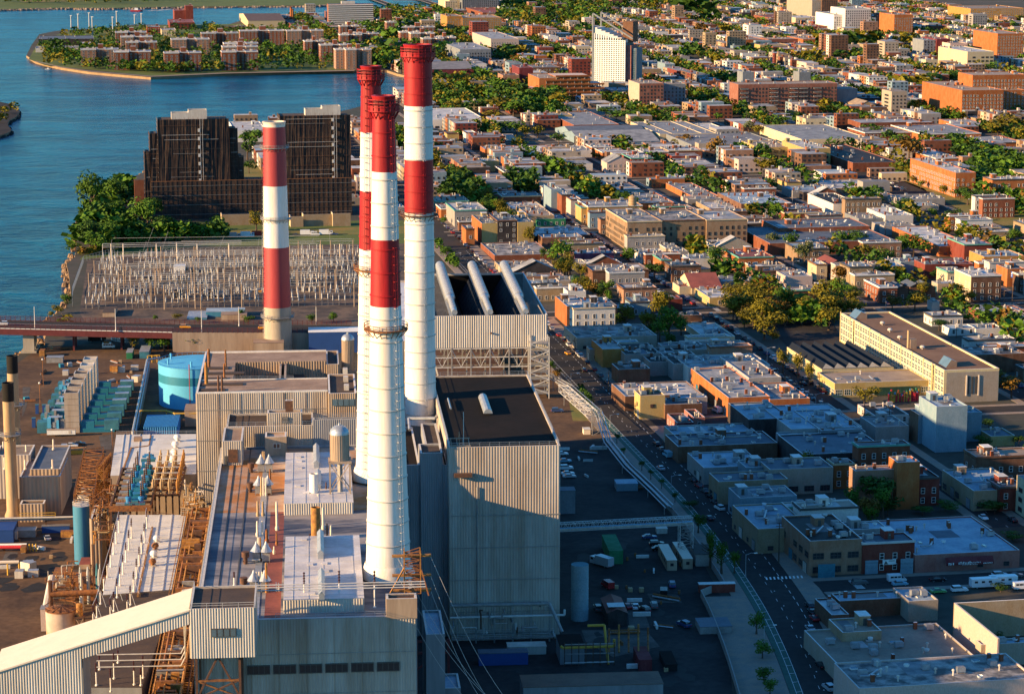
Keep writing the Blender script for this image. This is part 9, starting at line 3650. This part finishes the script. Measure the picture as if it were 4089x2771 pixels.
# vehicles
def car_parts(kind,col):
 L,Wd,H={'car':(4.7,1.85,1.45),'suv':(4.9,1.95,1.8),'van':(5.6,2.05,2.3),'truck':(8.0,2.5,3.2),'camper':(8.6,2.5,3.0)}[kind]
 m=MB()
 hw=Wd/2
 if kind in ('car','suv'):
  s=H/1.45
  prof=[(-L/2,.35),(-L/2,.75*s),(-L/2+.15,.9*s),(-L*.28,.98*s),(L*.12,.98*s),(L*.2,.95*s),(L/2-.25,.82*s),(L/2,.6*s),(L/2,.35)]
 elif kind=='van':
  prof=[(-L/2,.4),(-L/2,1.25),(L*.26,1.25),(L*.44,1.1),(L/2,.85),(L/2,.4)]
 else:
  prof=[(-L/2,.6),(-L/2,1.2),(L/2,1.2),(L/2,.5)]
 i=len(m.v)
 n=len(prof)
 for y in (-hw,hw):
  m.v+=[(x,y,z)for x,z in prof]
 k=m.mi(col)
 for j in range(n):
  j2=(j+1)%n
  m.f.append((i+j,i+j2,i+n+j2,i+n+j))
  m.m.append(k)
 m.f.append(tuple(i+j for j in reversed(range(n))))
 m.f.append(tuple(i+n+j for j in range(n)))
 m.m+=[k,k]
 if kind in ('car','suv'):
  z0,z1=.97*s,H
  x0,x1,x2,x3=-L*.36 if kind=='car' else -L*.46,-L*.24 if kind=='car' else -L*.42,L*.06,L*.2
  roofm=MB()
  m.poly([(x1,-hw*.78,z1),(x2,-hw*.78,z1),(x2,hw*.78,z1),(x1,hw*.78,z1)],col)
  for sx,sz in ((x1+.02,z1),(x2,z1)):
   pass
  g=MB()
  for y,yy in ((-hw*.94,-hw*.78),(hw*.94,hw*.78)):
   g.poly([(x0,y,z0),(x3,y,z0),(x2,yy,z1-.01),(x1,yy,z1-.01)],'glass_dark')
  g.poly([(x0,-hw*.94,z0),(x0,hw*.94,z0),(x1,hw*.78,z1-.01),(x1,-hw*.78,z1-.01)],'glass_dark')
  g.poly([(x3,-hw*.94,z0),(x3,hw*.94,z0),(x2,hw*.78,z1-.01),(x2,-hw*.78,z1-.01)],'glass_dark')
 elif kind=='van':
  m.box(-L/2,L*.2,-hw,hw,1.25,H,col)
  g=MB()
  g.poly([(L*.201,-hw*.95,H-.05),(L*.201,hw*.95,H-.05),(L*.4,hw*.95,1.22),(L*.4,-hw*.95,1.22)],'glass_dark')
  for y in (-hw-.01,hw+.01):
   for q in (-.4,-.2,.0):
    g.poly([(L*q,y,1.4),(L*(q+.17),y,1.4),(L*(q+.17),y,1.95),(L*q,y,1.95)],'glass_dark')
   g.poly([(L*.2,y,1.25),(L*.38,y,1.25),(L*.2,y,2.1)],'glass_dark')
 elif kind=='truck':
  m.box(-L/2,L*.22,-hw,hw,1.2,H,col)
  m.box(L*.26,L/2,-hw*.95,hw*.95,1.2,2.5,col)
  g=MB()
  g.box(L/2-.05,L/2+.03,-hw*.85,hw*.85,1.6,2.3,'glass_dark')
  for y in (-hw*.95-.02,hw*.95):
   g.box(L*.33,L*.46,y,y+.02,1.6,2.25,'glass_dark')
 else:
  m.box(-L/2,L*.36,-hw,hw,1.2,H,col)
  m.box(L*.36,L*.44,-hw,hw,2.0,H,col)
  g=MB()
  g.poly([(L*.361,-hw*.9,2.0),(L*.361,hw*.9,2.0),(L*.45,hw*.9,1.25),(L*.45,-hw*.9,1.25)],'glass_dark')
  for q in (-.4,-.15,.1):
   g.box(L*q,L*q+1,-hw-.02,-hw,1.8,2.4,'glass_dark')
 w=MB()
 parts=[('body',m.mesh('body')),('window',g.mesh('window'))]
 for x in (-L*.31,L*.31):
  for y in (-hw+.05,hw-.25):
   w=MB()
   w.bar((x,y-.02,.34),(x,y+.22,.34),.35,'rubber',12)
   rm=MB()
   rm.bar((x,y-.04,.34),(x,y+.24,.34),.18,'galvanised',8)
   parts.append(('wheel',w.mesh('wheel'),rm.mesh('rim')))
 for y in (-hw*.7,hw*.7):
  w=MB()
  w.box(L/2-.06,L/2+.02,y-.2,y+.2,.6,.75,'paint_white')
  parts.append(('headlight',w.mesh('headlight')))
  w=MB()
  w.box(-L/2-.02,-L/2+.05,y-.2,y+.2,.65,.85,'flag_red')
  parts.append(('tail_light',w.mesh('tail_light')))
 return parts
for k,c,rg in (('car_white',(.7,.7,.7),.25),('car_silver',(.4,.42,.45),.3),('car_black',(.015,.015,.018),.2),('car_grey',(.12,.125,.13),.25),('car_blue',(.03,.06,.16),.25),('car_red',(.3,.02,.02),.25),
                 ('car_yellow',(.75,.32,.02),.35),('car_green',(.12,.35,.10),.35),('car_lightblue',(.2,.4,.5),.35)):
 mat(k,c,rg,.05,1,spec=.6,metal=.2 if k in ('car_silver','car_grey')else 0)
CARM={}
CN={'car_white':'white','car_silver':'silver','car_black':'black','car_grey':'dark grey','car_blue':'dark blue','car_red':'red','car_yellow':'yellow','car_green':'lime green','car_lightblue':'pale blue'}
NC=[0]
def car(x,y,ang,kind='car',col='car_white',z=.03,desc=None,group='parked cars'):
 k=(kind,col)
 if k not in CARM:
  CARM[k]=car_parts(kind,col)
 nm={'car':'car','suv':'car','van':'van','truck':'lorry','camper':'camper_van'}[kind]
 o=root(nm,None,{'car':'car','suv':'car','van':'van','truck':'lorry','camper':'camper van'}[kind],(x,y,z),ang,group)
 for q in CARM[k]:
  c_=link(q[0],q[1],o)
  if len(q)>2:
   link('rim',q[2],c_)
 later(o,desc or '%s %s'%(CN[col],{'car':'saloon car','suv':'tall estate car','van':'van','truck':'box lorry','camper':'camper van'}[kind]),x,y)
 NC[0]+=1
 return o
def pcar(c,x,y,ang=None,kind='car',col='car_white',desc=None,z=.03):
 wx,wy=G(S(c,x,y),z)
 car(wx,wy,ang if ang is not None else TOWN,kind,col,z,desc)
UP=TOWN+math.pi/2
DN=UP+math.pi
AC_=math.pi/2+rad(5)
# shaded cross street
for (x,y,k,c,d)in ((1235,470,'suv','car_grey',None),(1480,450,'van','car_white',None),(1500,475,'car','car_lightblue',None),(1750,448,'car','car_black',None),(2165,420,'suv','car_white',None),(2270,420,'car','car_grey',None),
      (1755,525,'car','car_green','lime green saloon car facing the camper van'),(1895,515,'suv','car_white',None),(2060,490,'camper','car_white','long white camper van with side windows'),(2190,475,'camper','car_white','second white camper behind the first'),(2310,500,'van','car_white',None)):
 pcar('L',x,y,TOWN,k,c,d)
# boulevard, right kerb and lanes
for (x,y,k,c,a)in ((905,770,'car','car_silver',1.72),(940,900,'suv','car_white',1.78),(955,950,'car','car_white',1.78),(978,1015,'car','car_black',1.8),(1030,1165,'suv','car_silver',1.85),(560,215,'car','car_black',1.9),(520,185,'car','car_grey',1.9),
      (445,110,'van','car_white',1.9),(235,40,'car','car_black',1.95),(300,1130,'car','car_white',1.75)):
 if (x,y)==(300,1130):
  pcar('I',305,1135,1.9,'suv','car_white')
 else:
  pcar('L',x,y,a,k,c)
for (x,y,k,c)in ((130,950,'car','car_grey'),(168,985,'car','car_grey'),(208,1020,'car','car_grey'),(245,1058,'car','car_black'),(275,1092,'car','car_grey')):
 pcar('I',x,y,1.92,k,c)
for (x,y,k,c)in ((2030,710,'car','car_black'),(2060,745,'car','car_grey'),(2100,785,'van','car_lightblue'),(2055,870,'car','car_silver'),(2270,950,'car','car_black'),(2305,985,'car','car_red'),(1440,108,'car','car_yellow'),(1545,220,'car','car_black'),(1370,490,'suv','car_blue')):
 pcar('H',x,y,1.85 if x!=1370 else .1,k,c)
for (x,y,k,c)in ((1420,822,'car','car_lightblue'),(1430,870,'suv','car_white'),(1440,905,'car','car_white'),(1450,925,'car','car_silver'),(1400,775,'car','car_white')):
 pcar('H',x,y,PLANT+.05,k,c)
for (x,y,k,c,a)in ((1980,165,'car','car_blue',.1),(2030,212,'suv','car_black',.1),(2045,242,'car','car_black',.1),(2210,745,'suv','car_blue',2.1),(1665,345,'truck','car_silver',2.3)):
 pcar('K',x,y,a,k,c,'silver lorry beside the dark green container' if k=='truck' else None)
# bridge
for (x,y,c)in ((35,975,'car_white'),(1228,1012,'car_yellow'),(1745,1025,'car_yellow')):
 wx,wy=G(S('D',x,y),11 if x<100 else 9.2)
 a_=to_l(PLANT,wx,wy)
 z=deck_z(a_[0])+.05
 wx,wy=to_w(PLANT,a_[0],BR[0][1]+(BR[2][1]-BR[0][1])*(a_[0]-BR[0][0])/(BR[2][0]-BR[0][0])-2.5)
 car(wx,wy,PLANT+(math.pi if x<100 else 0),'suv',c,z,'%s %s driving on the road bridge'%(CN[c],'estate car' if x<100 else 'taxi'))
for (x,y,k,c)in ((645,1105,'truck','car_black'),(720,1145,'van','car_white'),(740,1070,'car','car_blue'),(1550,415,'truck','car_silver'),(1640,410,'truck','car_white'),(1715,405,'truck','car_red'),(1965,400,'car','car_grey'),(2035,398,'truck','car_white'),
      (2090,398,'van','car_white'),(2160,396,'truck','car_white'),(2215,396,'car','car_blue'),(1695,765,'car','car_white'),(1720,775,'car','car_yellow')):
 pcar('D',x,y,PLANT,k,c)
for (x,y,k,c)in ((488,655,'car','car_silver'),(765,640,'car','car_black')):
 pcar('R',x,y,1.9,k,c)
for (x,y,k,c)in ((820,1240,'car','car_white'),(905,1220,'car','car_black')):
 pcar('M',x,y,.1,k,c)
for (x,y,k,c)in ((290,490,'van','car_white'),(860,310,'car','car_black')):
 pcar('I',x,y,1.9,k,c)
# parked along the streets
PC=['car_white','car_silver','car_black','car_grey','car_blue','car_grey','car_black','car_red','car_white']
for a,b0,b1 in ((285,700,1600),(368,700,1600),(451,1100,1700),(535,1200,1750)):
 for side in (-4.1,4.1):
  b=b0
  while b<b1:
   b+=R.uniform(5.6,14)
   x,y=to_w(TOWN,a+side,b)
   if visible(x,y,1,-10,-10)and NC[0]<235 and min(abs(b-q)for q in CROSS_B)>9 and is_free(a+side-1,a+side+1,b-2.4,b+2.4):
    car(x,y,UP if side>0 else DN,R.choice(('car','car','suv')),R.choice(PC))
for side in (7.0,):
 b=900
 while b<1500:
  b+=R.uniform(5.8,17)
  x,y=to_w(TOWN,199.5+(b-900)*.006+side,b)
  car(x,y,UP,R.choice(('car','suv','car')),R.choice(PC))
for k in range(9):
 pcar('K',1640+k*62+R.uniform(-8,8),R.choice((470,560,640))+R.uniform(-20,20),R.uniform(1.4,2.2),R.choice(('car','suv','van')),R.choice(PC))
for k in range(7):
 pcar('L',905+k*14-(k>3)*4,560+k*42+60,1.74,R.choice(('car','suv')),R.choice(PC))if k in (0,1,2)else None
for k in range(26):
 pcar('F',R.uniform(1250,1560),R.uniform(10,110),TOWN+R.choice((0,1.57)),'car',R.choice(PC))
print('cars',NC[0])
# street lamps
for (c,x,yb,yt,s)in (('L',478,420,268,1),('L',600,850,745,1),('I',620,175,65,1),('H',1720,590,508,1),('H',1460,360,235,1),('E',692,585,520,1),('F',788,200,112,1),('F',1985,340,160,-1),('F',792,640,572,1),('I',943,450,370,1),('H',2125,1010,912,1),('F',1645,330,255,1),('E',1270,190,140,1)):
 o=lamp('street_lamp',None,c,x,yb,yt,0,2.6,TOWN,'street lamps of the town',.12,'galvanised',s)
 later(o.o,'grey curved-arm street lamp',o.wx,o.wy)
# wooden utility poles
for (c,x,yb,yt)in (('L',698,330,60),('I',655,450,335),('I',1265,560,365),('I',1890,960,810),('I',1430,590,470),('H',1710,360,215),('H',1885,540,430),('E',1930,900,740),('F',82,180,90),('I',965,350,240),('F',1405,420,290),('F',1875,1080,1010),('C',483,830,740),('C',672,790,695),('C',883,790,690),('C',1150,770,670),('C',1022,800,740),('F',2190,860,770),('F',2245,860,740),('H',1485,130,0)):
 a,b,zt=pole(c,x,yb,yt,0,TOWN)
 t=Thing('utility_pole',None,'utility pole',a,b,0,'wooden utility poles',TOWN)
 t.part('pole',MB().lathe([(.2,0),(.13,zt)],'trunk',7,(a,b)))
 t.part('cross_arm',MB().box(a-1.1,a+1.1,b-.07,b+.07,zt-1.2,zt-1.0,'trunk'))
 later(t.o,'brown wooden utility pole',t.wx,t.wy)
# fence along the plant's side of the boulevard
L_=strip_w(BLVD[:19],-21.3,-21.3)[0]+strip_w(BLVD[:34],-13,-13)[0][19:]
t=Thing('boundary_wall','long low concrete boundary wall between plant and boulevard','wall',L_[20][0],L_[20][1],0,None,0.0)
m=MB()
for p,q in zip(L_,L_[1:]):
 m.poly([(*p,0),(*q,0),(*q,2.2),(*p,2.2)],'wall_grey')
 m.poly([(p[0]-.3,p[1],0),(q[0]-.3,q[1],0),(q[0]-.3,q[1],2.2),(p[0]-.3,p[1],2.2)],'wall_grey')
 m.poly([(*p,2.2),(*q,2.2),(q[0]-.3,q[1],2.2),(p[0]-.3,p[1],2.2)],'wall_grey')
t.part('wall',m)
# ball-court fence and goal posts
t=Thing('goal','white goal frame on the green playing field','goal',*pa('C',960,785,0,TOWN),0,None,TOWN)
a,b=pa('C',960,785,.2,TOWN)
t.part('frame',MB().path([(a-6,b,0),(a-6,b,4),(a+6,b,4),(a+6,b,0)],.2,'paint_white',5))
p,q=pa('C',450,750,0,TOWN),pa('C',1790,745,0,TOWN)
t=Thing('court_fence','tall wire fence round the playing field','fence',(p[0]+q[0])/2,p[1],0,None,TOWN)
t.part('mesh',railing(MB(),[(p[0],p[1],0),(q[0],q[1],0)],'galvanised',h=5,step=8,r=.09))
# boats
for (c,x,y,L,l)in (('A',905,78,22,'small motor boat with a wheelhouse off the far shore'),('A',318,463,7,'tiny white boat near the quay wall')):
 a,b=pa(c,x,y,WZ)
 t=Thing('motor_boat',l,'boat',a,b,WZ)
 m=MB()
 hull=[(-L/2,-.14*L),(L*.3,-.14*L),(L/2,0),(L*.3,.14*L),(-L/2,.14*L)]
 i=len(m.v)
 m.v+=[(a+x_*.92,b+y_*.8,WZ)for x_,y_ in hull]+[(a+x_,b+y_,WZ+L*.11)for x_,y_ in hull]
 for j in range(5):
  m.f.append((i+j,i+(j+1)%5,i+5+(j+1)%5,i+5+j))
  m.m.append(m.mi('flag_red' if L>10 else 'paint_white'))
 m.f.append(tuple(i+5+j for j in range(5)))
 m.m.append(m.mi('paint_white'))
 t.part('hull',m)
 t.part('wheelhouse',MB().box(a-L*.15,a+L*.12,b-L*.07,b+L*.07,WZ+L*.11,WZ+L*.27,'paint_white'))
 t.part('mast',MB().bar((a,b,WZ+L*.27),(a,b,WZ+L*.5),.1,'flag_red' if L>10 else 'steel',4))
a,b=pa('A',1700,104,WZ+.05)
m=MB()
for (x0,y0,x1,y1,w_)in ((1750,112,2170,84,9),(960,76,1110,62,5),(1600,118,1750,112,3)):
 p,q=G(S('A',x0,y0),WZ+.06),G(S('A',x1,y1),WZ+.06)
 n=30
 for k in range(n):
  f=R.random()
  x,y=p[0]+(q[0]-p[0])*f+R.uniform(-6,6),p[1]+(q[1]-p[1])*f+R.uniform(-w_,w_)
  s=R.uniform(3,14)
  m.poly([(x,y,WZ+.06),(x+s,y-1.5,WZ+.06),(x+s*1.6,y+.5,WZ+.06),(x+s*.5,y+2.2,WZ+.06)],'paint_white')
o=m.build('wake_foam')
tag(o,'white wake foam on the far river channel','foam',kind='stuff')
# flag
a,b,zt=pole('F',1408,895,830,0,TOWN)
t=Thing('flagpole','flagpole with a red, white and blue flag above the olive trees','flagpole',a,b,0,None,TOWN)
t.part('pole',MB().bar((a,b,0),(a,b,zt),.1,'steel_light'))
m=MB()
for k in range(7):
 m.box(a+.1,a+3.6,b-.02,b+.02,zt-2.1+k*.28,zt-2.1+k*.28+.27,'flag_red' if k%2==0 else 'flag_white')
m.box(a+.1,a+1.5,b-.05,b+.05,zt-1.25,zt-.13,'blue_deep')
t.part('flag',m)
# tell look-alikes apart
from collections import defaultdict
def side_of(ox,oy,lx,ly):
 p,q=proj(ox,oy,0),proj(lx,ly,0)
 dx,dy=p[0]-q[0],p[1]-q[1]
 if abs(dx)>abs(dy)*1.6:
  return 'right of' if dx>0 else 'left of'
 return 'behind' if dy<0 else 'in front of'
ORD=['','second ','third ','fourth ','fifth ','sixth ','seventh ','eighth ','ninth ','tenth ','eleventh ','twelfth ','thirteenth ','fourteenth ','fifteenth ','sixteenth ']
byd=defaultdict(list)
for rec in PENDING:
 byd[rec[1]].append(rec)
for d,recs in byd.items():
 if len(recs)==1 and len(d.split())>3:
  recs[0][0]['label']=' '.join(d.split()[:16])
  continue
 g=defaultdict(list)
 for o,_,x,y in recs:
  px=proj(x,y,0)
  best=min(LANDMARKS,key=lambda l:(proj(l[1],l[2],0)[0]-px[0])**2+3*(proj(l[1],l[2],0)[1]-px[1])**2)
  sd=side_of(x,y,best[1],best[2])
  g[(best[0],sd)].append(((x-best[1])**2+(y-best[2])**2,o))
 for (lm,sd),lst in g.items():
  lst.sort(key=lambda t:t[0])
  for i,(_,o)in enumerate(lst):
   pre='' if len(lst)==1 else ('nearest ' if i==0 else (ORD[i]+'nearest ' if i<16 else '%dth nearest '%(i+1)))
   lab='%s%s %s %s'%(pre,d,sd,lm)
   w_=lab.split()
   if len(w_)>16:
    short=d.replace(' with a flat roof','').replace(' on the boiler house roof','').replace(' with hanging insulators','').replace(' in the switchyard','').replace(' set on a low frame','')
    lab='%s%s %s %s'%(pre,short,sd,lm)
    w_=lab.split()
   o['label']=' '.join(w_[:16])
